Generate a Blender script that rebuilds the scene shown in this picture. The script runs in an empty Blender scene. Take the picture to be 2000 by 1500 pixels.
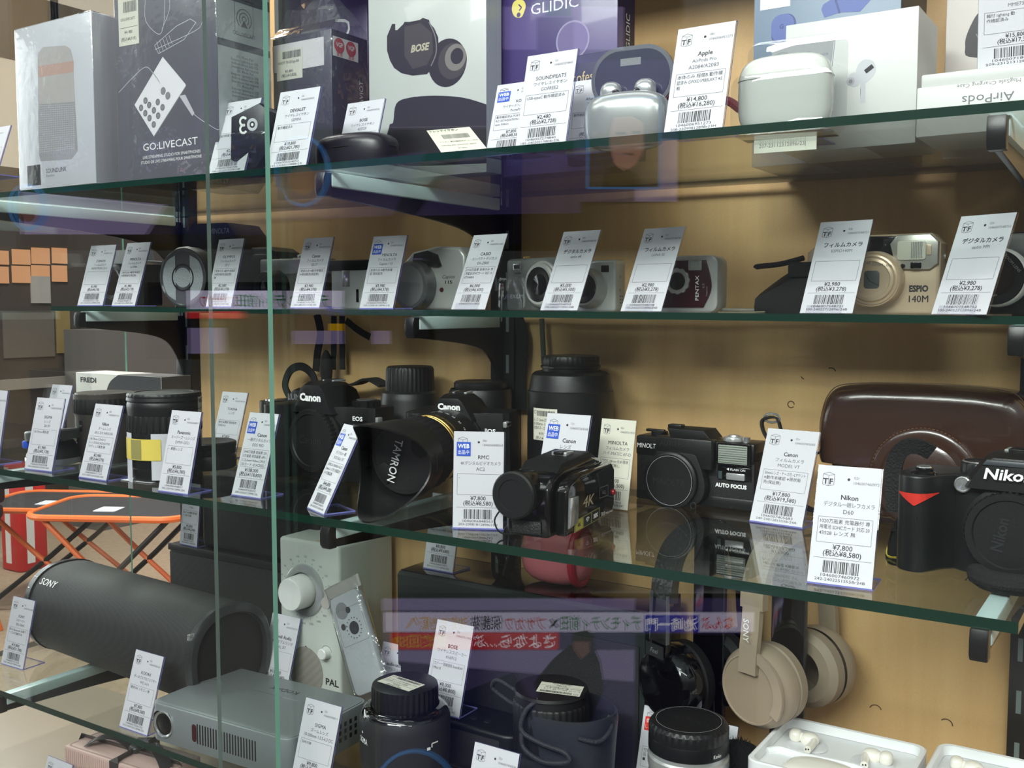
import bpy, bmesh, math, random
from mathutils import Vector, Matrix, Quaternion
random.seed(7)
SC = bpy.context.scene
COL = SC.collection
MM = 0.001
EYE = 1.30          # the eye stands 1.3 m over the shop floor; shelf heights below are given from the eye
PI = math.pi
# ---------------------------------------------------------------- camera
F_PX, V0 = 2000.0, 150.0
PITCH = math.atan(V0 / F_PX)
YAW = math.atan(1300 / math.hypot(F_PX, V0))
cam = bpy.data.cameras.new('camera')
cam.sensor_fit = 'HORIZONTAL'; cam.sensor_width = 36.0; cam.lens = 36.0 * F_PX / 2000.0
cam.clip_start = 0.01; cam.clip_end = 100
cam_o = bpy.data.objects.new('camera', cam); COL.objects.link(cam_o)
cam_o.location = (0, 0, EYE)
cam_o.rotation_euler = (PI / 2 - PITCH, 0, YAW)
SC.camera = cam_o
# ---------------------------------------------------------------- exposure, world, lamps
SC.view_settings.view_transform = 'Standard'; SC.view_settings.look = 'None'
SC.view_settings.exposure = 0.32; SC.view_settings.gamma = 1.0; SC.view_settings.use_curve_mapping = False
SC.cycles.transparent_max_bounces = 40
SC.cycles.max_bounces = 8
SC.cycles.sample_clamp_indirect = 4.0
w = bpy.data.worlds.new('shop_light'); SC.world = w; w.use_nodes = True
nt = w.node_tree; bg = nt.nodes['Background']
tc = nt.nodes.new('ShaderNodeTexCoord'); sx = nt.nodes.new('ShaderNodeSeparateXYZ'); rp = nt.nodes.new('ShaderNodeValToRGB')
nt.links.new(tc.outputs['Generated'], sx.inputs[0]); mz = nt.nodes.new('ShaderNodeMapRange'); mz.inputs['From Min'].default_value = -1; nt.links.new(sx.outputs['Z'], mz.inputs['Value']); nt.links.new(mz.outputs[0], rp.inputs[0]); nt.links.new(rp.outputs[0], bg.inputs[0])
e = rp.color_ramp.elements
e[0].position = 0.0; e[0].color = (0.10, 0.09, 0.085, 1)
e[1].position = 0.34; e[1].color = (0.09, 0.09, 0.095, 1)
for p_, c_ in ((0.5, (0.13, 0.13, 0.135, 1)), (0.6, (0.22, 0.22, 0.23, 1)), (0.69, (0.78, 0.80, 0.82, 1)), (0.9, (0.9, 0.92, 0.94, 1))):
    n_ = rp.color_ramp.elements.new(p_); n_.color = c_
bg.inputs[1].default_value = 0.62
def area(name, loc, rot, sx_, sy_, power, color=(1, 1, 1)):
    l = bpy.data.lights.new(name, 'AREA'); l.shape = 'RECTANGLE'; l.size = sx_; l.size_y = sy_
    l.energy = power; l.color = color
    o = bpy.data.objects.new(name, l); COL.objects.link(o); o.location = loc; o.rotation_euler = rot
    return o
area('ceiling_and_fill_lamp', (-1.0, -0.55, EYE + 1.25), (math.radians(28), 0, 0), 2.6, 0.18, 15, (1.0, 0.99, 0.97))
area('ceiling_and_fill_lamp', (0.9, -1.0, EYE + 1.3), (math.radians(30), 0, 0), 2.2, 0.18, 20, (1.0, 0.99, 0.97))
area('ceiling_and_fill_lamp', (-0.7, 0.78, EYE + 0.95), (math.radians(-6), 0, 0), 1.6, 0.12, 2.5, (1.0, 0.97, 0.93))
area('ceiling_and_fill_lamp', (-3.6, 2.2, EYE + 3.4), (math.radians(30), math.radians(-35), 0), 1.4, 1.4, 330, (1.0, 0.95, 0.9))  # unseen lamp added to brighten the far cream wall and floor
area('ceiling_and_fill_lamp', (-0.4, -3.0, EYE + 2.35), (math.radians(59), 0, 0), 3.4, 0.7, 205, (1.0, 0.99, 0.97))  # added frontal fill behind the camera, high enough that the doors don't mirror it
area('shop_window_light', (-4.6, 1.2, EYE + 0.5), (math.radians(90), 0, math.radians(-88)), 2.2, 2.0, 60, (0.93, 0.97, 1.0))
# ---------------------------------------------------------------- pixel rays, used only to read distances off the photograph
cp, sp, cy, sy = math.cos(PITCH), math.sin(PITCH), math.cos(YAW), math.sin(YAW)
def ray(x, y):
    u = x - 1000; v = 750 - y; fw = F_PX * cp + v * sp; up = v * cp - F_PX * sp
    return (u * cy - fw * sy, u * sy + fw * cy, up)
def atY(x, y, Y):
    r = ray(x, y); t = Y / r[1]; return Vector((t * r[0], Y, t * r[2]))
def atZ(x, y, Z):
    r = ray(x, y); t = Z / r[2]; return Vector((t * r[0], t * r[1], Z))
def atX(x, y, X):
    r = ray(x, y); t = X / r[0]; return Vector((X, t * r[1], t * r[2]))
def span(xl, xr, yt, yb, Y):
    """left x, right x, bottom z, top z of an upright front at depth Y"""
    a = atY(xl, yb, Y); b = atY(xr, yt, Y); return a.x, b.x, a.z, b.z
def S1(X): return 131 + max(0, -X - 200) * 0.0105      # height of the top shelf (it sags a little to the right)
def S2(X): return -7 + max(0, -X - 200) * 0.0075
S3, S4 = -206.0, -500.0
FRONT, FRONT2, BACK = 732.0, 866.0, 1050.0
# ---------------------------------------------------------------- materials
def lin(c):
    return tuple(((v / 255) / 12.92 if v <= 10.3 else (((v / 255) + 0.055) / 1.055) ** 2.4) for v in c) + (1,)
_M = {}
def M(name, rgb, rough=0.5, metal=0.0, spec=0.5, coat=0.0, bump=0.0, bscale=400.0, var=0.04, vscale=30.0, emit=None, es=1.0):
    """procedural principled material: colour and gloss broken up by noise, optional grain bump"""
    if name in _M: return _M[name]
    m = bpy.data.materials.new(name); m.use_nodes = True; t = m.node_tree; b = t.nodes['Principled BSDF']
    c = lin(rgb)
    co = t.nodes.new('ShaderNodeTexCoord')
    nz = t.nodes.new('ShaderNodeTexNoise'); nz.inputs['Scale'].default_value = vscale; nz.inputs['Detail'].default_value = 4
    t.links.new(co.outputs['Object'], nz.inputs['Vector'])
    mx = t.nodes.new('ShaderNodeMix'); mx.data_type = 'RGBA'
    mx.inputs['A'].default_value = tuple(v * (1 - var) for v in c[:3]) + (1,); mx.inputs['B'].default_value = tuple(min(1, v * (1 + var)) for v in c[:3]) + (1,)
    t.links.new(nz.outputs['Fac'], mx.inputs['Factor']); t.links.new(mx.outputs['Result'], b.inputs['Base Color'])
    b.inputs['Roughness'].default_value = rough; b.inputs['Metallic'].default_value = metal
    b.inputs['Specular IOR Level'].default_value = spec; b.inputs['Coat Weight'].default_value = coat; b.inputs['Coat Roughness'].default_value = 0.05
    if bump:
        n2 = t.nodes.new('ShaderNodeTexNoise'); n2.inputs['Scale'].default_value = bscale; n2.inputs['Detail'].default_value = 2
        t.links.new(co.outputs['Object'], n2.inputs['Vector'])
        bp = t.nodes.new('ShaderNodeBump'); bp.inputs['Strength'].default_value = bump; bp.inputs['Distance'].default_value = 0.001
        t.links.new(n2.outputs['Fac'], bp.inputs['Height']); t.links.new(bp.outputs[0], b.inputs['Normal'])
    if emit:
        b.inputs['Emission Color'].default_value = lin(emit); b.inputs['Emission Strength'].default_value = es
    _M[name] = m; return m
def clear(name, tint=(1, 1, 1), f0=0.04, gain=1.0, rough=0.0, haze=0.0, hcol=(200, 205, 210), wob=0.0):
    """thin clear sheet: tinted see-through plus mirror reflection that grows at grazing angles (Schlick)"""
    if name in _M: return _M[name]
    m = bpy.data.materials.new(name); m.use_nodes = True; t = m.node_tree; t.nodes.clear(); N = t.nodes.new; L = t.links.new
    out = N('ShaderNodeOutputMaterial'); tr = N('ShaderNodeBsdfTransparent'); tr.inputs[0].default_value = (*tint, 1)
    gl = N('ShaderNodeBsdfGlossy'); gl.inputs['Roughness'].default_value = rough
    ge = N('ShaderNodeNewGeometry'); d = N('ShaderNodeVectorMath'); d.operation = 'DOT_PRODUCT'
    L(ge.outputs['Incoming'], d.inputs[0]); L(ge.outputs['Normal'], d.inputs[1])
    def mth(op, a, b=None):
        n = N('ShaderNodeMath'); n.operation = op; n.use_clamp = False
        for i, v in enumerate((a, b)):
            if v is None: continue
            if isinstance(v, (int, float)): n.inputs[i].default_value = v
            else: L(v, n.inputs[i])
        return n.outputs[0]
    k = mth('POWER', mth('MAXIMUM', mth('SUBTRACT', 1.0, mth('ABSOLUTE', d.outputs['Value'])), 0.0), 5.0)
    fr = mth('MINIMUM', mth('MULTIPLY', mth('ADD', mth('MULTIPLY', k, 1 - f0), f0), gain), 1.0)
    if wob:
        co = N('ShaderNodeTexCoord'); nz = N('ShaderNodeTexNoise'); nz.inputs['Scale'].default_value = 60; L(co.outputs['Object'], nz.inputs['Vector'])
        bp = N('ShaderNodeBump'); bp.inputs['Strength'].default_value = wob; bp.inputs['Distance'].default_value = 0.004; L(nz.outputs['Fac'], bp.inputs['Height']); L(bp.outputs[0], gl.inputs['Normal'])
    body = tr
    if haze:
        df = N('ShaderNodeBsdfDiffuse'); df.inputs[0].default_value = lin(hcol)
        hm = N('ShaderNodeMixShader'); hm.inputs[0].default_value = haze; L(tr.outputs[0], hm.inputs[1]); L(df.outputs[0], hm.inputs[2]); body = hm
    mx = N('ShaderNodeMixShader'); L(fr, mx.inputs[0]); L(body.outputs[0], mx.inputs[1]); L(gl.outputs[0], mx.inputs[2]); L(mx.outputs[0], out.inputs[0])
    _M[name] = m; return m
def glow(name, rgb, s):
    if name in _M: return _M[name]
    m = bpy.data.materials.new(name); m.use_nodes = True; t = m.node_tree; t.nodes.clear()
    o = t.nodes.new('ShaderNodeOutputMaterial'); em = t.nodes.new('ShaderNodeEmission'); em.inputs[0].default_value = lin(rgb); em.inputs[1].default_value = s
    t.links.new(em.outputs[0], o.inputs[0]); _M[name] = m; return m
# ---------------------------------------------------------------- mesh building (millimetres)
_T = {}
def glyphs(s, res=2, bold=0.0, shear=0.0):
    k = (s, res, bold, shear)
    if k in _T: return _T[k]
    cu = bpy.data.curves.new('lettering', 'FONT'); cu.body = s; cu.resolution_u = res; cu.offset = bold; cu.shear = shear; cu.fill_mode = 'FRONT'; cu.size = 1.0
    o = bpy.data.objects.new('lettering', cu); COL.objects.link(o)
    me = bpy.data.meshes.new_from_object(o.evaluated_get(bpy.context.evaluated_depsgraph_get()))
    vs = [(v.co.x, v.co.y) for v in me.vertices]; fs = [tuple(p.vertices) for p in me.polygons]
    bpy.data.objects.remove(o); bpy.data.curves.remove(cu); bpy.data.meshes.remove(me)
    x0 = min((v[0] for v in vs), default=0); x1 = max((v[0] for v in vs), default=1); y0 = min((v[1] for v in vs), default=0); y1 = max((v[1] for v in vs), default=1)
    _T[k] = (vs, fs, x0, x1, y0, y1); return _T[k]
class Fr:
    """a flat writing frame: origin, right, up; normal points at the reader"""
    def __init__(s, o, ux=(1, 0, 0), uy=(0, 0, 1)):
        s.o = Vector(o); s.ux = Vector(ux).normalized(); s.uy = Vector(uy).normalized(); s.n = s.ux.cross(s.uy).normalized()
    def p(s, x, y, d=0.0): return s.o + s.ux * x + s.uy * y + s.n * d
def cr(pts, n=6, closed=False):
    P = [Vector(p) for p in pts]; out = []; N = len(P)
    rng = range(N if closed else N - 1)
    for i in rng:
        if closed: a, b, c, d = P[i - 1], P[i], P[(i + 1) % N], P[(i + 2) % N]
        else: a, b, c, d = P[max(i - 1, 0)], P[i], P[i + 1], P[min(i + 2, N - 1)]
        for j in range(n):
            t = j / n
            out.append(0.5 * ((2 * b) + (c - a) * t + (2 * a - 5 * b + 4 * c - d) * t * t + (3 * b - a - 3 * c + d) * t ** 3))
    if not closed: out.append(P[-1])
    return out
def rrect(w, h, r, cx=0, cy=0, n=5):
    r = min(r, w / 2 - 1e-3, h / 2 - 1e-3); o = []
    for (sx_, sy_, a0) in ((1, -1, -90), (1, 1, 0), (-1, 1, 90), (-1, -1, 180)):
        for i in range(n + 1):
            a = math.radians(a0 + 90 * i / n); o.append((cx + sx_ * (w / 2 - r) + r * math.cos(a), cy + sy_ * (h / 2 - r) + r * math.sin(a)))
    return o
def circ(r, cx=0, cy=0, n=32, a0=0, a1=360):
    full = abs(a1 - a0) >= 360; k = n if full else n + 1
    return [(cx + r * math.cos(math.radians(a0 + (a1 - a0) * i / n)), cy + r * math.sin(math.radians(a0 + (a1 - a0) * i / n))) for i in range(k)]
AX = {'z': Matrix.Identity(3), '-y': Matrix(((1, 0, 0), (0, 0, -1), (0, 1, 0))), 'y': Matrix(((1, 0, 0), (0, 0, 1), (0, -1, 0))),
      'x': Matrix(((0, 0, 1), (1, 0, 0), (0, 1, 0))), '-x': Matrix(((0, 0, -1), (-1, 0, 0), (0, 1, 0))), '-z': Matrix(((1, 0, 0), (0, -1, 0), (0, 0, -1)))}
def axm(a): return AX[a] if isinstance(a, str) else Vector((0, 0, 1)).rotation_difference(Vector(a)).to_matrix()
class MB:
    def __init__(s): s.v = []; s.f = []; s.fm = []; s.mats = []
    def mi(s, m):
        if m not in s.mats: s.mats.append(m)
        return s.mats.index(m)
    def raw(s, vs, fs, m, A=None, o=(0, 0, 0)):
        b = len(s.v); k = s.mi(m); o = Vector(o)
        s.v += [((A @ Vector(v)) if A else Vector(v)) + o for v in vs]
        s.f += [tuple(i + b for i in f) for f in fs]; s.fm += [k] * len(fs); return s
    def bm(s, bm, m, A=None, o=(0, 0, 0)):
        bm.verts.index_update(); s.raw([v.co.copy() for v in bm.verts], [[v.index for v in f.verts] for f in bm.faces], m, A, o); bm.free(); return s
    def box(s, x0, x1, y0, y1, z0, z1, m, bev=0.0, seg=2):
        b = bmesh.new(); bmesh.ops.create_cube(b, size=1)
        for v in b.verts: v.co = Vector((x0 + (v.co.x + .5) * (x1 - x0), y0 + (v.co.y + .5) * (y1 - y0), z0 + (v.co.z + .5) * (z1 - z0)))
        if bev: bmesh.ops.bevel(b, geom=b.edges[:], offset=bev, segments=seg, profile=.5, affect='EDGES', clamp_overlap=True)
        return s.bm(b, m)
    def prism(s, poly, a, b_, m, plane='xz', bev=0.0, seg=2, both=True, A=None, o=(0, 0, 0)):
        """outline extruded from a to b_ along the axis the plane leaves over"""
        f = {'xz': lambda u, v, t: (u, t, v), 'xy': lambda u, v, t: (u, v, t), 'yz': lambda u, v, t: (t, u, v)}[plane]
        b = bmesh.new(); n = len(poly)
        A0 = [b.verts.new(f(u, v, a)) for u, v in poly]; B0 = [b.verts.new(f(u, v, b_)) for u, v in poly]
        fa = b.faces.new(A0); fb = b.faces.new(B0[::-1])
        for i in range(n): b.faces.new((A0[i], B0[i], B0[(i + 1) % n], A0[(i + 1) % n]))
        bmesh.ops.recalc_face_normals(b, faces=b.faces[:])
        if bev:
            es = list(fa.edges) + (list(fb.edges) if both else [])
            bmesh.ops.bevel(b, geom=es, offset=bev, segments=seg, profile=.5, affect='EDGES', clamp_overlap=True)
        return s.bm(b, m, A, o)
    def lathe(s, prof, m, o=(0, 0, 0), axis='z', n=48, kn=None, sc=(1, 1), caps=False):
        """(r, h) profile turned about an axis; kn = (first row, last row, depth) cuts grip ribs"""
        A = axm(axis); vs = []; fs = []
        for j, (r, h) in enumerate(prof):
            for i in range(n):
                q = r - (kn[2] if kn and kn[0] <= j <= kn[1] and (i // 2) % 2 else 0); a = 2 * PI * i / n
                vs.append((q * math.cos(a) * sc[0], q * math.sin(a) * sc[1], h))
        for j in range(len(prof) - 1):
            for i in range(n): fs.append((j * n + i, j * n + (i + 1) % n, (j + 1) * n + (i + 1) % n, (j + 1) * n + i))
        if caps and prof[0][0] > 1e-6: fs.append(tuple(range(n))[::-1])
        if caps and prof[-1][0] > 1e-6: fs.append(tuple((len(prof) - 1) * n + i for i in range(n)))
        return s.raw(vs, fs, m, A, o)
    def tube(s, pts, r, m, n=8, closed=False, flat=None, up=(0, 0, 1)):
        """round cord, or a strap when flat = (width, thickness)"""
        P = [Vector(p) for p in pts]; k = len(P); rings = []; nrm = None
        for i in range(k):
            t = (P[(i + 1) % k] - P[i - 1]) if closed else (P[min(i + 1, k - 1)] - P[max(i - 1, 0)])
            t = t.normalized() if t.length > 1e-9 else Vector((1, 0, 0))
            if nrm is None:
                nrm = Vector(up); 
                if abs(nrm.normalized().dot(t)) > .97: nrm = Vector((1, 0.2, 0))
            nrm = (nrm - t * nrm.dot(t)).normalized(); bi = t.cross(nrm)
            rr = r[i] if isinstance(r, (list, tuple)) else r
            if flat: ring = [P[i] + bi * (flat[0] / 2 * a) + nrm * (flat[1] / 2 * b) for a, b in ((1, 1), (-1, 1), (-1, -1), (1, -1))]
            else: ring = [P[i] + (bi * math.cos(2 * PI * j / n) + nrm * math.sin(2 * PI * j / n)) * rr for j in range(n)]
            rings.append(ring)
        return s.loft(rings, m, closed)
    def loft(s, rings, m, closed=False, caps=True):
        n = len(rings[0]); vs = [v for r in rings for v in r]; fs = []; k = len(rings)
        for j in range(k if closed else k - 1):
            for i in range(n): fs.append((j * n + i, j * n + (i + 1) % n, ((j + 1) % k) * n + (i + 1) % n, ((j + 1) % k) * n + i))
        if caps and not closed: fs += [tuple(range(n))[::-1], tuple((k - 1) * n + i for i in range(n))]
        b = bmesh.new(); bv = [b.verts.new(v) for v in vs]
        for f in fs:
            try: b.faces.new([bv[i] for i in f])
            except ValueError: pass
        bmesh.ops.recalc_face_normals(b, faces=b.faces[:]); return s.bm(b, m)
    def egg(s, c, r, m, e1=1.0, e2=1.0, A=None, nu=28, nv=16):
        """superellipsoid: e < 1 squares it off"""
        f = lambda q, e_: math.copysign(abs(q) ** e_, q); rings = []
        for j in range(1, nv):
            a = -PI / 2 + PI * j / nv; rings.append([Vector((r[0] * f(math.cos(a), e1) * f(math.cos(2 * PI * i / nu), e2), r[1] * f(math.cos(a), e1) * f(math.sin(2 * PI * i / nu), e2), r[2] * f(math.sin(a), e1))) for i in range(nu)])
        vs = [v for q in rings for v in q] + [Vector((0, 0, -r[2])), Vector((0, 0, r[2]))]; k = len(rings); fs = []
        for j in range(k - 1):
            for i in range(nu): fs.append((j * nu + i, j * nu + (i + 1) % nu, (j + 1) * nu + (i + 1) % nu, (j + 1) * nu + i))
        for i in range(nu): fs += [(k * nu, (i + 1) % nu, i), (k * nu + 1, (k - 1) * nu + i, (k - 1) * nu + (i + 1) % nu)]
        return s.raw(vs, fs, m, A, c)
    def quad(s, fr, x0, y0, x1, y1, m, d=0.1): return s.raw([fr.p(x0, y0, d), fr.p(x1, y0, d), fr.p(x1, y1, d), fr.p(x0, y1, d)], [(0, 1, 2, 3)], m)
    def poly(s, fr, pts, m, d=0.1): return s.raw([fr.p(x, y, d) for x, y in pts], [tuple(range(len(pts)))], m)
    def ringf(s, fr, po, pi_, m, d=0.1):
        n = len(po); return s.raw([fr.p(x, y, d) for x, y in po + pi_], [(i, (i + 1) % n, n + (i + 1) % n, n + i) for i in range(n)], m)
    def line(s, fr, pts, w_, m, d=0.1, closed=False):
        k = len(pts)
        for i in range(k if closed else k - 1):
            a = Vector(pts[i]); b = Vector(pts[(i + 1) % k]); t = b - a
            if t.length < 1e-6: continue
            nn = Vector((-t.y, t.x)).normalized() * w_ / 2; s.poly(fr, [a - nn, b - nn, b + nn, a + nn], m, d)
        return s
    def slab(s, fr, x0, y0, x1, y1, d0, d1, m):
        vs = [fr.p(x, y, d) for d in (d0, d1) for x, y in ((x0, y0), (x1, y0), (x1, y1), (x0, y1))]
        return s.raw(vs, [(3, 2, 1, 0), (4, 5, 6, 7), (0, 1, 5, 4), (1, 2, 6, 5), (2, 3, 7, 6), (3, 0, 4, 7)], m)
    def text(s, fr, st, x, y, h, m, w=None, al='l', d=0.12, bold=0.0, res=2, shear=0.0, rot=0.0, flip=False, capfit=False, wmax=None):
        """lettering with em height h (cap height when capfit), baseline at y; w squeezes it to a width"""
        if bold and any(c in st for c in "MkKNW") and "WEB" not in st and "Nikon" not in st:      # heavier strokes by a second, shifted pass
            s.text(fr, st, x + h * bold * .8, y, h, m, w, al, d + .03, 0.0, res, shear, rot, flip, capfit, wmax); bold = 0.0
        vs, fs, x0, x1, y0, y1 = glyphs(st, res, bold, shear)
        k = h / (y1 - y0) if capfit else h; kx = (w / (x1 - x0)) if w else k; yb = y0 if capfit else 0
        if wmax and (x1 - x0) * kx > wmax: kx = wmax / (x1 - x0)
        wd = (x1 - x0) * kx; ox = {'l': 0, 'c': -wd / 2, 'r': -wd}[al]; c, sn = math.cos(math.radians(rot)), math.sin(math.radians(rot)); q = []
        for a, b in vs:
            px = (a - x0) * kx + ox; py = (b - yb) * k
            q.append(fr.p(x + px * c - py * sn, y + px * sn + py * c, d))
        return s.raw(q, fs, m)
    def build(s, name, parent=None, sharp=35, loc=None, label=None):
        me = bpy.data.meshes.new(name); me.from_pydata([(v[0] * MM, v[1] * MM, v[2] * MM) for v in s.v], [], s.f)
        for m in s.mats: me.materials.append(m)
        me.polygons.foreach_set('material_index', s.fm); me.polygons.foreach_set('use_smooth', [True] * len(s.f))
        me.update(); me.set_sharp_from_angle(angle=math.radians(sharp))
        o = bpy.data.objects.new(name, me); COL.objects.link(o)
        if parent: o.parent = parent
        elif loc is None: loc = (0, 0, 0)
        if loc is not None: o.location = (loc[0] * MM, loc[1] * MM, loc[2] * MM + EYE)
        if label: o['label'] = label
        return o
def tag(o, label, cat, group=None, kind=None):
    o['label'] = label; o['category'] = cat
    if group: o['group'] = group
    if kind: o['kind'] = kind
    return o
def thing(name, label, cat, loc, rz=0.0, group=None, rx=0.0, ry=0.0):
    o = bpy.data.objects.new(name, None); COL.objects.link(o); o.empty_display_size = 0.02
    o.location = (loc[0] * MM, loc[1] * MM, loc[2] * MM + EYE); o.rotation_euler = (math.radians(rx), math.radians(ry), math.radians(rz))
    return tag(o, label, cat, group)
def struct(o):
    o['kind'] = 'structure'; return o
# shared materials
CARD = M('paper_card', (204, 204, 211), .55, var=.015); IVORY = M('ivory_card', (212, 210, 196), .55, var=.015); SHADECARD = M('shaded_card', (150, 152, 156), .5)  # the grey card is the white one with shade put into its colour
INK = M('printing_ink', (35, 35, 40), .6); INK2 = M('faint_ink', (105, 105, 112), .6); BLUE = M('badge_blue', (30, 78, 190), .45); REDB = M('badge_red', (214, 50, 40), .45); WHITE = M('white_print', (240, 240, 240), .5)
ACR = clear('clear_acrylic', (.97, .97, .985), .045); ACRE = M('acrylic_edge', (120, 122, 190), .2, spec=.6)
BLK = M('black_plastic', (16, 17, 18), .38, spec=.4, bump=.12, bscale=1500); BLKM = M('black_matt', (13, 13, 14), .6, spec=.35, bump=.2, bscale=900); BLKG = M('black_gloss', (10, 10, 11), .08, coat=.6)
DGREY = M('dark_grey_plastic', (38, 39, 41), .4, bump=.1, bscale=1200); SILV = M('silver_metal', (178, 180, 180), .3, metal=.5, bump=.03, bscale=2000)
CHROME = M('chrome', (208, 210, 210), .16, metal=.8); GLASSK = M('dark_lens_glass', (8, 9, 14), .03, coat=1.0); RUB = M('black_rubber', (11, 11, 12), .65, spec=.35, bump=.3, bscale=2500)
WPL = M('white_plastic', (226, 228, 226), .3, coat=.15, var=.02); STRAP = M('black_webbing', (16, 16, 18), .8, bump=.6, bscale=1800)
GREYP = M('grey_print', (130, 130, 132), .5); GOLDP = M('gold_print', (176, 142, 72), .3, metal=.6)
# ================================================================ the setting: room, display case
PANE = clear('pane_glass', (.955, .975, .965), .042, gain=1.25)
SHELFG = clear('shelf_glass', (.93, .965, .95), .045)
EDGE = M('glass_edge_green', (14, 46, 36), .1, spec=.8, var=.15, vscale=8); EDGEL = M('pane_edge_green', (120, 172, 152), .2, spec=.6, var=.1)
FRAME = M('case_metal_black', (20, 21, 22), .35, spec=.5, bump=.05); PALE = M('pale_shelf_rubber', (205, 226, 226), .3, var=.03)
def wood(name, a, b):
    m = bpy.data.materials.new(name); m.use_nodes = True; t = m.node_tree; p = t.nodes['Principled BSDF']; N = t.nodes.new; L = t.links.new
    co = N('ShaderNodeTexCoord'); mp = N('ShaderNodeMapping'); mp.inputs['Scale'].default_value = (14, 14, 0.7); L(co.outputs['Object'], mp.inputs[0])
    nz = N('ShaderNodeTexNoise'); nz.inputs['Scale'].default_value = 3; nz.inputs['Detail'].default_value = 6; L(mp.outputs[0], nz.inputs['Vector'])
    r = N('ShaderNodeValToRGB'); r.color_ramp.elements[0].position = .3; r.color_ramp.elements[1].position = .72; r.color_ramp.elements[0].color = lin(a); r.color_ramp.elements[1].color = lin(b); L(nz.outputs['Fac'], r.inputs[0])
    fn = N('ShaderNodeTexNoise'); fn.inputs['Scale'].default_value = 900; L(co.outputs['Object'], fn.inputs['Vector'])
    mx = N('ShaderNodeMix'); mx.data_type = 'RGBA'; mx.blend_type = 'OVERLAY'; mx.inputs['Factor'].default_value = .18; L(r.outputs[0], mx.inputs['A']); L(fn.outputs['Color'], mx.inputs['B']); L(mx.outputs['Result'], p.inputs['Base Color'])
    p.inputs['Roughness'].default_value = .5; p.inputs['Specular IOR Level'].default_value = .3; return m
TAN = wood('tan_board', (208, 168, 116), (220, 182, 130)); SCUFF = M('scuff_mark', (92, 66, 40), .7)
# back of the case: three tan boards butted together behind the slotted posts
for nm, x0, x1 in (('back_panel', -1262, -692), ('back_panel', -690, -111), ('back_panel', -109, 240)):
    b = MB(); b.box(x0, x1, 1060, 1070, -860, 640, TAN, .6)
    o = b.build(nm); tag(o, {-1262: 'tan board lining the back of the case left of the middle post', -690: 'wide tan board lining the back of the case between middle and right posts', -109: 'narrow tan board behind the right-hand slotted post'}[x0], 'back panel', 'tan back boards of the case'); o['kind'] = 'structure'
    if x0 == -690:
        sc_ = MB(); fr = Fr((0, 1060, 0))
        for px, py, r_, a0, a1 in ((1545, 790, 3.5, 0, 360), (1623, 728, 5, 20, 120), (1572, 733, 4, 200, 260), (1710, 1388, 6, 20, 160), (1848, 1416, 6, 0, 140), (1620, 1188, 9, 60, 110), (1655, 1194, 8, 60, 120)):
            c = atY(px, py, 1060); sc_.line(fr, circ(r_, c.x, c.z, 10, a0, a1), 1.2, SCUFF, .15)
        sc_.build('scuff', o)
# slotted posts
POSTS = (-1275, -690, -102)
WHERE = {-1275: 'at the left end of the case', -690: 'in the middle of the case', -102: 'at the right end of the case'}
SLOT = M('slot_dark', (3, 3, 3), .8); SLOTL = M('slot_lit', (104, 116, 116), .5)
for X in POSTS:
    t = thing('slotted_post', 'black slotted steel shelf post standing ' + WHERE[X], 'post', (X, 1050, -860), 0, 'slotted shelf posts')
    b = MB(); b.box(-17, 17, -8, 10, 0, 1500, FRAME, 1); b.build('upright', t)
    s_ = MB(); f = Fr((0, -8, 0))
    for k in range(29):
        for xx in (-8, 8): s_.quad(f, xx - 2.2, 30 + k * 50, xx + 2.2, 52 + k * 50, SLOTL if k % 1 == 0 else SLOT, .15)
    s_.box(-.7, .7, -9.2, -8, 0, 1500, SILV); s_.build('slots', t)
# shelf brackets
def bracket(X, zt, front, nm):
    t = thing('shelf_bracket', nm, 'bracket', (X, front, zt), 0, 'black shelf brackets')
    L_ = 1042 - front; h = 46 if L_ > 200 else 42
    poly = [(2, -8), (2, -22), (10, -24)] + [(q.x, q.y) for q in cr([(10, -24), (L_ * .55, -24 - h * .22), (L_ * .8, -24 - h * .5), (L_ * .93, -24 - h * 1.1), (L_, -24 - h * 1.9)], 5)] + [(L_, -8)]
    b = MB(); b.prism(poly, -2.5, 2.5, FRAME, 'yz', .5); b.build('arm', t)
    b = MB(); b.box(-7, 7, 6, L_ - 14, -15, -.8, PALE, 1.5); b.build('rubber_strip', t)
    b = MB(); b.prism([(-3, -2), (-5, -8), (-5, -20), (-2, -24), (7, -24), (7, -2)], -6, 6, FRAME, 'yz', 1.2); b.build('end_cap', t)
for zi, (zf, fr_, wh) in enumerate(((S1, FRONT, 'top'), (S2, FRONT2, 'second'), (lambda X: S3, FRONT, 'third'), (lambda X: S4, FRONT, 'fourth'))):
    for X, sd in zip(POSTS, ('left', 'middle', 'right')):
        if wh == 'fourth' and sd == 'right': continue
        bracket(X, zf(X) - 6, fr_, f'black tapered steel bracket with pale rubber strip, {sd} one under the {wh} glass shelf')
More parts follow.
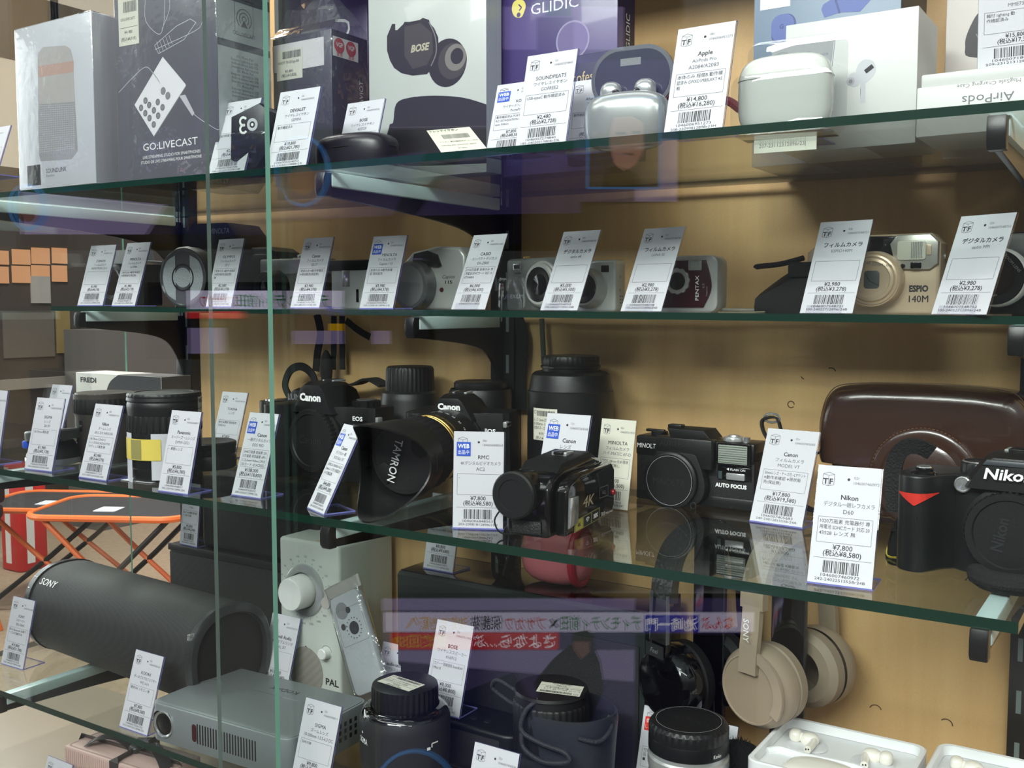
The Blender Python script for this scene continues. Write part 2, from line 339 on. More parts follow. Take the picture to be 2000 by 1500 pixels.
# glass shelves
def shelf(nm, x0, x1, front, zf, label, th=6.5):
    b = MB(); vs = []
    for x in (x0, x1):
        for y, z in ((front, 0), (1040, 0), (1040, -th), (front, -th)): vs.append((x, y, zf(x) + z))
    b.raw(vs, [(0, 4, 5, 1), (3, 2, 6, 7)], SHELFG); b.raw(vs, [(0, 3, 7, 4), (1, 5, 6, 2), (0, 1, 2, 3), (4, 7, 6, 5)], EDGE)
    tag(b.build('glass_shelf'), label, 'shelf', 'glass shelves of the case')
shelf('a', -1420, -58, FRONT, S1, 'topmost clear glass shelf with boxed earphones and speakers standing on it')
shelf('b', -1340, -62, FRONT2, S2, 'narrow glass shelf seen edge-on carrying the compact cameras')
shelf('c', -1420, -79, FRONT, lambda X: S3, 'glass shelf with dark green edge carrying the SLR cameras and lenses', 8)
shelf('d', -1420, -58, FRONT, lambda X: S4, 'lowest glass shelf carrying the speakers, projector and headphones', 8)
# sliding glass doors and the glass end of the case
def pane(x0, x1, y0, y1, label, edge, nm='glass_door'):
    b = MB(); z0, z1 = -700, 620
    vs = [(x, y, z) for z in (z0, z1) for x, y in ((x0, y0), (x1, y0), (x1, y1), (x0, y1))]
    big = [(0, 1, 5, 4), (2, 3, 7, 6)]; sm = [(1, 2, 6, 5), (3, 0, 4, 7)]
    if y1 - y0 > 50: big, sm = sm, big
    b.raw(vs, big, PANE); b.raw(vs, sm + [(3, 2, 1, 0), (4, 5, 6, 7)], edge)
    tag(b.build(nm), label, 'glass door' if nm == 'glass_door' else 'glass panel')
pane(-1520, -708, 676, 682, 'left sliding glass door with a thick green edge running top to bottom', EDGEL)
pane(-803, 260, 688, 693, 'right sliding glass door covering most of the shelves', M('pane_edge_grey', (120, 135, 128), .25))
pane(-1427, -1423, 735, 1050, 'clear glass end panel closing the left side of the case', EDGEL, 'glass_end_panel')
b = MB(); b.box(-1000, 240, 780, 1070, 440, 458, M('shade_board_grey', (96, 92, 88), .6), 1); tag(b.build('shade_board'), 'unseen grey board added above the boxes to shade the back wall', 'top board')['kind'] = 'structure'  # board added out of view to block overhead light on the upper wall
# base deck under the lowest shelf
BEIGE = M('beige_deck', (146, 130, 112), .45, var=.03, vscale=6)
b = MB(); b.box(-1600, 240, 700, 1056, -690, -650, BEIGE, 3); tag(b.build('case_deck'), 'beige base deck of the display case under the lowest shelf', 'deck')
b = MB(); b.box(-1600, 240, 720, 1056, -1298, -692, M('beige_cabinet', (168, 152, 132), .5), 2)
tag(b.build('base_cabinet'), 'beige cabinet the glass display case stands on', 'cabinet')
# ---------------------------------------------------------------- shop beyond the glass end
FLO = wood('tan_floor', (146, 126, 106), (164, 144, 122))
b = MB(); b.box(-6500, 2500, 1060, 7000, -1320, -1300, FLO); struct(b.build('floor'))
b = MB(); b.box(-6500, 2500, -3500, 1060, -1320, -1300, M('aisle_floor_dark', (58, 55, 52), .5)); struct(b.build('floor_aisle'))
b = MB(); b.box(-6300, -6240, -500, 7000, -1300, 2600, M('cream_wall', (226, 210, 192), .6, var=.02, vscale=2)); struct(b.build('wall_left'))
GRID = M('bronze_mullion', (96, 84, 70), .4)
def far(px, py, X): 
    q = atX(px, py, X); return q
def farrect(mb, xl, xr, yt, yb, X, th, m, bev=0):
    a = far(xl, yb, X); c = far(xr, yt, X); mb.box(X - th, X, a.y, c.y, a.z, c.z, m, bev)
b = MB()
for (xl, xr, yt, yb) in ((-60, 400, 84, 98), (101, 112, -40, 84), (-60, 400, 372, 384)): farrect(b, xl, xr, yt, yb, -6235, 30, GRID)
tag(b.build('wall_mullions'), 'dark bronze glazing bars dividing the cream wall far behind the case', 'glazing bars')
DARKW = M('dark_brown_cabinet', (58, 50, 44), .5, var=.1, vscale=3)
t = thing('display_cabinet', 'tall dark brown shop cabinet with glowing orange cubbies, far left behind the case', 'cabinet', (0, 0, 0))
t.location = (0, 0, 0)
def farpart(nm, lst, par, X, th, mts):
    b = MB()
    for i, (xl, xr, yt, yb) in enumerate(lst): farrect(b, xl, xr, yt, yb, X, th, mts[i % len(mts)])
    o = b.build(nm, par); o.location = (0, 0, EYE); return o
farpart('carcass', [(-80, 420, 432, 985)], t, -5600, 380, [DARKW])
for nm, r_, m in (('cubby', (-12, 17, 490, 516), 1), ('cubby', (25, 59, 488, 516), 1), ('cubby', (63, 97, 485, 515), 1), ('cubby', (103, 131, 485, 514), 1), ('cubby', (-12, 17, 521, 553), 1), ('cubby', (25, 59, 520, 552), 1), ('cubby', (63, 97, 519, 551), 1), ('cubby', (103, 131, 519, 550), 1)):
    farpart('lit_cubby', [r_], t, -5590, 8, [glow('cubby_light', (236, 168, 122), .75)])
farpart('door_panel', [(8, 105, 610, 700)], t, -5590, 8, [M('grey_brown_door', (92, 84, 76), .5)])
farpart('door_panel', [(178, 250, 590, 700)], t, -5590, 8, [M('black_door', (30, 26, 24), .5)])
farpart('notice', [(112, 136, 600, 690)], t, -5590, 8, [M('mustard_notice', (128, 108, 62), .6)])
farpart('notice', [(62, 98, 540, 592)], t, -5588, 10, [M('pale_notice', (150, 146, 142), .6)])
farpart('counter_top', [(-80, 330, 740, 748)], t, -5560, 60, [M('counter_edge', (132, 126, 118), .5)])
b = MB(); farrect(b, 200, 410, 640, 1120, -5200, 300, M('grey_carton', (92, 88, 84), .7)); tag(b.build('carton'), 'grey carton standing in the shop behind the boxed white camera', 'carton')
# folding camp stools seen under the third shelf
ORG = M('orange_tube', (232, 112, 48), .4); CAMP = M('charcoal_canvas', (38, 36, 38), .8, bump=.3); CAMPB = M('dark_maroon_canvas', (50, 24, 29), .8)
def stool(px, py, D, rz, s, label):
    r = ray(px, py); k = D / math.hypot(r[0], r[1]); c = Vector(r) * k; h = c.z + 1300
    t = thing('folding_stool', label, 'stool', (c.x, c.y, -1300), rz, 'folding stools in the shop')
    b = MB(); b.prism(rrect(620 * s, 420 * s, 90 * s), h - 14, h, CAMP, 'xy', 4); b.build('seat', t)
    b = MB(); b.tube([(x, y, h - 4) for x, y in rrect(630 * s, 430 * s, 95 * s, 0, 0, 8)], 13, ORG, 8, closed=True); b.build('seat_rim', t)
    for sx_ in (-1, 1):
        for sy_ in (-1, 1):
            b = MB(); b.tube([(sx_ * 270 * s, sy_ * 180 * s, 12), (-sx_ * 30 * s, sy_ * 185 * s, h * .55), (-sx_ * 250 * s, sy_ * 180 * s, h - 12)], 11, ORG if sx_ > 0 else BLK, 8); b.build('leg', t)
    b = MB(); b.prism(rrect(90, 90, 6, -40 * s, -60 * s), h, h + 3, CARD, 'xy'); b.build('price_card', t)
stool(128, 978, 4900, 28, 1.0, 'farther folding camp stool with orange rim, left of the other')
stool(246, 990, 4300, 28, 1.0, 'nearer folding camp stool with orange rim beside the fabric speaker')
t = thing('shopping_bag', 'bright red bag with white stripe on the shop floor behind the stools', 'bag', (0, 0, 0)); r = Vector(ray(44, 940)); c = r * (5600 / math.hypot(r.x, r.y)); t.location = (c.x * MM, c.y * MM, 0)
b = MB(); b.prism(rrect(170, 160, 30), 0, c.z + 1300 + 90, M('red_bag', (214, 40, 36), .5), 'xy', 12); b.build('body', t)
b = MB(); b.box(-25, 15, -84, -78, 40, c.z + 1300 + 80, WHITE); b.box(83, 87, -40, 0, 40, c.z + 1300 + 80, WHITE); b.build('stripe', t)
t = thing('camp_chair', 'dark red camp chair with thin orange legs at the far left', 'chair', (0, 0, 0)); r = Vector(ray(-150, 1000)); c = r * (4500 / math.hypot(r.x, r.y)); t.location = (c.x * MM, c.y * MM, 0); t.rotation_euler.z = .5
hh = c.z + 1300
b = MB(); b.box(-210, 210, -200, 200, hh - 60, hh, CAMPB, 20); b.build('seat', t)
b = MB(); b.box(-210, 210, 170, 215, hh, hh + 330, CAMPB, 20); b.build('backrest', t)
for sx_ in (-1, 1):
    for sy_ in (-1, 1):
        b = MB(); b.tube([(sx_ * 190, sy_ * 170, 0), (sx_ * 60, sy_ * 175, hh - 40)], 9, ORG, 8); b.build('leg', t)
# ================================================================ screens across the aisle, mirrored in the sliding doors
LILAC = glow('screen_lilac', (150, 136, 182), 1.9); LILACD = glow('screen_violet', (92, 80, 140), 1.0); STRIPW = glow('screen_strip', (196, 186, 214), 2.8); SRED = glow('screen_red', (196, 40, 52), 2.6)
SGREEN = glow('screen_green', (0, 150, 50), 1.3); SBLUE = glow('screen_blue', (56, 58, 190), 2.0); SYEL = glow('screen_yellow', (224, 168, 0), 2.0); SORG = glow('screen_orange', (216, 60, 24), 1.6); SWHT = glow('screen_white', (236, 230, 240), 3.0); SDARK = glow('screen_dark', (40, 38, 58), .6); SNAVY = glow('screen_navy', (44, 44, 96), .8)
SRING = glow('screen_sky_ring', (60, 130, 200), 2.2); SSKIN = glow('screen_skin', (196, 140, 124), 1.7); SSKIN2 = glow('screen_skin_shade', (150, 104, 96), 1.3); SHAIR = glow('screen_hair', (54, 46, 44), .5); SPINK = glow('screen_pink', (196, 120, 190), 2.2)
class TV:
    def __init__(s, xl, xr, yt, yb, D, label):
        s.D = D; s.k = D / F_PX; s.cx, s.cy = (xl + xr) / 2, (yt + yb) / 2
        r = ray(s.cx, s.cy); fw = -r[0] * sy + r[1] * cy; q = Vector(r) * (D / fw); s.w = (xr - xl) * s.k; s.h = (yb - yt) * s.k
        rot = math.atan2(cy, sy) + PI / 2       # the screen's face turns to the case
        s.t = thing('television', label, 'television', (q.x, 2 * 688 - q.y, q.z), math.degrees(rot), 'televisions across the aisle')
        b = MB(); b.box(-s.w / 2 - 12, s.w / 2 + 12, 2, 55, -s.h / 2 - 12, s.h / 2 + 12, BLK, 4); b.build('housing', s.t)
        s.b = MB(); s.fr = Fr((0, 0, 0)); s.z0 = q.z
    def q(s, px, py): return (-(px - s.cx) * s.k, (s.cy - py) * s.k)
    def rect(s, xl, xr, yt, yb, m, d):
        a = s.q(xr, yb); c = s.q(xl, yt); s.b.quad(s.fr, a[0], a[1], c[0], c[1], m, d)
    def poly(s, pts, m, d):
        P = [s.q(*p) for p in pts]; s.b.poly(s.fr, P[::-1], m, d)
    def text(s, st, xl, xr, yb, hpx, m, d):
        a = s.q(xr, yb); s.b.text(s.fr, st, a[0], a[1], hpx * s.k, m, w=(xr - xl) * s.k, d=d, bold=0.012, capfit=True)
    def done(s, stand=True):
        s.b.build('screen', s.t)
        b = MB(); zf = -1300 - s.z0; b.box(-30, 30, 20, 60, zf + 20, -s.h / 2, BLK); b.box(-220, 220, -90, 130, zf, zf + 20, BLK, 4); b.build('stand', s.t)
T1 = TV(736, 1478, 1160, 1590, 2200, 'low television showing a variety show caption, mirrored in the lower right of the glass door')
T1.rect(736, 1478, 1160, 1590, LILACD, 0)
T1.rect(736, 1240, 1160, 1184, LILAC, 1); T1.rect(740, 1478, 1188, 1228, STRIPW, 2); T1.rect(752, 1088, 1229, 1264, SRED, 2)
T1.rect(1242, 1478, 1232, 1590, SDARK, 1); T1.poly([(736, 1285), (1000, 1310), (1240, 1330), (1240, 1265), (736, 1266)], LILAC, 1)
T1.text('へ', 785, 810, 1221, 24, SYEL, 3); T1.text('決定まき願', 812, 908, 1224, 28, SYEL, 3); T1.text('保護猫', 914, 976, 1224, 30, SDARK, 3); T1.text('ブサカワ', 982, 1062, 1224, 28, SORG, 3); T1.text('×', 1070, 1088, 1220, 20, SDARK, 3)
T1.text('ディモンティ前田', 1092, 1252, 1224, 30, SGREEN, 3); T1.rect(1259, 1368, 1193, 1228, SBLUE, 3); T1.text('池崎一門', 1262, 1364, 1225, 26, SWHT, 4); T1.text('なんぷ', 1374, 1436, 1222, 26, SRED, 3)
T1.text('さよなら', 972, 1080, 1260, 27, SWHT, 3); T1.text('…ぷ', 920, 968, 1258, 24, SWHT, 3); T1.text('最終回SP', 758, 868, 1260, 27, SYEL, 3)
T1.poly([(1040, 1330), (1075, 1285), (1115, 1250), (1118, 1236), (1158, 1236), (1160, 1262), (1172, 1290), (1180, 1345), (1150, 1420), (1060, 1420)], SDARK, 2)
T1.poly([(1118, 1262), (1116, 1248), (1150, 1246), (1150, 1268), (1134, 1284)], SSKIN2, 3); T1.poly([(1112, 1246), (1118, 1228), (1146, 1224), (1160, 1234), (1156, 1248)], SHAIR, 4)
T1.poly([(736, 1330), (900, 1350), (1000, 1310), (1030, 1360), (1240, 1400), (1240, 1590), (736, 1590)], SNAVY, 1.5)
T1.b.tube([T1.fr.p(*T1.q(800 + 82 * math.cos(a * PI / 16), 1560 + 88 * math.sin(a * PI / 16)), 3) for a in range(16, 33)], 4, SRING, 6)
T1.done()
T2 = TV(60, 1312, -90, 470, 2350, 'large television showing violet studio pictures, mirrored in the top of the glass doors')
T2.rect(60, 1312, -90, 470, SDARK, 0); T2.rect(560, 975, -90, 250, LILACD, 1); T2.rect(976, 1206, 20, 100, LILAC, 1); T2.poly([(60, 370), (340, 395), (300, 452), (60, 452)], LILAC, 1); T2.poly([(345, 395), (520, 330), (530, 452), (300, 452)], SNAVY, 1)
T2.poly([(535, 330), (830, 290), (760, 415), (535, 425)], LILACD, 1); T2.poly([(840, 285), (900, 290), (800, 415), (765, 415)], SNAVY, 1.5); T2.poly([(905, 290), (1125, 300), (1125, 410), (805, 415)], LILACD, 1.5)
T2.rect(1040, 1110, 40, 100, SNAVY, 2); T2.rect(1058, 1106, 18, 38, SGREEN, 2)
for cx_, cy_, r_ in ((588, 330, 50), (75, 400, 32)):
    T2.b.tube([T2.fr.p(*T2.q(cx_ + r_ * math.cos(a * PI / 16), cy_ + r_ * 1.3 * math.sin(a * PI / 16)), 3) for a in range(32)], 4, SRING, 6, closed=True)
    T2.poly(circ(r_ * .55, cx_, cy_ + r_ * .35, 20), SSKIN2, 2)
T2.rect(1112, 1312, 120, 388, LILACD, 1); T2.rect(1230, 1312, 268, 388, LILAC, 1.2); T2.rect(1136, 1279, 188, 364, SRING, 2); T2.rect(1140, 1275, 192, 360, glow('screen_inset_back', (96, 84, 90), .9), 3)
T2.poly([(1180, 220), (1225, 216), (1245, 240), (1246, 290), (1230, 318), (1208, 330), (1190, 318), (1180, 280)], SSKIN, 4); T2.poly([(1180, 262), (1168, 250), (1166, 215), (1185, 200), (1225, 198), (1240, 214), (1242, 236), (1222, 226), (1188, 228)], SHAIR, 5)
T2.poly([(1160, 360), (1178, 325), (1192, 318), (1222, 330), (1240, 344), (1246, 360)], SHAIR, 4); T2.rect(1192, 1212, 256, 261, SHAIR, 5); T2.rect(1222, 1240, 254, 259, SHAIR, 5); T2.rect(1205, 1228, 296, 300, SSKIN2, 5)
T2.done()
T3 = TV(306, 836, 560, 692, 2600, 'added screen repeating the low television captions, mirrored in the middle of the glass doors')  # stands in for a second reflection of the low television; added screen
T3.rect(306, 836, 560, 692, SDARK, 0); T3.rect(380, 700, 568, 604, STRIPW, 1); T3.text('ディモンティ前田', 470, 640, 600, 26, SGREEN, 2); T3.text('ブサカワ', 405, 466, 600, 24, SORG, 2); T3.rect(378, 480, 608, 622, SRED, 1); T3.text('池崎一門', 636, 692, 618, 20, SBLUE, 2); T3.rect(640, 672, 632, 646, SYEL, 2); T3.rect(676, 724, 628, 645, SPINK, 2); T3.rect(568, 760, 646, 672, LILAC, 1); T3.rect(380, 440, 640, 690, LILAC, 1)
T3.done()
# ================================================================ price tags
def tag_card(mb, fr, w, h, D, card):
    """D: maker, kind, model, note lines, price, price with tax, number, second code, top code"""
    mk, kd, md, notes, pr, tax, num, c2, top, badge = D
    mb.slab(fr, 0, 0, w, h, -.45, 0, card)
    X = lambda q: q * w; Yf = lambda q: h * (1 - q)
    # cube mark with the letters T F
    x0, x1 = X(.09), X(.27); yb, yt = Yf(.165), Yf(.075); xm = (x0 + x1) / 2; dz = h * .012
    for pl in ([(x0, yt), (xm, yt - dz), (x1, yt), (x1, yb), (xm, yb - dz), (x0, yb), (x0, yt)], [(xm, yt - dz), (xm, yb - dz)], [(x0, yt), (xm, yt + dz * 1.4), (x1, yt)]): mb.line(fr, pl, .35, INK2)
    mb.text(fr, 'T', x0 + (xm - x0) / 2, yb + .3, h * .05, INK, al='c', bold=.03, capfit=True); mb.text(fr, 'F', xm + (x1 - xm) / 2, yb + .3, h * .05, INK, al='c', bold=.03, capfit=True)
    mb.poly(fr, circ(h * .012, X(.5), Yf(.11), 12), INK, .1)
    mb.text(fr, top, X(.58), Yf(.105), h * .034, INK2); mb.text(fr, num, X(.58), Yf(.15), h * .034, INK2, wmax=X(.4))
    T = lambda s, q, k, m, b=.01, wm=.9, xx=.5: mb.text(fr, s, X(xx), Yf(q), h * k, m, al='c', bold=b, wmax=X(wm)) if s else None
    T(mk, .285, .058, INK, .02, .8, .54 if not badge else .6); T(kd, .345, .045, INK2, .01, .8, .54); T(md, .405, .05, INK2, .01, .8, .54)
    mb.line(fr, [(X(.08), Yf(.44)), (X(.93), Yf(.44)), (X(.93), Yf(.655)), (X(.08), Yf(.655))], .3, INK2, closed=True)
    for i, s in enumerate(notes): mb.text(fr, s, X(.11), Yf(.49 + .05 * i), h * .042, INK, wmax=X(.78))
    T(pr, .71, .058, INK, .012); T(tax, .762, .058, INK, .012, .86)
    mb.line(fr, [(X(.06), Yf(.785)), (X(.96), Yf(.785))], .3, INK2)
    rr = random.Random(hash(num) % 9973 if False else sum(ord(c) * (i + 3) for i, c in enumerate(num)))
    xx = X(.22)
    while xx < X(.78):
        a = rr.choice((.3, .3, .6, .9)); mb.quad(fr, xx, Yf(.905), min(xx + a, X(.78)), Yf(.805), INK); xx += a + rr.choice((.3, .35, .6, .75))
    if num: mb.text(fr, num, X(.5), Yf(.938), h * .036, INK, al='c', w=X(.6))
    if c2: mb.text(fr, c2, X(.5), Yf(.972), h * .034, INK, al='c', w=X(.78))
def price_tag(base, w, h, lean, rz, D, label, card=None, clip=False, badge=None, group='price tags on the shelves', ry=0):
    t = thing('price_tag', label, 'price tag', base, rz, group, ry=ry)
    L_ = math.radians(lean); fr = Fr((0, 0, 1.2), (1, 0, 0), (0, math.sin(L_), math.cos(L_)))
    mb = MB(); tag_card(mb, fr, w, h, D, card or CARD); mb.build('card', t)
    a = MB(); vs = []
    # acrylic back plate and foot
    for (x0, y0, x1, y1, f_) in ((-.4, -.5, w + .8, h + .3, fr), (-.4, -34, w + .8, 0, Fr((0, 0, .9), (1, 0, 0), (0, -1, 0)))):
        d0, d1 = (-2.0, -.6) if f_ is fr else (-.7, .7)
        vs = [f_.p(x, y, d) for d in (d0, d1) for x, y in ((x0, y0), (x1, y0), (x1, y1), (x0, y1))]
        a.raw(vs, [(3, 2, 1, 0), (4, 5, 6, 7)], ACR); a.raw(vs, [(0, 1, 5, 4), (1, 2, 6, 5), (2, 3, 7, 6), (3, 0, 4, 7)], ACRE if not clip else ACR)
    if clip:
        a.box(w * .12, w * .8, -6, 2, .2, 1.6, ACR, .3); a.slab(fr, w * .12, 0, w * .8, 7, .4, 1.4, ACR)
    a.build('acrylic_stand', t)
    if badge == 'web':
        bd = MB(); bd.slab(fr, w * .06, h * .745, w * .34, h * .89, .1, .35, BLUE); bd.text(fr, 'WEB', w * .2, h * .825, h * .045, WHITE, w=w * .23, al='c', d=.5, bold=.02, capfit=True); bd.text(fr, '出品中', w * .2, h * .763, h * .045, WHITE, w=w * .22, al='c', d=.5, capfit=True); bd.build('web_badge', t, label='blue square badge')
    if badge == 'down':
        bd = MB(); bd.slab(fr, w * .06, h * .735, w * .36, h * .885, .1, .35, REDB); bd.text(fr, '値下げ', w * .21, h * .82, h * .045, WHITE, w=w * .24, al='c', d=.5, capfit=True); bd.text(fr, 'しました', w * .21, h * .758, h * .04, WHITE, w=w * .25, al='c', d=.5, capfit=True); bd.build('reduced_badge', t, label='red square badge')
    return t
def pt(BL, BR, TL, D, label, Z=None, Y=None, rz=None, w=None, **k):
    """tag read off three corners of the card: both bottom corners on the shelf and the top left one"""
    a = atZ(*BL, Z) if Z is not None else atY(*BL, Y); b = atZ(*BR, Z) if Z is not None else atY(*BR, Y)
    c = atX(*TL, a.x); ww = w or (b - a).length; r = rz if rz is not None else math.degrees(math.atan2(b.y - a.y, b.x - a.x))
    h = (c - a).length; ln = math.degrees(math.atan2(c.y - a.y, c.z - a.z))
    return price_tag(a, ww, h, min(ln, 32), r, D, label, **k)
def pth(TL, Zs, D, label, w=50, h=91, lean=17, rz=0, zoff=87, **k):
    """tag whose foot is hidden: its top left corner is zoff above the shelf"""
    q = atZ(TL[0], TL[1], Zs + zoff); return price_tag((q.x, q.y - h * math.sin(math.radians(lean)), Zs), w, h, lean, rz, D, label, **k)
def pty(TL, Y, zs, D, label, w=50, lean=17, rz=0, **k):
    """tag standing at depth Y whose foot is hidden: height follows from its top left corner"""
    q = atY(TL[0], TL[1], Y + 27); return price_tag((q.x, Y, zs), w, (q.z - zs) / math.cos(math.radians(lean)), lean, rz, D, label, **k)
def TD(mk, kd, md, notes, pr, tax, num='1046007540736', c2='200-24022515558r24B', top='02r', badge=0): return (mk, kd, md, notes, pr, tax, num, c2, top, badge)
FC, DC, RZ_ = 'フィルムカメラ', 'デジタルカメラ', 'レンズ'
WE = 'ワイヤレスイヤホン'
# --- top shelf
def s1(BL, BR, TL, D, label, dz=0, Y=745, **k):
    t = pt(BL, BR, TL, D, label, Y=Y, rz=0, **k); t.location.z = (S1(t.location.x / MM) + dz + .2) * MM + EYE; return t
pt((-58, 348), (-8, 343), (-30, 255), TD('BOSE', WE, '', [], '¥9,800', '(税込¥10,780)'), 'price tag cut off by the left edge of the photo, on the topmost shelf', Y=742, rz=0)
s1((405, 341), (476, 334), (440, 201), TD('INSTA', 'ウェアラブル', 'カメラ', ['2019年製 動作確認済み'], '¥2,800', '(税込¥3,080)'), 'price tag behind the small black clip camera beside the live streaming box')
s1((519, 329), (597, 326), (548, 178), TD('DEVIALET', WE, 'GEMINI', ['動作確認済み'], '¥19,800', '(税込¥21,780)', '1046002504053', '193-23050110888r23I', '10r'), 'price tag marked ¥19,800 right of the small black clip camera on the top shelf')
pty((684, 206), 805, S1(-650) + .2, TD('BOSE', WE, '423729', ['動作確認済み'], '¥8,800', '(税込¥9,680)'), 'small price tag standing behind the dark earbud charging case', w=50)
s1((948, 291), (1003, 288), (972, 154), TD('KOSS', 'ワイヤードヘッドホン', 'PortaPro', ['動作確認済み PORTA P', 'RO 30TH EDITION BLK J', 'apan Edition'], '¥7,800', '(税込¥8,580)', '1046007268103', '190-24020315808r23L', '12r', 1), 'price tag marked ¥7,800 with blue WEB badge, half behind the ¥2,480 tag', Y=770, badge='web', w=47)
s1((1006, 291), (1104, 283), (1031, 112), TD('SOUNDPEATS', 'ワイヤレスイヤホン', 'GOFREE2', ['USB-typeC 動作確認済み'], '¥2,480', '(税込¥2,728)', '1046007274845', '185-24020315808r23L', '12r'), 'price tag marked ¥2,480 left of the open silver earbud case')
s1((1104, 300), (1155, 297), (1118, 158), TD('AfterShokz', 'ワイヤレス', '', ['動作確認済み'], '¥6,800', '(税込¥7,480)'), 'price tag mostly hidden between the ¥2,480 tag and the open silver earbud case', Y=800, w=45)
s1((1296, 265), (1410, 253), (1325, 59), TD('Apple', 'AirPods Pro', 'A2084/A2083', ['本体のみ 程度B 動作確', '認済み GWXD1MBRLKKT ※2', '有'], '¥14,800', '(税込¥16,280)', '1046006951273', '208-23090812898r23H', '08r'), 'price tag marked ¥14,800 between open silver earbud case and white earbud case')
pty((1511, 99), 820, S1(-290) + .2, TD('Apple', 'AirPods Pro', '', [], '¥9,800', '(税込¥10,780)', '1046007085078', '207-23112312896r23J', '10r'), 'grey shaded price tag standing behind the white earbud case in its clear stand', card=SHADECARD, w=50)
t = pt((1909, 135), (2034, 121), (1913, -60), TD('Apple', 'AirPods', 'MME73J/A', ['箱付 lighting 動', '作確認済み'], '¥15,800', '(税込¥17,380)', '1046007180957', '209-23121312896r23K', '10r'), 'price tag marked ¥15,800 at the top right corner, on the flat white box', Y=868, rz=0, w=52)
t.location.z = (131 + 49.5) * MM + EYE
# loose ivory price card leaning at the front
t = thing('price_card', 'loose ivory price card tilted against the dark charging case at the shelf front', 'price card', (0, 0, 0)); t.location = (0, 0, EYE)
a_, b_, c_ = atY(864, 301, 748), atY(955, 295, 742), atY(833, 255, 790)
fr = Fr(a_, b_ - a_, (c_ - a_)); fr.uy = (c_ - a_).normalized(); fr.n = fr.ux.cross(fr.uy).normalized(); W_, H_ = (b_ - a_).length, (c_ - a_).length
b = MB(); b.slab(fr, 0, 0, W_, H_, -.4, 0, IVORY); b.text(fr, 'トレンドイヤホン', 3, H_ - 7.5, 7, INK, w=W_ * .66, bold=.03)
rr = random.Random(3); xx = 14
while xx < W_ - 8: q = rr.choice((.4, .8)); b.quad(fr, xx, H_ * .58, xx + q, H_ * .76, INK); xx += q + rr.choice((.4, .8))
b.text(fr, 'イヤホン 動作確認済み ケース付', 6, H_ * .44, 4, INK, wmax=W_ * .85); b.text(fr, 'DETAILED SOUND BEST', 6, H_ * .3, 4, INK, wmax=W_ * .8); b.text(fr, '¥7,800', W_ * .42, H_ * .17, 4, INK); b.text(fr, '(税込¥8,580)', W_ * .3, H_ * .05, 4, INK)
b.build('card', t)
# --- second shelf
def s2(BL, BR, TL, D, label, Y=878, turn=None, **k):
    if turn is not None:
        a = atY(*BL, Y); return price_tag((a.x, Y, S2(a.x) + .2), 47, 88, 25, -turn, D, label, **k)
    t = pt(BL, BR, TL, D, label, Y=Y, rz=0, **k); t.location.z = (S2(t.location.x / MM) + .2) * MM + EYE; return t
NG = ['本体のみ ※動作未確認', '※現状販売(保証無)']
s2((151, 595), (200, 596), (178, 479), TD('CHINON', FC, 'MEMOTRON CE-4', [], '¥3,980', '(税込¥4,378)', '1046007531118', '201-24020512898r24A', '02r'), 'leftmost price tag on the narrow camera shelf')
s2((218, 598), (263, 598), (249, 476), TD('MINOLTA', FC, 'α-7700i', NG, '¥1,980', '(税込¥2,178)', '1046007048315', '231-24010215558r24A'), 'price tag just left of the round silver-emblem lens cap on the narrow shelf')
s2((402, 602), (451, 602), (428, 471), TD('OLYMPUS', FC, 'IZ-2', NG + ['無'], '¥2,980', '(税込¥3,278)', '1046007540733', '202-24022515558r24B'), 'price tag in front of the big black SLR body on the narrow shelf')
s2((567, 604), (623, 604), (595, 469), TD('Canon', FC, 'QL17', NG, '¥3,980', '(税込¥4,378)', '1046007540734', '203-24022515558r24B'), 'price tag half covering the small silver-topped rangefinder camera')
s2((702, 606), (767, 607), (730, 466), TD('MINOLTA', FC, 'Capios 115', ['本体のみ ※動作未確', '認 現状販売'], '¥3,980', '(税込¥4,378)', '1046007040361', '100-23081812896r23I', '02r', 1), 'price tag with blue WEB badge left of the silver camera with big flip lens cover', badge='web')
s2((881, 604), (944, 605), (928, 468), TD('CASIO', 'コンパクトデジカメ', 'EX-Z800', ['1410万画素 本体のみ 専', '用電池 SDHCカード 対応 10', '075488A'], '¥6,000', '(税込¥6,600)', '1046007511802', '', '03r'), 'price tag marked ¥6,000 between two silver compact cameras', clip=True, turn=6)
s2((1055, 606), (1117, 607), (1111, 460), TD(DC, 'optio s4i', '', [], '¥5,000', '(税込¥5,500)', '1046007548745', '100-24022712896r24B', '02r'), 'price tag marked ¥5,000 with empty note box on the narrow shelf', clip=True, turn=9)
s2((1212, 606), (1280, 607), (1262, 455), TD(FC, 'LUNA IIS', '', [], '¥2,980', '(税込¥3,278)', '1046007548738', '100-24022712896r24B', '02r'), 'price tag just left of the maroon compact camera', clip=True, turn=11)
s2((1562, 607), (1664, 609), (1605, 438), TD(FC, 'ESPIO140M', '', [], '¥2,980', '(税込¥3,278)', '1046007548721', '100-24022712896r24B', '03r'), 'price tag half covering the champagne gold zoom camera on its left', clip=True, turn=9)
s2((1819, 609), (1920, 611), (1881, 428), TD(DC, 'optio MPi', '', [], '¥2,980', '(税込¥3,278)', '1046007548752', '100-24022712896r24B', '03r'), 'rightmost price tag on the narrow shelf, right of the gold zoom camera', clip=True, turn=23)
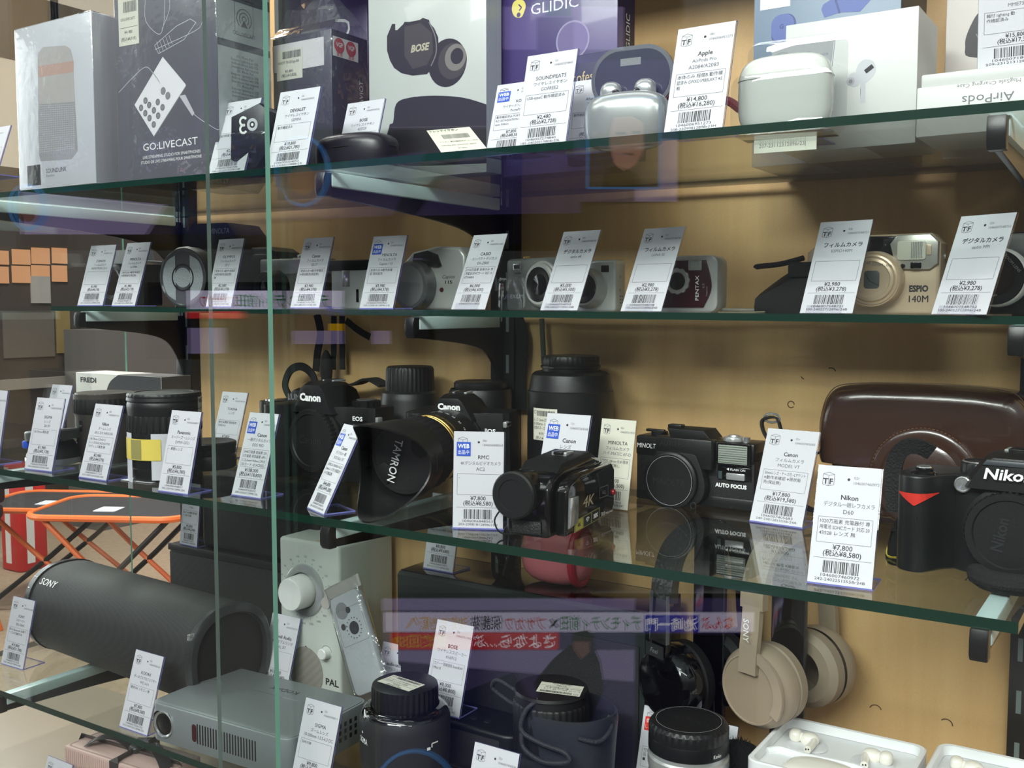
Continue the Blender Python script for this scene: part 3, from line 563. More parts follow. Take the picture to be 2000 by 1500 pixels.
# --- third shelf
pt((-45, 903), (-6, 912), (-25, 762), TD('', '', '', [], '', ''), 'price tag cut off by the left edge of the photo, on the third shelf', Z=S3, rz=0, w=48)
pt((48, 917), (106, 922), (75, 778), TD('SIGMA', RZ_, '28-70', ['28-70mm 現状渡'], '¥1,980', '(税込¥2,178)', '1046007345508', '190-24020415558r24A'), 'price tag marked ¥1,980 in front of the small lens with silver ring', Z=S3, rz=5)
pth((103, 752), S3, TD('', RZ_, '', [], '', ''), 'price tag standing behind the ¥1,980 tag on the third shelf')
pt((154, 933), (206, 941), (187, 790), TD('Nikon', 'ズームレンズ', 'AF-S DX NIKKOR', ['18-70mm 3.5-4.5 G', 'レンズのみ NO.4237335', 'ボディレス販売 無'], '¥3,980', '(税込¥4,378)', '1046006971114', '331-24012915558r23K'), 'price tag in front of the dark grey ribbed zoom lens on the third shelf', Z=S3, rz=0)
pt((309, 960), (370, 967), (337, 803), TD('Panasonic', 'スーパーズームレンズ', 'DMW-GF21', ['・ 単眼レンズ'], '¥5,800', '(税込¥6,380)', '1046006468817', '242-23079412898r23A'), 'price tag marked ¥5,800 in front of the tall lens with yellow tape', Z=S3, rz=2)
pth((435, 766), S3, TD('TOKINA', RZ_, '', ['動作未確認 現状販売', '本体のみ'], '¥7,800', '(税込¥8,580)'), 'price tag behind the flat round black lens on the third shelf')
pt((452, 968), (502, 975), (489, 807), TD('Canon', '一眼デジタルカメラ', 'EOS 90D', ['3440万画素 総画素 325', '0万画素 有効画素 APS-', 'C 22.3mm×14.8mm CMOS', 'SDカード SDXC対応'], '¥108,000', '(税込¥118,800)', '1046007508502', '300-24020512898r23L', '02r', 1), 'price tag marked ¥108,000 with blue WEB badge at the glass door edge', Z=S3, rz=1, badge='web', w=44)
pt((600, 993), (628, 1012), (653, 827), TD('Canon', 'デジタル一眼', 'EOS Kiss X7', ['本体のみ TAMRON 18-27', '0mmレンズ付 充電器付', '※ 付属品無'], '¥44,800', '(税込¥49,280)', '1046007100451', '204-24022515558r24B', '02r', 1), 'narrow-looking price tag turned sideways with blue WEB badge, left of the hooded lens', Z=S3, badge='web', rz=-24, w=43)
pth((809, 778), S3, TD('Nikon', RZ_, 'AF-S', ['55-200mm'], '¥5,800', '(税込¥6,380)'), 'price tag half hidden behind the camera with the hooded lens')
pt((884, 1033), (982, 1036), (894, 845), TD('RMC', '4Kデジタルビデオカメラ', 'AC2', ['-'], '¥7,800', '(税込¥8,580)', '1046006848563', '203-23081812898r23H', '06r', 1), 'upright price tag marked ¥7,800 with blue WEB badge beside the camcorder', Z=S3, badge='web')
pty((1067, 809), 862, S3, TD('Canon', RZ_, 'ZOOM EF', ['70-300mm 1: 4.5-5.6', '本体のみ - DO IS USM'], '¥39,800', '(税込¥43,780)', '1046007243068', '240-24022515558r24B', '11r', 1), 'price tag with blue WEB badge leaning in front of the large black zoom lens', badge='web')
pt((1158, 990), (1226, 999), (1174, 819), TD('MINOLTA', FC, 'ハイ-MATIC AF-D', ['C2D5 38mm f2.8 現状', '動作確認無し'], '¥5,000', '(税込¥5,500)', '1046007517810', '244-24012615558r24C', '02r'), 'ivory price tag between the camcorder and the boxy black flash camera', Z=S3, rz=-4, card=IVORY, clip=True)
pt((1464, 1019), (1562, 1035), (1493, 838), TD('Canon', FC, 'MODEL VT', ['50mmレンズ・ケース付 ~Lマウント', '※動作未確認 ※現状販', '売(保証無)'], '¥17,800', '(税込¥19,580)', '1046007405683', '245-24012815558r24A', '01r'), 'price tag marked ¥17,800 standing left of the brown leather camera case', Z=S3, rz=-6)
pt((1576, 1139), (1700, 1158), (1605, 911), TD('Nikon', 'デジタル一眼レフカメラ', 'D60', ['1020万画素 充電器付 専', '用電池 SDHCカード 対応 20', '43528 レンズ 無'], '¥7,800', '(税込¥8,580)', '1046007460972', '242-24022515558r24B', '02r'), 'largest price tag in view, marked ¥7,800, left of the camera with red triangle', Z=S3, rz=4)
# --- lowest shelf
pt((2, 1297), (48, 1308), (27, 1166), TD('SONY', 'スピーカー', 'SRS-XB43', ['防水 Bluetooth 充電ケ', 'ーブル付 動作OK'], '¥19,800', '(税込¥21,780)', '1046007531205', '300-24022512896r24B'), 'price tag in front of the left end of the mesh barrel speaker', Z=S4, rz=2)
pt((233, 1420), (284, 1440), (266, 1270), TD('KODAK', 'ポータブルプロジェクター', 'WD-616', ['動作OK リモコン 無'], '¥7,800', '(税込¥8,580)', '1046007506103', '210-24012012898r23L'), 'price tag standing at the left front corner of the silver projector', Z=S4, rz=0)
pty((529, 1199), 905, S4, TD('Tivoli Audio', 'ポータブルラジオ', 'PAL BT', [''], '¥18,800', '(税込¥20,680)'), 'price tag standing in front of the white radio, behind the projector', w=50)
pth((598, 1364), S4, TD('SIGMA', 'ズームレンズ', '18-200mm 1:3.5-6.3 DC', ['5041938'], '¥9,800', '(税込¥10,780)', '1046007408511', '', '02r'), 'price tag marked ¥9,800 left of the black lens with a ribbed cap')
pty((749, 1254), 925, S4, TD('audio-technica', 'ワイヤレススピーカー', 'AT-SP', ['B'], '¥6,800', '(税込¥7,480)'), 'price tag marked ¥6,800 standing behind the black lens with a ribbed cap')
pty((853, 1212), 878, S4 + 53, TD('BOSE', 'ワイヤレススピーカー', '416912', ['カバー一部破損有 SoundLink', 'Mini II'], '¥8,000', '(税込¥8,800)', '1046007511902', '200-24020212898r24C', '02r'), 'price tag marked ¥8,000 right of the black lens with a ribbed cap')
pth((928, 1451), S4, TD('Canon', RZ_, 'EF', ['50mm'], '¥4,980', '(税込¥5,478)', '1046007408508', '', '02r'), 'price tag at the bottom edge of the photo in front of the drawstring pouch')
pth((1259, 1379), S4, TD('OLYMPUS', RZ_, '', ['付属', '品 無', '■'], '¥6,800', '(税込¥7,480)', '', '', '01r••', 1), 'price tag with red reduced badge behind the silver lens with flat black cap', badge='down')
pth((1349, 1401), S4, TD('', '', '', [], '', '', '', '', '02r'), 'price tag tucked right behind the silver lens, beside the beige headphones')
# ================================================================ topmost shelf
FILM = clear('shrink_film', (.97, .975, .98), .06, gain=1.6, rough=.06, haze=.04, wob=.25)
BAGF = clear('plastic_bag_film', (.96, .965, .97), .07, gain=1.6, rough=.08, haze=.05, wob=.6)
CLEARP = clear('clear_plastic_stand', (.95, .96, .96), .06, gain=1.3)
def carton(name, label, cat, xl, xr, yt, Y, xs, front, side, top=None, zb=None, group=None, h=None, tilt=0):
    """a standing box: front face between two pixel columns at depth Y, its right side reaching pixel column xs"""
    a = atY(xl, 300, Y); c = atY(xr, 300, Y); zb = S1(a.x) if zb is None else zb; z1 = atY(xl, yt, Y).z if h is None else zb + h
    dp = atX(xs, 300, c.x).y - Y; t = thing(name, label, cat, (a.x, Y, zb + .6), tilt, group); w_ = c.x - a.x; hh = z1 - zb
    b = MB(); b.box(0, w_, 0, dp, 0, hh, front, .8, 2)
    b.quad(Fr((w_, 0, 0), (0, 1, 0)), .8, .8, dp - .8, hh - .8, side, .05)
    if top: b.quad(Fr((0, 0, hh), (1, 0, 0), (0, 1, 0)), .8, .8, w_ - .8, dp - .8, top, .05)
    b.build('box_body', t)
    global PP, PXm, PZm
    PP = lambda x, y: ((lambda q: (q.x - a.x, max(.6, min(hh - .6, q.z - zb))))(atY(x, y, Y)))
    PXm = lambda x: atY(x, 180, Y).x - a.x; PZm = lambda y: max(.6, atY((xl + xr) / 2, y, Y).z - zb)
    return t, w_, hh, dp
# boxed cylinder speaker
SPB = M('speaker_box_white', (194, 196, 202), .3, coat=.3); SPS = M('speaker_box_side', (168, 168, 176), .3, coat=.3)
t, W, H, D = carton('speaker_box', 'white carton picturing a tall cylinder speaker, wrapped in shiny film', 'box', 37, 186, 58, 737, 232, SPB, SPS)
b = MB(); f = Fr((0, 0, 0)); k = W / 149.0; PX, PZ = PXm, PZm
G1 = M('print_silver', (178, 174, 172), .35, coat=.3); G2 = M('print_copper', (186, 156, 146), .35, coat=.3); G3 = M('print_mesh_grey', (150, 150, 152), .35, coat=.3)
b.poly(f, [PP(76, 302), PP(80, 316), PP(140, 312), PP(152, 296), PP(142, 120), PP(138, 98), PP(80, 98), PP(74, 108)][::1], G3, .1)
b.poly(f, [PP(75, 130), PP(144, 120), PP(138, 97), PP(128, 90), PP(84, 93), PP(74, 106)], G1, .15)
b.poly(f, [PP(75, 152), PP(144, 142), PP(144, 120), PP(75, 130)], G2, .15); b.poly(f, [PP(76, 205), PP(146, 200), PP(144, 142), PP(75, 152)], G1, .14)
for i in range(22): b.line(f, [PP(76.5, 208 + i * 4.3), PP(147, 204 + i * 4.1)], .45, SPB, .18)
for i in range(16): b.line(f, [PP(78 + i * 4.3, 207), PP(79 + i * 4.4, 302)], .4, SPB, .18)
b.quad(f, PX(48), PZ(362) + 2, PX(74), PZ(318), M('box_badge_black', (34, 32, 34), .4), .15); b.text(f, 'BOSE', PX(52), PZ(342), 3.6, WHITE, w=16 * k, shear=.2, bold=.03, capfit=True)
b.text(f, 'SOUNDLINK', PX(85), PZ(337), 5.2, INK, w=40 * k, capfit=True); b.text(f, 'Revolve', PX(85), PZ(345), 3.6, GREYP, capfit=True)
b.build('front_print', t); b = MB(); b.box(-.9, W + .9, -.9, D + .9, .3, H + 1.2, FILM, 2.5, 3); b.build('shrink_film', t)
# live streaming box
GB = M('charcoal_box_print', (92, 90, 100), .3, coat=.35); GS = M('pale_box_side', (196, 202, 206), .35)
t, W, H, D = carton('streaming_kit_box', 'charcoal carton picturing a white diamond mixer with round buttons', 'box', 231, 428, -40, 757, 532, GB, GS)
b = MB(); f = Fr((0, 0, 0)); k = W / 197.0; PX, PZ = PXm, PZm
b.poly(f, [PP(263, 206), PP(301, 268), PP(363, 170), PP(363, 166), PP(318, 112)], M('mixer_white_print', (226, 224, 228), .35, coat=.3), .15)
b.line(f, [PP(301, 268), PP(363, 170)], 1.2, GREYP, .2)
for (x, y) in ((284, 190), (275, 203), (291, 200), (308, 197), (283, 215), (300, 212), (317, 209), (291, 226), (308, 224), (299, 240)): b.poly(f, circ(3.6 * k * 1.2, PX(x), PZ(y), 16), INK2, .22); b.poly(f, circ(2.3 * k * 1.2, PX(x), PZ(y), 14), GREYP, .26)
for (x, y) in ((319, 177), (328, 188)): b.poly(f, circ(5 * k, PX(x), PZ(y), 14), GREYP, .22)
WL = M('white_line_art', (206, 206, 214), .4)
for pl in ([(232, 182), (262, 150), (285, 132), (300, 145), (312, 162)], [(303, 98), (380, 62), (395, 45), (402, 20), (396, -10), (380, -30)], [(352, 190), (380, 225), (420, 252), (428, 254)], [(284, 0), (285, 42), (310, 68), (320, 48), (322, -4)], [(330, -8), (331, 20), (316, 60)]):
    q = cr([(*PP(x, y), 0) for x, y in pl], 5); b.line(f, [(v.x, v.y) for v in q], .55, WL, .15)
b.line(f, [PP(x, y) for x, y in ((302, 90), (310, 106), (360, 78), (383, 45), (372, 38), (345, 52))], .6, WL, .15, closed=True)
for i in range(5): b.line(f, [PP(306 + i * 6, 82 - i * 3), PP(313 + i * 6, 104 - i * 4)], .5, WL, .15)
b.poly(f, [PP(x, y) for x, y in ((350, 188), (362, 186), (380, 222), (376, 228))], M('plug_print', (190, 186, 194), .4), .16)
b.text(f, 'GO:LIVECAST', PX(277), PZ(290), 8, WHITE, w=106 * k, capfit=True); b.text(f, 'LIVE STREAMING STUDIO FOR SMARTPHONES', PX(276), PZ(306), 3.2, WHITE, w=112 * k, capfit=True); b.text(f, 'STUDIO DE LIVE STREAMING POUR SMARTPHONE', PX(272), PZ(316), 3.2, WHITE, w=118 * k, capfit=True)
f2 = Fr((W, 0, 0), (0, 1, 0)); kz = lambda y: PZ(y) 
for y0, y1, tx in ((-6, 14, 'iOS / Android APP'), (92, 106, 'COMPATIBLE DEVICES')): b.quad(f2, 1, kz(y1), D - 1, kz(y0), M('box_side_band', (104, 106, 114), .4), .15); b.text(f2, tx, D / 2, kz(y1) + 2, 6, WHITE, al='c', w=D * .6)
b.line(f2, rrect(D * .34, 44 * k, 4, D * .5, kz(42)), .6, GREYP, .15, closed=True)
for r_ in (3, 7, 11): b.line(f2, circ(r_ * k * 1.1, D * .5, kz(44), 20, -50, 230), 1, GREYP, .2)
b.poly(f2, [(D * .5, kz(46)), (D * .5 - 5, kz(60)), (D * .5 + 5, kz(60))], GREYP, .2); b.text(f2, 'GO:LIVECAST', D / 2, kz(78), 6, GREYP, al='c', w=D * .42)
for i in range(18): b.text(f2, ['iOS: iPhone iPad', 'Requires Lightning to USB', 'Android devices with USB', 'Smartphone App required'][i % 4], D / 2, kz(122 + i * 7), 4.2, INK2, al='c', w=D * (.5 if i % 4 else .3))
b.build('box_print', t)
b = MB(); fs = Fr((PX(236), 0, PZ(72)), (1, 0, -.02)); b.slab(fs, 0, 0, 41 * k, 62 * k, .2, .5, IVORY); b.text(fs, '¥4,480', 20 * k, 15 * k, 5, INK, al='c', d=.6); b.text(fs, '(税込¥4,928)', 20 * k, 6 * k, 5, INK, al='c', d=.6, wmax=36 * k); b.text(fs, 'GO:LIVECAST', 4, 32 * k, 4.2, INK, d=.6, wmax=34 * k); b.line(fs, [(2, 23 * k), (39 * k, 23 * k)], .4, INK, .6)
rr = random.Random(5); xx = 11 * k
while xx < 37 * k: q = rr.choice((.4, .8)); b.quad(fs, xx, 42 * k, xx + q, 56 * k, INK, .6); xx += q + rr.choice((.4, .7))
b.build('price_sticker', t); b = MB(); b.box(-.9, W + .9, -.9, D + .9, .3, H + 1.2, FILM, 2.5, 3); b.build('shrink_film', t)
# small black clip camera in a clear stand
t = thing('clip_camera', 'small black clip-on camera with white ring emblem, in a clear bent stand', 'camera', (atY(488, 320, 752).x, 752, S1(-800) + 2), 12)
NAVY = M('near_black_navy', (30, 31, 42), .35); b = MB()
b.prism([(-25, 14), (-23, 58), (12, 70), (25, 60), (23, 22), (8, 4), (-6, 2)], 0, 14, NAVY, 'xz', 3); b.prism([(12, 68), (26, 58), (24, 20), (9, 4)], 10, 34, M('dark_violet_plastic', (28, 22, 48), .3), 'xz', 4); b.build('body', t)
b = MB(); f = Fr((0, 0, 0)); b.ringf(f, circ(6.5, 4, 48, 24), circ(3.4, 4, 48, 24), M('emblem_white', (196, 196, 204), .4), .2); b.poly(f, circ(1.6, 4, 48, 12), WHITE, .25); b.line(f, circ(4, -7, 52, 14, 30, 300), 2.4, WHITE, .2); b.line(f, circ(4, -7, 44, 14, 60, 330), 2.4, WHITE, .2); b.build('emblem', t)
b = MB(); pl = cr([(-38, -2, 28), (-36, -10, 6), (-20, -14, 0), (20, -14, 0)], 5); b.prism(rrect(62, 40, 8, 2, 18), -14, -12.6, CLEARP, 'xz', .4); b.box(-29, 33, -14, 30, -1.6, -.2, CLEARP, .4); b.build('clear_stand', t)
# bagged black carton
BB = M('black_carton', (30, 28, 40), .35, coat=.2)
t, W, H, D = carton('bagged_earphone_box', 'black earphone carton with white band, inside a crinkled clear plastic bag', 'box', 536, 650, 78, 850, 720, BB, BB)
b = MB(); f = Fr((0, 0, 0)); k = W / 114.0; PX, PZ = PXm, PZm
b.quad(f, 0, PZ(135), PX(634), PZ(80), M('white_band', (214, 210, 212), .4), .2); b.text(f, 'TI', PX(598), PZ(104), 7, GREYP, capfit=True)
b.slab(f, PX(542), PZ(152), PX(592), PZ(92), .3, .6, IVORY); b.text(f, '¥3,480', PX(566), PZ(138), 4.4, INK, al='c', d=.8); b.text(f, '(税込¥3,828)', PX(566), PZ(146), 4.4, INK, al='c', d=.8, wmax=40 * k); b.text(f, 'AVIOT TE-D01gv-BK', PX(545), PZ(120), 4, INK, d=.8, wmax=42 * k)
rr = random.Random(9); xx = PX(554)
while xx < PX(588): q = rr.choice((.4, .8)); b.quad(f, xx, PZ(110), xx + q, PZ(96), INK, .8); xx += q + rr.choice((.4, .7))
b.build('box_print', t)
b = MB(); f2 = Fr((W, 0, 0), (0, 1, 0)); b.slab(f2, 2, PZ(118), D * .72, PZ(80), .2, .5, WHITE)
RED = M('award_red', (206, 72, 66), .45)
for q in (.2, .52): b.poly(f2, circ(10.5 * k, D * q, PZ(96), 24), RED, .7); b.text(f2, 'VGP', D * q, PZ(99), 7, WHITE, al='c', bold=.03, d=.9, wmax=14 * k); b.text(f2, '金賞', D * q, PZ(116), 5, RED, al='c', d=.9)
b.build('award_sticker', t); b = MB(); b.text(f2, 'AVIOT', D * .85, PZ(200), 9, WHITE, rot=90, d=.4); b.build('side_lettering', t)
b = MB(); rr = random.Random(4); rings = []
for j, (z, s_) in enumerate(((0, 1.0), (H * .3, 1.06), (H * .6, 1.04), (H, 1.05), (H + 14, .98), (H + 30, .8), (H + 38, .6))):
    rings.append([Vector((W / 2 + (x - W / 2) * s_ + rr.uniform(-1, 1), (D / 2 + (y - D / 2) * s_ * (1 if j < 4 else .5)) + rr.uniform(-1, 1), z + (rr.uniform(-6, 6) if j > 4 else 0))) for x, y in [(-2, -2), (W * .25, -3.5), (W * .5, -2.2), (W * .75, -3.5), (W + 2, -2), (W + 3, D * .5), (W + 2, D + 2), (W * .5, D + 3), (-2, D + 2), (-3, D * .5)]])
b.loft(rings, BAGF); b.build('clear_bag', t)
# dark violet box lettered along its side, behind
VIO = M('dark_violet_box', (58, 46, 84), .35)
t, W, H, D = carton('violet_box', 'dark violet carton with large sideways letters behind the bagged box', 'box', 628, 720, -60, 965, 724, VIO, VIO)
b = MB(); b.text(Fr((0, 0, 0)), 'R', W * .3, H - 52, 26, WHITE, rot=80, capfit=True); b.text(Fr((0, 0, 0)), 'U', W * .62, H - 90, 26, WHITE, rot=80, capfit=True); b.build('lettering', t)
t, W, H, D = carton('tall_carton', 'tall pale grey carton standing behind the live streaming box', 'box', 540, 628, -60, 975, 634, M('dim_grey_carton', (120, 118, 116), .6), M('dim_grey_carton', (120, 118, 116), .6))
b = MB(); b.quad(Fr((0, 0, 0)), W * .1, H * .3, W * .6, H * .95, M('black_carton_panel', (40, 42, 40), .4), .2); b.build('dark_panel', t)
# earbud carton with big picture
EBW = M('earbud_carton_pale', (186, 190, 187), .35, coat=.2)
t, W, H, D = carton('earbud_box', 'pale carton with a large picture of two black earbuds and their case', 'box', 722, 950, -50, 872, 980, EBW, M('earbud_carton_side', (188, 196, 196), .35, coat=.2))
b = MB(); f = Fr((0, 0, 0)); k = W / 228.0; zb = S1(-700); PX, PZ = PXm, PZm
PB = M('print_black', (42, 40, 44), .35, coat=.2); PB2 = M('print_charcoal', (66, 62, 62), .35, coat=.2); PB3 = M('print_grey', (120, 116, 112), .35, coat=.2)
bud = [(766, 48), (756, 72), (756, 100), (762, 120), (770, 134), (784, 144), (806, 149), (834, 146), (850, 130), (857, 104), (856, 74), (848, 56), (841, 48), (838, 40), (826, 36), (820, 40), (800, 44), (790, 44), (788, 48), (776, 60), (772, 60), (772, 48)]
b.poly(f, [PP(x, y) for x, y in bud][::-1], PB, .12); b.line(f, [(q.x, q.y) for q in cr([(*PP(x, y), 0) for x, y in ((838, 44), (850, 72), (852, 104), (842, 130))], 4)], 1.4, PB3, .2); b.poly(f, [PP(x, y) for x, y in ((790, 54), (822, 46), (844, 66), (846, 104), (834, 128), (806, 136), (790, 110))][::-1], PB2, .16)
b.text(f, 'BOSE', PX(803), PZ(99), 8, M('print_pale', (176, 170, 150), .4), w=37 * k, shear=.25, bold=.04, d=.25, capfit=True)
b.poly(f, circ(36 * k, PX(874), PZ(130), 30), PB, .14); b.poly(f, circ(27 * k, PX(884), PZ(128), 26), PB2, .18); b.poly(f, circ(20 * k, PX(890), PZ(122), 24), PB3, .2); b.poly(f, circ(12 * k, PX(893), PZ(120), 20), PB, .24)
b.poly(f, [(q.x, q.y) for q in cr([(*PP(x, y), 0) for x, y in ((950, 205), (905, 192), (850, 188), (800, 192), (774, 204), (768, 240), (760, 250), (762, 320), (950, 320))], 4)], PB, .12); b.line(f, [PP(762, 250), PP(950, 248)], 1.2, PB2, .2)
b.build('front_print', t)
# dark charging case
t = thing('charging_case', 'dark rounded earbud charging case lying behind the loose ivory card', 'earbud case', (atY(682, 300, 800).x, 812, S1(-620) + .2), 0)
b = MB(); b.egg((0, 0, 21), (48, 26, 21), M('case_black_soft', (34, 31, 40), .32), .55, .7); b.build('shell', t); b = MB(); b.tube([(48.4 * math.cos(a * PI / 18), 26.3 * math.sin(a * PI / 18) if True else 0, 26) for a in range(36)], .4, BLKM, 4, closed=True); b.build('lid_seam', t)
# violet carton with leaf logo
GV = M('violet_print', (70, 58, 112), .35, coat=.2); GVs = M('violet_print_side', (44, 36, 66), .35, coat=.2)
t, W, H, D = carton('violet_earphone_box', 'violet earphone carton with round yellow logo and a pale clear earpiece picture', 'box', 978, 1204, -50, 905, 1238, GV, GVs)
b = MB(); f = Fr((0, 0, 0)); k = W / 226.0; PX, PZ = PXm, PZm
YL = M('logo_yellow', (222, 208, 112), .4); b.poly(f, [(q.x, q.y) for q in cr([(*PP(x, y), 0) for x, y in ((1000, 22), (1006, 34), (1018, 35), (1024, 24), (1027, 12), (1022, 2), (1010, 1), (1002, 8))], 4, True)][::-1], YL, .15); b.poly(f, circ(4 * k, PX(1013), PZ(16), 14), GV, .2); b.line(f, [PP(1013, 10), PP(1019, 16), PP(1014, 22)], 1.4, GV, .22)
b.text(f, 'GLIDIC', PX(1037), PZ(21), 18 * k, M('logo_pale', (222, 220, 232), .4), w=92 * k, capfit=True)
b.ringf(f, circ(32 * k, PX(1118), PZ(84), 26), circ(29 * k, PX(1118), PZ(84), 26), M('print_lavender', (150, 142, 176), .4), .15); b.poly(f, circ(29 * k, PX(1118), PZ(84), 26), M('print_mauve', (112, 100, 146), .4), .14); b.text(f, 'GLIDIC', PX(1112), PZ(72), 4 * k, WHITE, w=22 * k, capfit=True)
b.text(Fr((W, 0, 0), (0, 1, 0)), 'GLIDIC', D * .7, H - 150 * k, 12, WHITE, rot=90, w=34); b.build('front_print', t)
# navy box with gold lettering
NV = M('navy_carton', (44, 44, 78), .35)
t, W, H, D = carton('navy_headset_box', 'navy carton with pale gold lettering behind the open silver earbud case', 'box', 1108, 1250, 112, 862, 1262, NV, NV)
b = MB(); b.text(Fr((0, 0, 0)), 'Professional', 0, H - 26, 15, M('gold_lettering', (196, 178, 130), .4), w=W * .7); b.quad(Fr((0, 0, 0)), 1, H - 8, W - 1, H - 1, M('navy_carton_top', (70, 66, 104), .4), .1); b.build('lettering', t)
# open silver earbud case
c = atY(1224, 285, 775); t = thing('earbud_case', 'open silver pill-shaped earbud case with two silver earbuds inside', 'earbud case', (c.x, 775, S1(c.x) + .2), 6)
SLV = M('satin_silver_plastic', (172, 176, 176), .22, metal=.55); LIDG = M('case_lid_smoky', (64, 66, 84), .15, coat=.5)
b = MB(); b.egg((0, 0, 20), (37, 16, 24), SLV, .6, .75); b.build('base', t)
b = MB(); po = rrect(73, 52, 25, 0, 58, 10); pi_ = rrect(66, 45, 21.5, 0, 58, 10); b.prism(po, 11, 17, M('lid_rim', (150, 132, 112), .25, metal=.4), 'xz', 2); b.ringf(Fr((0, 11, 0)), po, pi_, M('lid_inner_rim', (120, 124, 132), .2, metal=.5), .1); b.prism(pi_, 10.4, 11.2, LIDG, 'xz'); b.quad(Fr((0, 10.4, 0)), -10, 68, 8, 74, M('lid_label', (120, 124, 128), .3), .2); b.build('lid', t)
for sx_ in (-1, 1):
    b = MB(); b.egg((sx_ * 15, 2, 44), (9.5, 7, 10), SLV, .8, .9); b.egg((sx_ * 10, -2, 42), (5, 4, 5), BLKG); b.build('earbud', t)
# red neckband
RDN = M('red_silicone', (168, 36, 54), .35); c = atY(1296, 170, 815); t = thing('neckband_earphones', 'red and black neckband earphones looping behind the ¥14,800 tag', 'earphones', (c.x, 815, S1(c.x)), 0)
def lp(lst, Y0): return [(q.x - c.x, q.y - 815, q.z - S1(c.x)) for q in (atY(x, y, Y0 + i * 2) for i, (x, y) in enumerate(lst))]
b = MB(); b.tube(cr(lp([(1262, 262), (1264, 200), (1272, 150), (1284, 126), (1300, 132), (1306, 175), (1312, 235)], 815), 6), 4.5, RDN, 10); b.build('band', t)
b = MB(); b.tube(cr(lp([(1276, 165), (1284, 138), (1296, 142), (1302, 178)], 811), 6), 4, BLKM, 10); b.build('inner_band', t); b = MB(); b.tube(cr(lp([(1312, 235), (1370, 215), (1415, 196), (1446, 214)], 822), 6), 3.6, RDN, 8); b.build('cord', t)
# blue-grey earphone box
BG_ = M('blue_grey_box', (120, 138, 160), .4); t, W, H, D = carton('blue_earphone_box', 'blue-grey carton picturing blue earbuds behind the white earbud cartons', 'box', 1468, 1752, -60, 955, 1840, BG_, M('box_side_black', (26, 25, 26), .4))
b = MB(); f = Fr((0, 0, 0)); k = W / 284.0; PX, PZ = PXm, PZm
BU = M('earbud_blue_print', (88, 104, 168), .35); BU2 = M('earbud_blue_dark', (62, 76, 134), .35); BU3 = M('earbud_blue_shade', (98, 104, 140), .4)
b.poly(f, rrect(40 * k, 50 * k, 16 * k, PX(1526), PZ(62)), BU3, .12); b.poly(f, rrect(50 * k, 58 * k, 20 * k, PX(1528), PZ(46)), BU2, .14); b.poly(f, rrect(46 * k, 52 * k, 19 * k, PX(1526), PZ(43)), BU, .18); b.text(f, 'G', PX(1520), PZ(45), 12 * k, BU2, d=.25, bold=.04)
b.poly(f, [PP(x, y) for x, y in ((1604, 20), (1608, 10), (1640, -10), (1690, -30), (1702, 0), (1680, 24), (1640, 26), (1610, 36))], BU, .14); b.poly(f, [PP(x, y) for x, y in ((1630, 2), (1634, 0), (1642, 26), (1638, 28))], BU2, .18); b.quad(f, PX(1482), PZ(2), PX(1540), PZ(-40), WHITE, .2); b.build('front_print', t)
# white earbud carton
WB = M('white_carton', (206, 208, 206), .4, var=.01); WBs = M('white_carton_side', (204, 206, 204), .4, var=.01)
t, W, H, D = carton('white_earbud_box', 'square white carton picturing one white stem earbud', 'box', 1530, 1787, 52, 882, 1824, WB, WBs)
b = MB(); f = Fr((0, 0, 0)); k = W / 257.0; PX, PZ = PXm, PZm
PW = M('earbud_print_pale', (190, 192, 198), .4); PW2 = M('earbud_print_grey', (168, 170, 178), .4)
b.poly(f, [(q.x, q.y) for q in cr([(*PP(x, y + 8), 0) for x, y in ((1681, 192), (1681, 160), (1690, 156), (1705, 142), (1711, 126), (1704, 112), (1688, 110), (1676, 120), (1672, 136), (1680, 152))], 4, True)], PW, .15)
b.poly(f, circ(14 * k, PX(1668), PZ(158), 22), PW, .18); b.poly(f, circ(8 * k, PX(1661), PZ(161), 18), PW2, .22); b.poly(f, circ(4 * k, PX(1661), PZ(161), 14), GREYP, .26); b.quad(f, PX(1681), PZ(205), PX(1690), PZ(160), PW, .2)
b.poly(f, [(PX(1689) + 9.5 * k * math.cos(a) * 1.0 + (0), PZ(136) + 9.5 * k * math.sin(a) * .45) for a in [i * PI / 8 for i in range(16)]], INK, .3) if False else b.line(f, [PP(1690, 142), PP(1705, 130)], 3.6, INK, .3); b.build('front_print', t)
# white earbud case in a clear stand
c = atY(1532, 270, 792); t = thing('white_earbud_case', 'glossy white rounded earbud case held upright in a bent clear stand', 'earbud case', (c.x, 792, S1(c.x) + 1), 4)
GW = M('glossy_white', (214, 216, 211), .08, coat=.5, var=.01); b = MB(); b.egg((0, 0, 31), (36, 14, 30), GW, .5, .6); b.build('shell', t); b = MB(); b.tube([(36.1 * math.copysign(abs(math.cos(a)) ** .6, math.cos(a)), 14.1 * math.copysign(abs(math.sin(a)) ** .6, math.sin(a)), 43) for a in [i * PI / 20 for i in range(40)]], .25, GREYP, 4, closed=True); b.build('lid_seam', t)
b = MB(); b.prism(rrect(78, 46, 10, 1, 23), -17, -15.6, CLEARP, 'xz', .4); b.prism(rrect(78, 78, 10, 4, 39), 17, 18.4, CLEARP, 'xz', .4); b.box(-34, 38, -16, 18, -.8, .6, CLEARP, .4); b.build('clear_stand', t)
b = MB(); b.slab(Fr((0, 0, 0)), -22, -13, 26, -3, 6, 6.3, IVORY); b.text(Fr((0, -6.4, 0)), '207-23112312896r23J', -18, -9, 4, GREYP, w=36); b.build('price_slip', t)
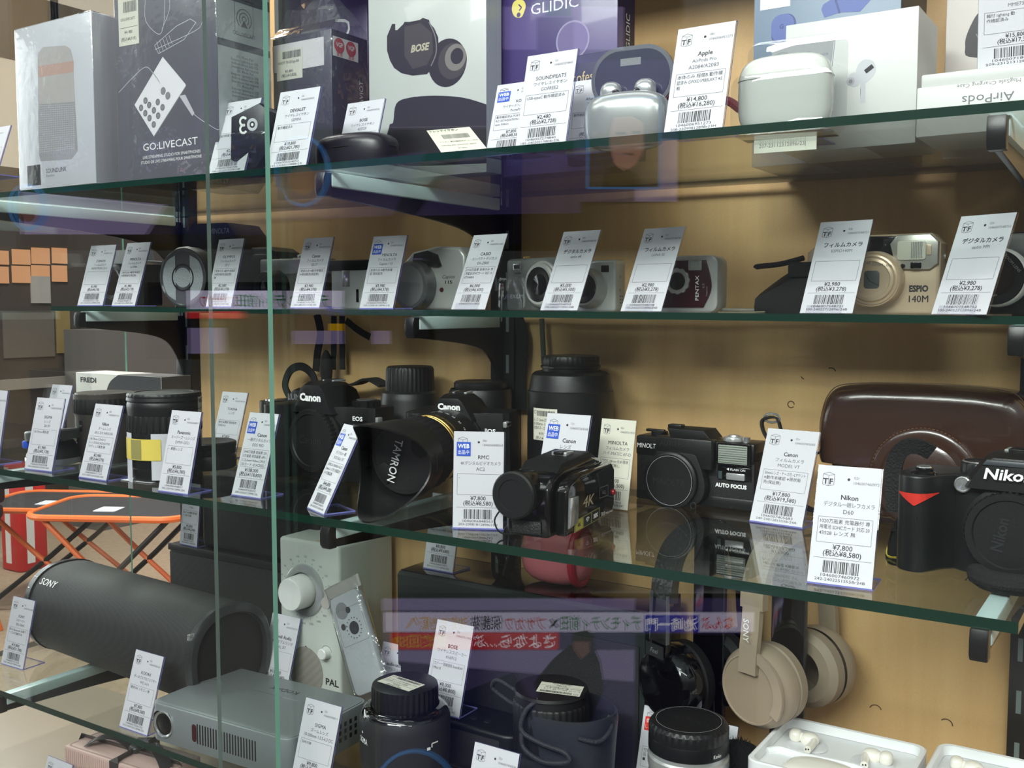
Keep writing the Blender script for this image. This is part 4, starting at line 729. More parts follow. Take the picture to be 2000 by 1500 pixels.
# flat white carton, upside down
t = thing('flat_white_box', 'flat white earbud carton standing upside down at the right end of the top shelf', 'box', (atY(1788, 270, 850).x, 850, S1(-180) + .6), 0)
b = MB(); b.box(0, 112, 0, 86, 0, 38, WB, 1.2); b.build('lid', t); b = MB(); b.box(2.5, 110, 2.5, 84, 38, 48, WBs, 1.2); b.build('base', t)
b = MB(); q = atY(1981, 192, 850); f = Fr((q.x - t.location.x / MM, 0, 32), (-1, 0, 0), (0, 0, -1)); b.text(f, 'AirPods', 0, 4, 9.5, M('apple_grey_lettering', (110, 110, 116), .5), w=36, d=.15); b.text(f, 'MagSafe Charging Case', -4, -5, 4, GREYP, w=44, d=.15); b.build('lettering', t)
# pale carton with black round picture
t, W, H, D = carton('pale_box', 'pale carton with black round picture behind the ¥15,800 tag', 'box', 1840, 2030, -60, 985, 2060, M('pale_grey_carton', (196, 188, 184), .45), WBs)
b = MB(); k = W / 190; b.poly(Fr((0, 0, 0)), [(q.x, q.y) for q in cr([((x - 1840) * k, H - (y + 60) * k, 0) for x, y in ((1915, 36), (1898, 52), (1882, 88), (1880, 112), (1888, 134), (1960, 134), (1960, 36))], 4)], PB, .15); b.text(Fr((0, 0, 0)), 'w', 60 * k, H - 158 * k, 9, PB3, d=.3); b.build('front_print', t)
# ================================================================ narrow second shelf: compact cameras
def ctext(par, mb, name='lettering'): return mb.build(name, par)
def on2(xl, xr, yt, Y): 
    a = atY(xl, 604, Y); c = atY(xr, yt, Y); return (a.x + c.x) / 2, c.x - a.x, c.z - S2((a.x + c.x) / 2)
CS = M('satin_silver', (178, 178, 176), .32, metal=.3, bump=.04, bscale=3000); CG = M('champagne_gold', (200, 178, 152), .32, metal=.3, bump=.04, bscale=3000); CW = M('silver_white', (206, 210, 208), .3, metal=.3)
# maroon compact
X, W, H = on2(1278, 1402, 497, 940); W = 88; X = atY(1402, 560, 940).x - W / 2
t = thing('maroon_compact_camera', 'maroon and silver compact camera with small ringed lens', 'camera', (X, 940, S2(X)), 0)
MAR = M('maroon_lacquer', (54, 14, 27), .22, coat=.4)
b = MB(); b.prism(rrect(W, H, 9, 0, H / 2), 0, 26, CS, 'xz', 3); b.build('body', t)
b = MB(); b.prism([(-W / 2 + 3, 5), (W / 2 - 14, 5)] + [(q.x, q.y) for q in cr([(W / 2 - 14, 5, 0), (W / 2 - 6, H * .45, 0), (W / 2 - 12, H - 5, 0)], 5)] + [(-W / 2 + 3, H - 5)], -1.5, 1, MAR, 'xz', .8); b.build('front_plate', t)
b = MB(); b.lathe([(13, 0), (13, 2.5), (12, 3.2), (9, 3.2), (8.4, 2)], CS, (3, -1.5, H * .55), '-y', kn=(0, 1, .8)); b.lathe([(8.4, 2.4), (0, 3.4)], GLASSK, (3, -1.5, H * .55), '-y'); b.build('lens', t)
b = MB(); b.prism(rrect(14, 10, 1.5, 21, H * .82), -2.4, -1, CHROME, 'xz', .4); b.quad(Fr((0, -2.4, 0)), 16, H * .82 - 3.5, 26, H * .82 + 3.5, M('flash_lens', (150, 156, 152), .1, coat=.5), .1); b.build('flash', t)
b = MB(); f = Fr((0, -1.5, 0)); b.text(f, 'PENTAX', 25, 12, 5, WHITE, w=24, rot=90, bold=.03, d=.25); b.text(f, '6.0', 31, 24, 3.6, GREYP, rot=90, d=.25); b.text(f, 'Megapixels', 34, 16, 2.2, GREYP, rot=90, d=.25); b.build('lettering', t)
b = MB(); b.tube(cr([(W / 2, 14, 3), (W / 2 + 22, 8, 2.5), (W / 2 + 34, 12, 2.5), (W / 2 + 52, 12, 3), (W / 2 + 34, 22, 2.5), (W / 2 + 10, 24, 3)], 6), 1.6, M('grey_wrist_cord', (120, 116, 106), .6), 8); b.build('wrist_strap', t)
# champagne zoom camera
a = atY(1672, 604, 948); c = atY(1838, 458, 948); X = c.x - 58; W = 116; H = c.z - S2(X) + 2
t = thing('gold_zoom_camera', 'champagne gold zoom film camera with large flash and ESPIO 140M lettering', 'camera', (X, 948, S2(X)), 0)
b = MB(); b.prism([(-58, 4), (-54, 0), (52, 0), (58, 5), (58, H - 9), (50, H), (-40, H), (-58, H - 14)], 0, 34, CG, 'xz', 3.5, 3); b.build('body', t)
b = MB(); b.prism([(22, H * .56), (50, H * .55), (57, H * .62), (57, H - 8), (50, H - 1), (22, H - 1), (16, H - 9)], -4, 4, M('flash_housing_silver', (178, 176, 168), .3, metal=.5), 'xz', 2.5); b.build('flash_housing', t)
b = MB(); b.prism([(-40, H * .62), (16, H * .6), (23, H - 2), (-30, H - 1), (-40, H - 12)], -3, 2, BLKG, 'xz', 1.5); b.prism(rrect(11, 13, 1, -5, H * .78), -3.6, -2.6, GLASSK, 'xz', .4); b.prism(rrect(11, 13, 1, 8, H * .78), -3.6, -2.6, GLASSK, 'xz', .4); b.build('viewfinder', t)
b = MB(); b.prism(rrect(24, 17, 2.5, 35, H * .79), -5.4, -3.8, M('flash_window', (196, 194, 180), .12, coat=.6), 'xz', .8)
for i in range(7): b.box(35 + i * 1.4, 35.7 + i * 1.4, -5.7, -5.2, H * .79 - 7, H * .79 + 7, CHROME)
b.prism(rrect(4, 9, 1, 49.5, H * .79), -5, -3.8, CG, 'xz', .5); b.build('flash', t)
b = MB(); b.lathe([(2.2, 0), (1.8, .8), (0, .9)], GLASSK, (28, -4, H * .6), '-y', 16); b.prism(rrect(9, 5.5, 1, 39, H * .605), -4.8, -3.8, BLKG, 'xz', .3); b.build('sensor_window', t)
b = MB(); o_ = (atY(1702, 560, 936).x - X, 0, 31); b.lathe([(26, -2), (25.2, 10), (23.6, 12), (22.8, 11.4), (22, 12.5), (20.4, 13), (20, 12), (18.7, 13.6), (16.3, 14.2), (15.4, 13), (12.2, 12.6), (0, 11.6)], CG, o_, '-y', 56); b.build('zoom_lens', t)
b = MB(); b.prism(rrect(13.5, 16, 2.5, o_[0], o_[2]), -12.4, -11.2, M('lens_shutter_grey', (84, 88, 88), .3), 'xz', .3); b.line(Fr((0, -12.4, 0)), [(o_[0] - 5, 36), (o_[0] - 2, 30), (o_[0] + 6, 26)], .7, INK, .1); b.text(Fr((0, -13, 0)), 'PENTAX ZOOM LENS', o_[0] - 12, 46, 3, INK2, w=30, rot=-8, d=1.2); b.build('lens_cover', t)
b = MB(); f = Fr((0, 0, 0)); b.text(f, 'ESPIO', 33, 20, 6, INK, w=16, bold=.05, capfit=True); b.text(f, '140M', 33, 11, 6, INK, w=16, bold=.05, capfit=True); b.build('lettering', t)
b = MB(); b.lathe([(2.4, 0), (2.4, 1), (0, 1.1)], SILV, (58, 20, H * .72), 'x', 14); b.build('strap_lug', t)
# black compact with silver-ringed lens at the right edge
X = atY(1985, 560, 955).x; t = thing('black_compact_camera', 'black compact camera with a big silver-ringed lens at the right edge', 'camera', (X, 955, S2(X)), -4)
b = MB(); b.prism([(-40, 0), (60, 0), (60, 62), (30, 70), (-16, 70), (-40, 60)], 0, 32, BLK, 'xz', 4); b.build('body', t)
b = MB(); b.lathe([(25, 0), (24.5, 12), (23, 14)], M('bright_lens_ring', (214, 214, 212), .3, metal=.2), (-14, 0, 32), '-y', 56); b.lathe([(23, 14), (22, 13), (15, 12)], BLKM, (-14, 0, 32), '-y', 56); b.lathe([(15, 12), (13, 11.5), (0, 12.5)], GLASSK, (-14, 0, 32), '-y'); b.build('lens', t)
b = MB(); f = Fr((0, -13.3, 0)); b.text(f, 'ZOOM LENS', -8, 50, 3.4, GREYP, rot=-50, d=.3); b.text(f, '38-105mm', -26, 13, 3.4, GREYP, rot=14, d=.3); b.build('lettering', t)
# black pouch
X = atY(1545, 560, 950).x; t = thing('camera_pouch', 'soft black camera pouch slumped beside the gold zoom camera', 'pouch', (X, 950, S2(X)), 0)
b = MB(); rings = []
for j in range(9):
    u = j / 8; x = -34 + u * 84; h = 20 + 34 * math.sin(min(1, u * 1.15) * PI * .55); rings.append([Vector((x + (2 if v > 2 and v < 7 else 0), 15 + y, max(.3, z))) for v, (y, z) in enumerate(((-17, 0), (-19, h * .3), (-17, h * .7), (-9, h * .95), (0, h), (9, h * .95), (17, h * .7), (19, h * .3), (17, 0)))])
b.loft(rings, BLKM); b.build('body', t); b = MB(); b.box(-2, 34, -5.5, 16, 34, 48, STRAP, 2); b.build('flap', t); b = MB(); b.tube(cr([(10, 4, 52), (-12, 6, 47), (-33, 4, 45), (-36, 4, 44)], 5), 2.6, STRAP, 8); b.build('loop', t)
b = MB(); b.tube(cr([(-20, -12, 2), (-45, -14, 1.4), (-66, -10, 1.4)], 5), 1, M('olive_cord', (112, 104, 84), .7), 6, flat=(6, 1.2)); b.build('strap', t)
# silver cameras with lens to the front: generic compact
def compact(name, label, xc, Y, W, H, D, rz, body, lens=None, rr_=6, kids=()):
    t = thing(name, label, 'camera', (xc, Y, S2(xc)), rz)
    b = MB(); b.prism(rrect(W, H, rr_, 0, H / 2), 0, D, body, 'xz', 2.5, 3); b.build('body', t)
    if lens:
        lx, lz, r, ln = lens; b = MB(); b.lathe([(r, 0), (r, ln * .35), (r * .93, ln * .5), (r * .92, ln * .8), (r * .84, ln), (r * .74, ln)], CS, (lx, 0, lz), '-y', 48); b.build('lens_barrel', t)
        b = MB(); b.lathe([(r * .74, ln), (r * .7, ln * .9), (r * .45, ln * .8)], BLK, (lx, 0, lz), '-y', 40); b.lathe([(r * .45, ln * .8), (0, ln * .95)], GLASSK, (lx, 0, lz), '-y', 32); b.build('lens_glass', t)
    return t
X = atY(1042, 600, 940).x; t = compact('grey_compact_camera', 'brushed grey compact camera with wide lens ring, turned in a clear stand', X, 940, 90, 57, 20, -16, M('brushed_grey', (120, 122, 120), .35, metal=.4, bump=.1, bscale=2500), (17, 28, 25, 9))
b = MB(); b.prism(rrect(13, 7, 1, -26, 48), -1, 1, CHROME, 'xz', .3); b.quad(Fr((0, -1, 0)), -31, 46, -21, 50, INK, .1); b.build('viewfinder', t); b = MB(); b.text(Fr((0, 0, 0)), 'EXILIM', -38, 14, 6, WHITE, w=22, shear=.2); b.text(Fr((0, 0, 0)), 'CASIO', -31, 40, 3, INK, w=11, bold=.03); b.build('lettering', t); b = MB(); b.lathe([(4, 0), (4, 2.2), (3.4, 2.6), (0, 2.6)], GOLDP, (-22, 10, 57), 'z', 20); b.build('shutter_button', t)
b = MB(); b.prism(rrect(46, 36, 8, -22, 19), -13, -11.8, CLEARP, 'xz', .4); b.box(-44, 0, -12, 22, -.9, .3, CLEARP, .3); b.build('clear_stand', t)
X = atY(1200, 600, 940).x - 37; t = compact('silver_compact_camera', 'small satin silver compact camera with extended round lens and pale side', X, 940, 76, 53, 23, 0, CW, (8, 24, 21, 15), 4)
b = MB(); b.prism(rrect(9, 7, 1, 26, 44), -.8, .6, GLASSK, 'xz', .3); b.prism(rrect(18, 9, 1, -16, 44), -.8, .6, M('flash_amber', (150, 132, 110), .2, coat=.4), 'xz', .3); b.build('windows', t)
b = MB(); f = Fr((38, 0, 0), (0, 1, 0)); 
for (x, z) in ((10, 36), (10, 22)): b.poly(f, circ(1.8, x, z, 14), SILV, .2)
for i in range(3):
    for j in range(2): b.poly(f, circ(.9, 11 + j * 4, 9 + i * 3.4, 10), INK, .2)
b.build('side_details', t)
# capios-like camera with hinged round lens cover
a = atY(786, 604, 950); c = atY(908, 478, 950); X = c.x - 46; W, H = 92, c.z - S2(X); t = thing('flip_cover_camera', 'silver film camera with big round grey lens cover swung open in front', 'camera', (X, 950, S2(X)), 0)
b = MB(); b.prism([(-46, 3), (-42, 0), (40, 0), (46, 6), (46, H - 12), (38, H - 2), (6, H), (-30, H - 6), (-46, H - 20)], 0, 36, CS, 'xz', 4, 3); b.build('body', t); b = MB(); b.prism(rrect(16, H * .7, 3, 38, H * .5), 30, 44, CW, 'xz', 2); b.build('side_grip', t)
b = MB(); b.prism([(-30, H * .72), (8, H * .66), (14, H * .68), (8, H - 10), (-6, H - 5), (-26, H - 8)], -2, 1, BLKG, 'xz', .8); b.build('viewfinder_window', t)
GR_ = M('cover_grey', (112, 112, 114), .3, metal=.4); b = MB(); b.lathe([(27, -2), (27, 17), (25.5, 19), (22, 19)], GR_, (-20, 0, 28), '-y', 48, sc=(.95, 1.05)); b.build('lens_tube', t); b = MB(); b.lathe([(22, 19), (21.6, 18.4), (0, 18.4)], M('cover_dark', (126, 126, 128), .4), (-20, 0, 28), '-y', 48, sc=(.95, 1.05)); b.build('lens_cover', t)
b = MB(); f = Fr((0, 0, 0)); b.text(f, 'Capios', 14, 36, 5.5, INK, w=18, shear=.3); b.text(f, '115', 18, 30, 5, INK, w=10, bold=.03); b.build('lettering', t); b = MB(); b.lathe([(2.8, 0), (2.4, 1), (0, 1.2)], M('red_eye_lamp', (70, 18, 24), .2), (13, 0, 23), '-y', 16); b.build('lamp', t)
# silver and black compact behind the tags
X = atY(684, 600, 945).x; t = thing('silver_black_camera', 'silver compact camera with black top between two tags', 'camera', (X, 945, S2(X)), 0)
b = MB(); b.prism(rrect(74, 48, 3, 6, 24), 0, 32, CW, 'xz', 2); b.build('body', t); b = MB(); b.prism(rrect(86, 13, 2, 8, 53), -1, 34, BLK, 'xz', 1.5); b.build('top_cover', t); b = MB(); b.box(-12, 0, -1, 1, 27, 47, CHROME, .6); b.build('lens_slider', t); b = MB(); b.box(10, 14, -.8, .6, 8, 24, BLKG, .5); b.box(26, 31, -1, 1, 4, 47, SILV, .5); b.build('switch', t)
# rangefinder with black front and silver top
X = atY(566, 600, 945).x; t = thing('rangefinder_camera', 'rangefinder film camera with silver top plate and brown ribbed body', 'camera', (X, 945, S2(X)), 0)
b = MB(); b.prism(rrect(104, 44, 4, 0, 22), 0, 30, M('ribbed_brown', (84, 80, 76), .6, bump=.6, bscale=900), 'xz', 2); b.build('body', t); b = MB(); b.prism(rrect(104, 20, 3, 0, 53), -1, 31, SILV, 'xz', 2); b.lathe([(9, 0), (9, 4), (8, 5), (0, 5)], SILV, (12, 15, 63), 'z', 32, kn=(0, 1, .4)); b.lathe([(3, 0), (3, 2), (0, 2)], SILV, (-4, 15, 63), 'z', 16); b.build('top_plate', t)
b = MB(); b.prism(rrect(7, 7, 1.5, 27, 52), -1.8, -.6, BLKG, 'xz', .3); b.build('viewfinder_window', t); b = MB(); b.lathe([(23, 0), (22, 16), (20, 22), (16, 22), (14, 18)], BLK, (-22, 0, 26), '-y', 40); b.lathe([(14, 18), (0, 20)], GLASSK, (-22, 0, 26), '-y', 30); b.build('lens', t)
# big black SLR with round emblem cap
a = atY(292, 600, 925); X = (atY(300, 600, 930).x + atY(500, 600, 930).x) / 2 + 14
t = thing('black_slr_camera', 'large black SLR camera with grey emblem lens cap on the narrow shelf', 'camera', (X, 955, S2(X)), 10)
b = MB(); b.prism([(-86, 0), (82, 0), (86, 8), (86, 74), (76, 80), (-78, 80), (-86, 72)], 0, 56, BLK, 'xz', 5, 3); b.build('body', t)
b = MB(); b.loft([[Vector((x * s_ - 8, y, z)) for x, z in ((-56, 74), (56, 74), (44, 97), (30, 112), (-32, 112), (-46, 97))] for y, s_ in ((-16, .92), (-6, 1), (40, 1), (54, .9))], BLK); b.build('prism_hump', t)
b = MB(); b.text(Fr((0, -17, 0)), 'MINOLTA', -8, 98, 7, GREYP, w=32, capfit=True, shear=.1); b.build('lettering', t)
b = MB(); b.lathe([(39, -4), (39, 14), (37, 18), (37, 30), (40, 34), (41, 52), (38.5, 56), (37, 56)], BLKM, (-20, 0, 39), '-y', 56, kn=(4, 5, .5)); b.build('lens', t)
b = MB(); b.lathe([(37, 53), (38, 58), (36, 58.6), (34.5, 57.4), (0, 57.4)], M('smoky_cap_rim', (60, 62, 64), .15, coat=.4), (-20, 0, 39), '-y', 56); b.build('lens_cap', t)
b = MB(); f = Fr((-20, -57.6, 39)); EM = M('emblem_hammered_grey', (148, 156, 158), .5, metal=.2, bump=.8, bscale=700)
L_ = [(q.x, q.y) for q in cr([(-12, 29, 0), (-27, 20, 0), (-33, 0, 0), (-27, -20, 0), (-12, -30, 0)], 5)]; b.poly(f, L_ + [(-12, -9), (-9, -10), (0, -13), (9, -10), (12, -9)][0:1] + [(-12, 9)], EM, .25); b.poly(f, [(-x, y) for x, y in L_][::-1] + [(12, 9), (12, -9)], EM, .25); b.poly(f, circ(13, 0, 0, 28), EM, .3); b.ringf(f, circ(18, 0, 0, 30), circ(16, 0, 0, 30), BLKG, .35); b.build('cap_emblem', t)
b = MB(); b.prism(rrect(26, 60, 6, 70, 40), -18, 6, BLKM, 'xz', 5); b.build('grip', t); b = MB(); b.tube(cr([(84, 10, 66), (92, 4, 60), (88, 0, 50), (90, 4, 36)], 5), 1, SILV, 6); b.build('lens_cord', t)
# small silver SLR behind leftmost tags
X = atY(236, 600, 980).x; t = thing('silver_slr_camera', 'small silver and black camera mostly hidden behind the two leftmost tags', 'camera', (X, 985, S2(X)), 0)
b = MB(); b.prism(rrect(96, 66, 4, 0, 33), 0, 34, BLKM, 'xz', 2); b.build('body', t); b = MB(); b.loft([[Vector((x, y, z)) for x, z in ((-30, 64), (38, 64), (34, 84), (-26, 84))] for y in (-4, 30)], SILV); b.prism(rrect(96, 8, 2, 0, 64), -1, 35, SILV, 'xz', 1); b.build('top_plate', t); b = MB(); b.lathe([(27, 0), (27, 12), (24, 16), (20, 15)], BLK, (-8, 0, 36), '-y', 40); b.lathe([(20, 15), (0, 17)], M('amber_lens_glass', (40, 30, 18), .05, coat=.8), (-8, 0, 36), '-y', 36); b.build('lens', t)
# straps hanging down behind the narrow shelf
def strap(name, label, pts, w_, th, m, up=(0, -1, 0), rnd=None):
    P = cr([atY(x, y, Y) for x, y, Y in pts], 6); b = MB(); b.tube(P, rnd or 1, m, 8, flat=None if rnd else (w_, th), up=up); o = b.build(name, None, loc=(0, 0, 0)); tag(o, label, 'strap'); return o
strap('camera_strap', 'black strap with rubber end hanging from the narrow shelf left of two parallel straps', [(619, 614, 1047), (626, 650, 1047), (620, 690, 1047), (617, 725, 1047)], 12, 1.6, STRAP)
strap('camera_strap', 'left one of the two parallel black straps hanging above the camera lettered 90D', [(652, 617, 1047), (652, 660, 1047), (651, 722, 1047)], 9, 1.6, STRAP)
strap('camera_strap', 'right one of the two parallel black straps hanging above the camera lettered 90D', [(668, 617, 1047), (668, 660, 1047), (669, 722, 1047)], 9, 1.6, STRAP)
strap('camera_strap', 'black strap loop drooping under the narrow shelf near the bracket tip', [(676, 626, 1047), (700, 645, 1047), (722, 658, 1047)], 9, 1.6, STRAP)
strap('braided_cord', 'grey-green braided cord hanging beside the middle post', [(1058, 622, 1047), (1060, 660, 1047), (1062, 710, 1047)], 1, 1, M('braided_cord_grey', (92, 96, 84), .8, bump=.8, bscale=500), rnd=3.2)
strap('camera_strap', 'black strap hanging down right of the middle slotted post', [(1012, 622, 1047), (1020, 660, 1047), (1016, 730, 1047), (1018, 800, 1047)], 15, 1.6, STRAP)
# ================================================================ third shelf: SLR bodies and lenses
def lens_thing(name, label, c, prof, mats, group=None, rz=0, tilt=(0, 0)):
    """upright lens: (r, h) rings in named sections -> one part per section"""
    t = thing(name, label, 'lens', c, rz, group, rx=tilt[0], ry=tilt[1])
    for nm, pf, m, kn in mats:
        b = MB(); b.lathe(pf, m, n=144 if kn else 72, kn=kn); b.build(nm, t)
    return t
LB = M('lens_barrel_black', (20, 21, 22), .36, bump=.15, bscale=1800); LBB = M('lens_barrel_brown', (62, 58, 54), .5, bump=.2, bscale=1800); CAPM = M('lens_cap_black', (20, 20, 21), .42, bump=.1, bscale=900)
# large black zoom
c = atY(1114, 800, 998); 
H = atY(1114, 694, 998).z - S3
t = lens_thing('large_zoom_lens', 'large black zoom lens standing upright with price sticker, tallest on the third shelf', (c.x, 998, S3), None, [
    ('barrel', [(44, 0), (46, 4), (48.5, 20), (48.5, H * .5), (48, H * .74), (48, H * .742), (46.8, H * .75), (45, H - 27), (43.5, H - 21), (40, H - 18), (34, H - 17)], LB, None),
    ('mount_ring', [(32, H - 20), (32, H - 14), (33.5, H - 13.5), (33.5, H - 11), (32.5, H - 10.5), (30, H - 10)], BLK, None),
    ('rear_cap', [(31, H - 12), (32, H - 10), (32, H - 2), (31, H - .6), (28, H), (0, H)], CAPM, (1, 2, .5))])
b = MB(); vs = []; fs = []
n = 14; a0, a1 = math.radians(-112), math.radians(-68)
def cyl_label(b, r, a0, a1, z0, z1, m, card=True, n=14):
    vs = []
    for i in range(n + 1):
        a = a0 + (a1 - a0) * i / n
        for z in (z0, z1): vs.append((r * math.cos(a), r * math.sin(a), z))
    b.raw(vs, [(2 * i, 2 * i + 2, 2 * i + 3, 2 * i + 1) for i in range(n)], m)
class CylFr:
    """writing wrapped round an upright barrel"""
    def __init__(s, r, ac, z0): s.r, s.ac, s.z0 = r, ac, z0
    def p(s, x, y, d=0.0): a = s.ac + x / s.r; return Vector(((s.r + d) * math.cos(a), (s.r + d) * math.sin(a), s.z0 + y))
def sticker(par, fr, w_, h_, lines, seed, name='price_sticker', card=None):
    b = MB(); n = 12
    b.raw([fr.p(w_ * (i / n), y, .25) for i in range(n + 1) for y in (0, h_)], [(2 * i, 2 * i + 2, 2 * i + 3, 2 * i + 1) for i in range(n)], card or IVORY)
    rr = random.Random(seed); xx = w_ * .2
    while xx < w_ * .92: q = rr.choice((.3, .6, .8)); b.quad(fr, xx, h_ * .76, xx + q, h_ * .93, INK, .35); xx += q + rr.choice((.35, .6))
    b.line(fr, rrect(w_ * .1, h_ * .09, .5, w_ * .1, h_ * .88), .4, INK, .35, closed=True)
    for y, k, st, al in lines: b.text(fr, st, w_ / 2 if al == 'c' else w_ * .04, h_ * y, h_ * k, INK, al=al, d=.35, wmax=w_ * .9)
    b.line(fr, [(w_ * .03, h_ * .3), (w_ * .97, h_ * .3)], .4, INK, .35); b.build(name, par)
sticker(t, CylFr(48.7, math.radians(-116), H * .4), 33, 35, [(.6, .13, 'レンズ Canon ZOOM EF 7', 'l'), (.47, .13, '0-300mm 1: 4.5-5.6', 'l'), (.34, .13, '本体のみ - DO IS USM', 'l'), (.17, .12, '¥39,800', 'c'), (.03, .12, '(税込¥43,780)', 'c')], 11)
b = MB(); b.text(Fr((0, -10, H), (1, 0, 0), (0, 1, 0)), 'CANON', 0, 0, 9, GREYP, al='c'); b.text(CylFr(33.6, math.radians(-105), H - 13.2), 'Canon', 0, 0, 2.4, GREYP, d=.1) ; b.build('lettering', t)
# boxy flash camera
a = atY(1236, 960, 988); c_ = atY(1468, 990, 988); W = 134; X = (a.x + c_.x) / 2 + 2; H = 76
t = thing('flash_film_camera', 'boxy black autofocus film camera with built-in flash and MINOLTA lens cap', 'camera', (X, 990, S3), -2)
b = MB(); b.box(-W / 2, W / 2, 0, 34, 0, 62, M('black_leatherette', (20, 20, 21), .6, bump=.7, bscale=1300), 3); b.box(-W / 2 + .5, W / 2 - .5, -.6, 34.5, 0, 12, BLK, 2); b.build('body', t)
b = MB(); b.box(-W / 2, W / 2, -1.5, 35, 48, 69, BLK, 2.5); b.build('top_cover', t)
b = MB(); b.box(-38, 26, -13, 4, 40, 71, BLK, 2); b.prism([(-26, 70), (20, 70), (12, 79), (-30, 79)], -2, 30, BLKM, 'xz', 1.5); b.box(-34, -18, 8, 18, 78, 82, BLK, 1); b.build('finder_block', t)
b = MB(); b.prism([(-44, 4)] + [(q.x, q.y) for q in cr([(-44, 4, 0), (-50, 24, 0), (-38, 52, 0), (-30, 56, 0), (4, 56, 0), (12, 50, 0), (20, 24, 0), (14, 6, 0), (-6, -1, 0), (-30, -1, 0)], 4)], -15, -1, BLKM, 'xz', 1.5); b.build('lens_surround', t)
b = MB(); b.lathe([(30, 0), (30, 5), (29, 6), (27, 6.4), (26.4, 5.6), (25.8, 6.6), (0, 6.6)], CAPM, (-17, -15, 27), '-y', 64); b.text(Fr((-17, -21.7, 27)), 'MINOLTA', 0, -5, 7, DGREY, al='c', w=36, d=.2, capfit=True); b.ringf(Fr((-17, -21.7, 27)), circ(26, 0, 0, 48), circ(25.4, 0, 0, 48), GREYP, .1); b.tube([(8 + 3 * math.cos(q * PI / 6), -16, -2 + 4.5 + 3.4 * math.sin(q * PI / 6)) for q in range(12)], .7, DGREY, 6, closed=True); b.build('lens_cap', t)
b = MB(); b.prism(rrect(36, 23, 1, 46, 57), -4, -1, BLKG, 'xz', .6); b.prism(rrect(31, 19, .8, 45, 57), -4.8, -3.6, M('flash_lens_ribbed', (150, 158, 148), .15, coat=.6, bump=.5, bscale=900), 'xz', .3)
for i in range(8): b.box(30, 60, -5.1, -4.7, 48.5 + i * 2.3, 49.1 + i * 2.3, CHROME if i in (4, 5) else M('flash_rib', (110, 116, 108), .2, metal=.4))
b.build('flash', t)
b = MB(); b.box(28, 64, -2.2, 0, 31, 44, BLKG, .6); b.box(38, 58, -4, -1.5, 31, 38, SILV, 1); b.box(29, 33, -2.6, -2, 31, 39, M('indicator_grey', (60, 74, 76), .2), .3); b.build('flash_switch', t)
b = MB(); f = Fr((0, -2.3, 0)); b.text(f, '◄ FLASH ON', 38, 40.5, 3.2, WHITE, w=20, bold=.03, d=.4); b.text(Fr((0, -.1, 0)), 'AUTO FOCUS', 25, 22, 4.4, WHITE, w=34, bold=.05, d=.3, capfit=True); b.text(Fr((0, -13, 0)), 'AUTO FOCUS', -32, 62, 5, DGREY, w=42, d=.2, capfit=True); b.text(Fr((0, -1.5, 0)), 'MINOLTA', -65, 56, 5, WHITE, w=26, d=.2, shear=.1, capfit=True); b.build('lettering', t)
b = MB(); b.lathe([(11, 0), (11, 3), (10, 4.2), (6, 4.2), (5.4, 6), (0, 6)], SILV, (39, 14, 69), 'z', 36, kn=(0, 1, .5)); b.lathe([(4, 0), (4, 5), (0, 5.4)], CHROME, (54, 10, 69), 'z', 20); b.build('dial', t); b = MB(); b.lathe([(9, 0), (9, 4), (0, 4.4)], BLK, (-46, 14, 69), 'z', 30); b.box(-62, -40, 12, 17, 72, 75, BLK, 1); b.build('rewind_crank', t)
# brown leather case
a = atY(1600, 850, 1000); X0 = a.x; X1 = atY(2020, 800, 1000).x; Wl = 190; t = thing('leather_camera_case', 'glossy dark brown leather camera case with round lens bulge, at the back right', 'camera case', (X0 + Wl / 2, 1000, S3), 0)
LEA = M('brown_leather', (56, 35, 26), .24, spec=.7, coat=.5, bump=.08, bscale=500, var=.12, vscale=40); H = atY(1720, 752, 1000).z - S3
b = MB(); b.prism([(-72, 0), (72, 0), (86, 70), (-86, 70)], -2, 42, M('dark_brown_leather', (50, 31, 24), .38, bump=.3, bscale=350), 'xz', 5, 3); b.build('lower_half', t)
poly = [(-95, 62), (-93, 56), (-62, 54), (-56, 48), (-46, 6), (46, 6), (58, 50), (92, 56), (95, 66)] + [(q.x, q.y) for q in cr([(95, 66, 0), (95, H * .72, 0), (86, H - 10, 0), (64, H - 1, 0), (0, H + 1, 0), (-64, H - 1, 0), (-86, H - 10, 0), (-95, H * .72, 0), (-95, 62, 0)], 5)][1:-1]
b = MB(); b.loft([[Vector((x * k, y, 62 + (z - 62) * k)) for x, z in poly] for y, k in ((-17, .8), (-16.4, .86), (-14, .92), (-9, .965), (-2, .99), (8, 1), (38, 1), (44, .985), (47, .95))], LEA); b.build('flap', t, sharp=50)
b = MB(); b.lathe([(49, 0), (48, 4), (45, 7), (42, 8), (38, 8), (36, 12), (34, 16), (30, 18), (0, 18)], LEA, (6, -15.5, 50), '-y', 64); b.build('lens_bulge', t)
b = MB(); ST = M('stitching', (94, 66, 44), .6)
for q in range(46): a_ = math.radians(-10 + 200 * q / 45); b.tube([(6 + 46.5 * math.cos(a_), -21.6, 50 + 46.5 * math.sin(a_)), (6 + 46.5 * math.cos(a_ + .045), -21.6, 50 + 46.5 * math.sin(a_ + .045))], .5, ST, 5)
b.tube([(x * .97, -6, 4 + z * .985) for x, z in poly[9:-1]], .5, ST, 5); b.build('stitching', t)
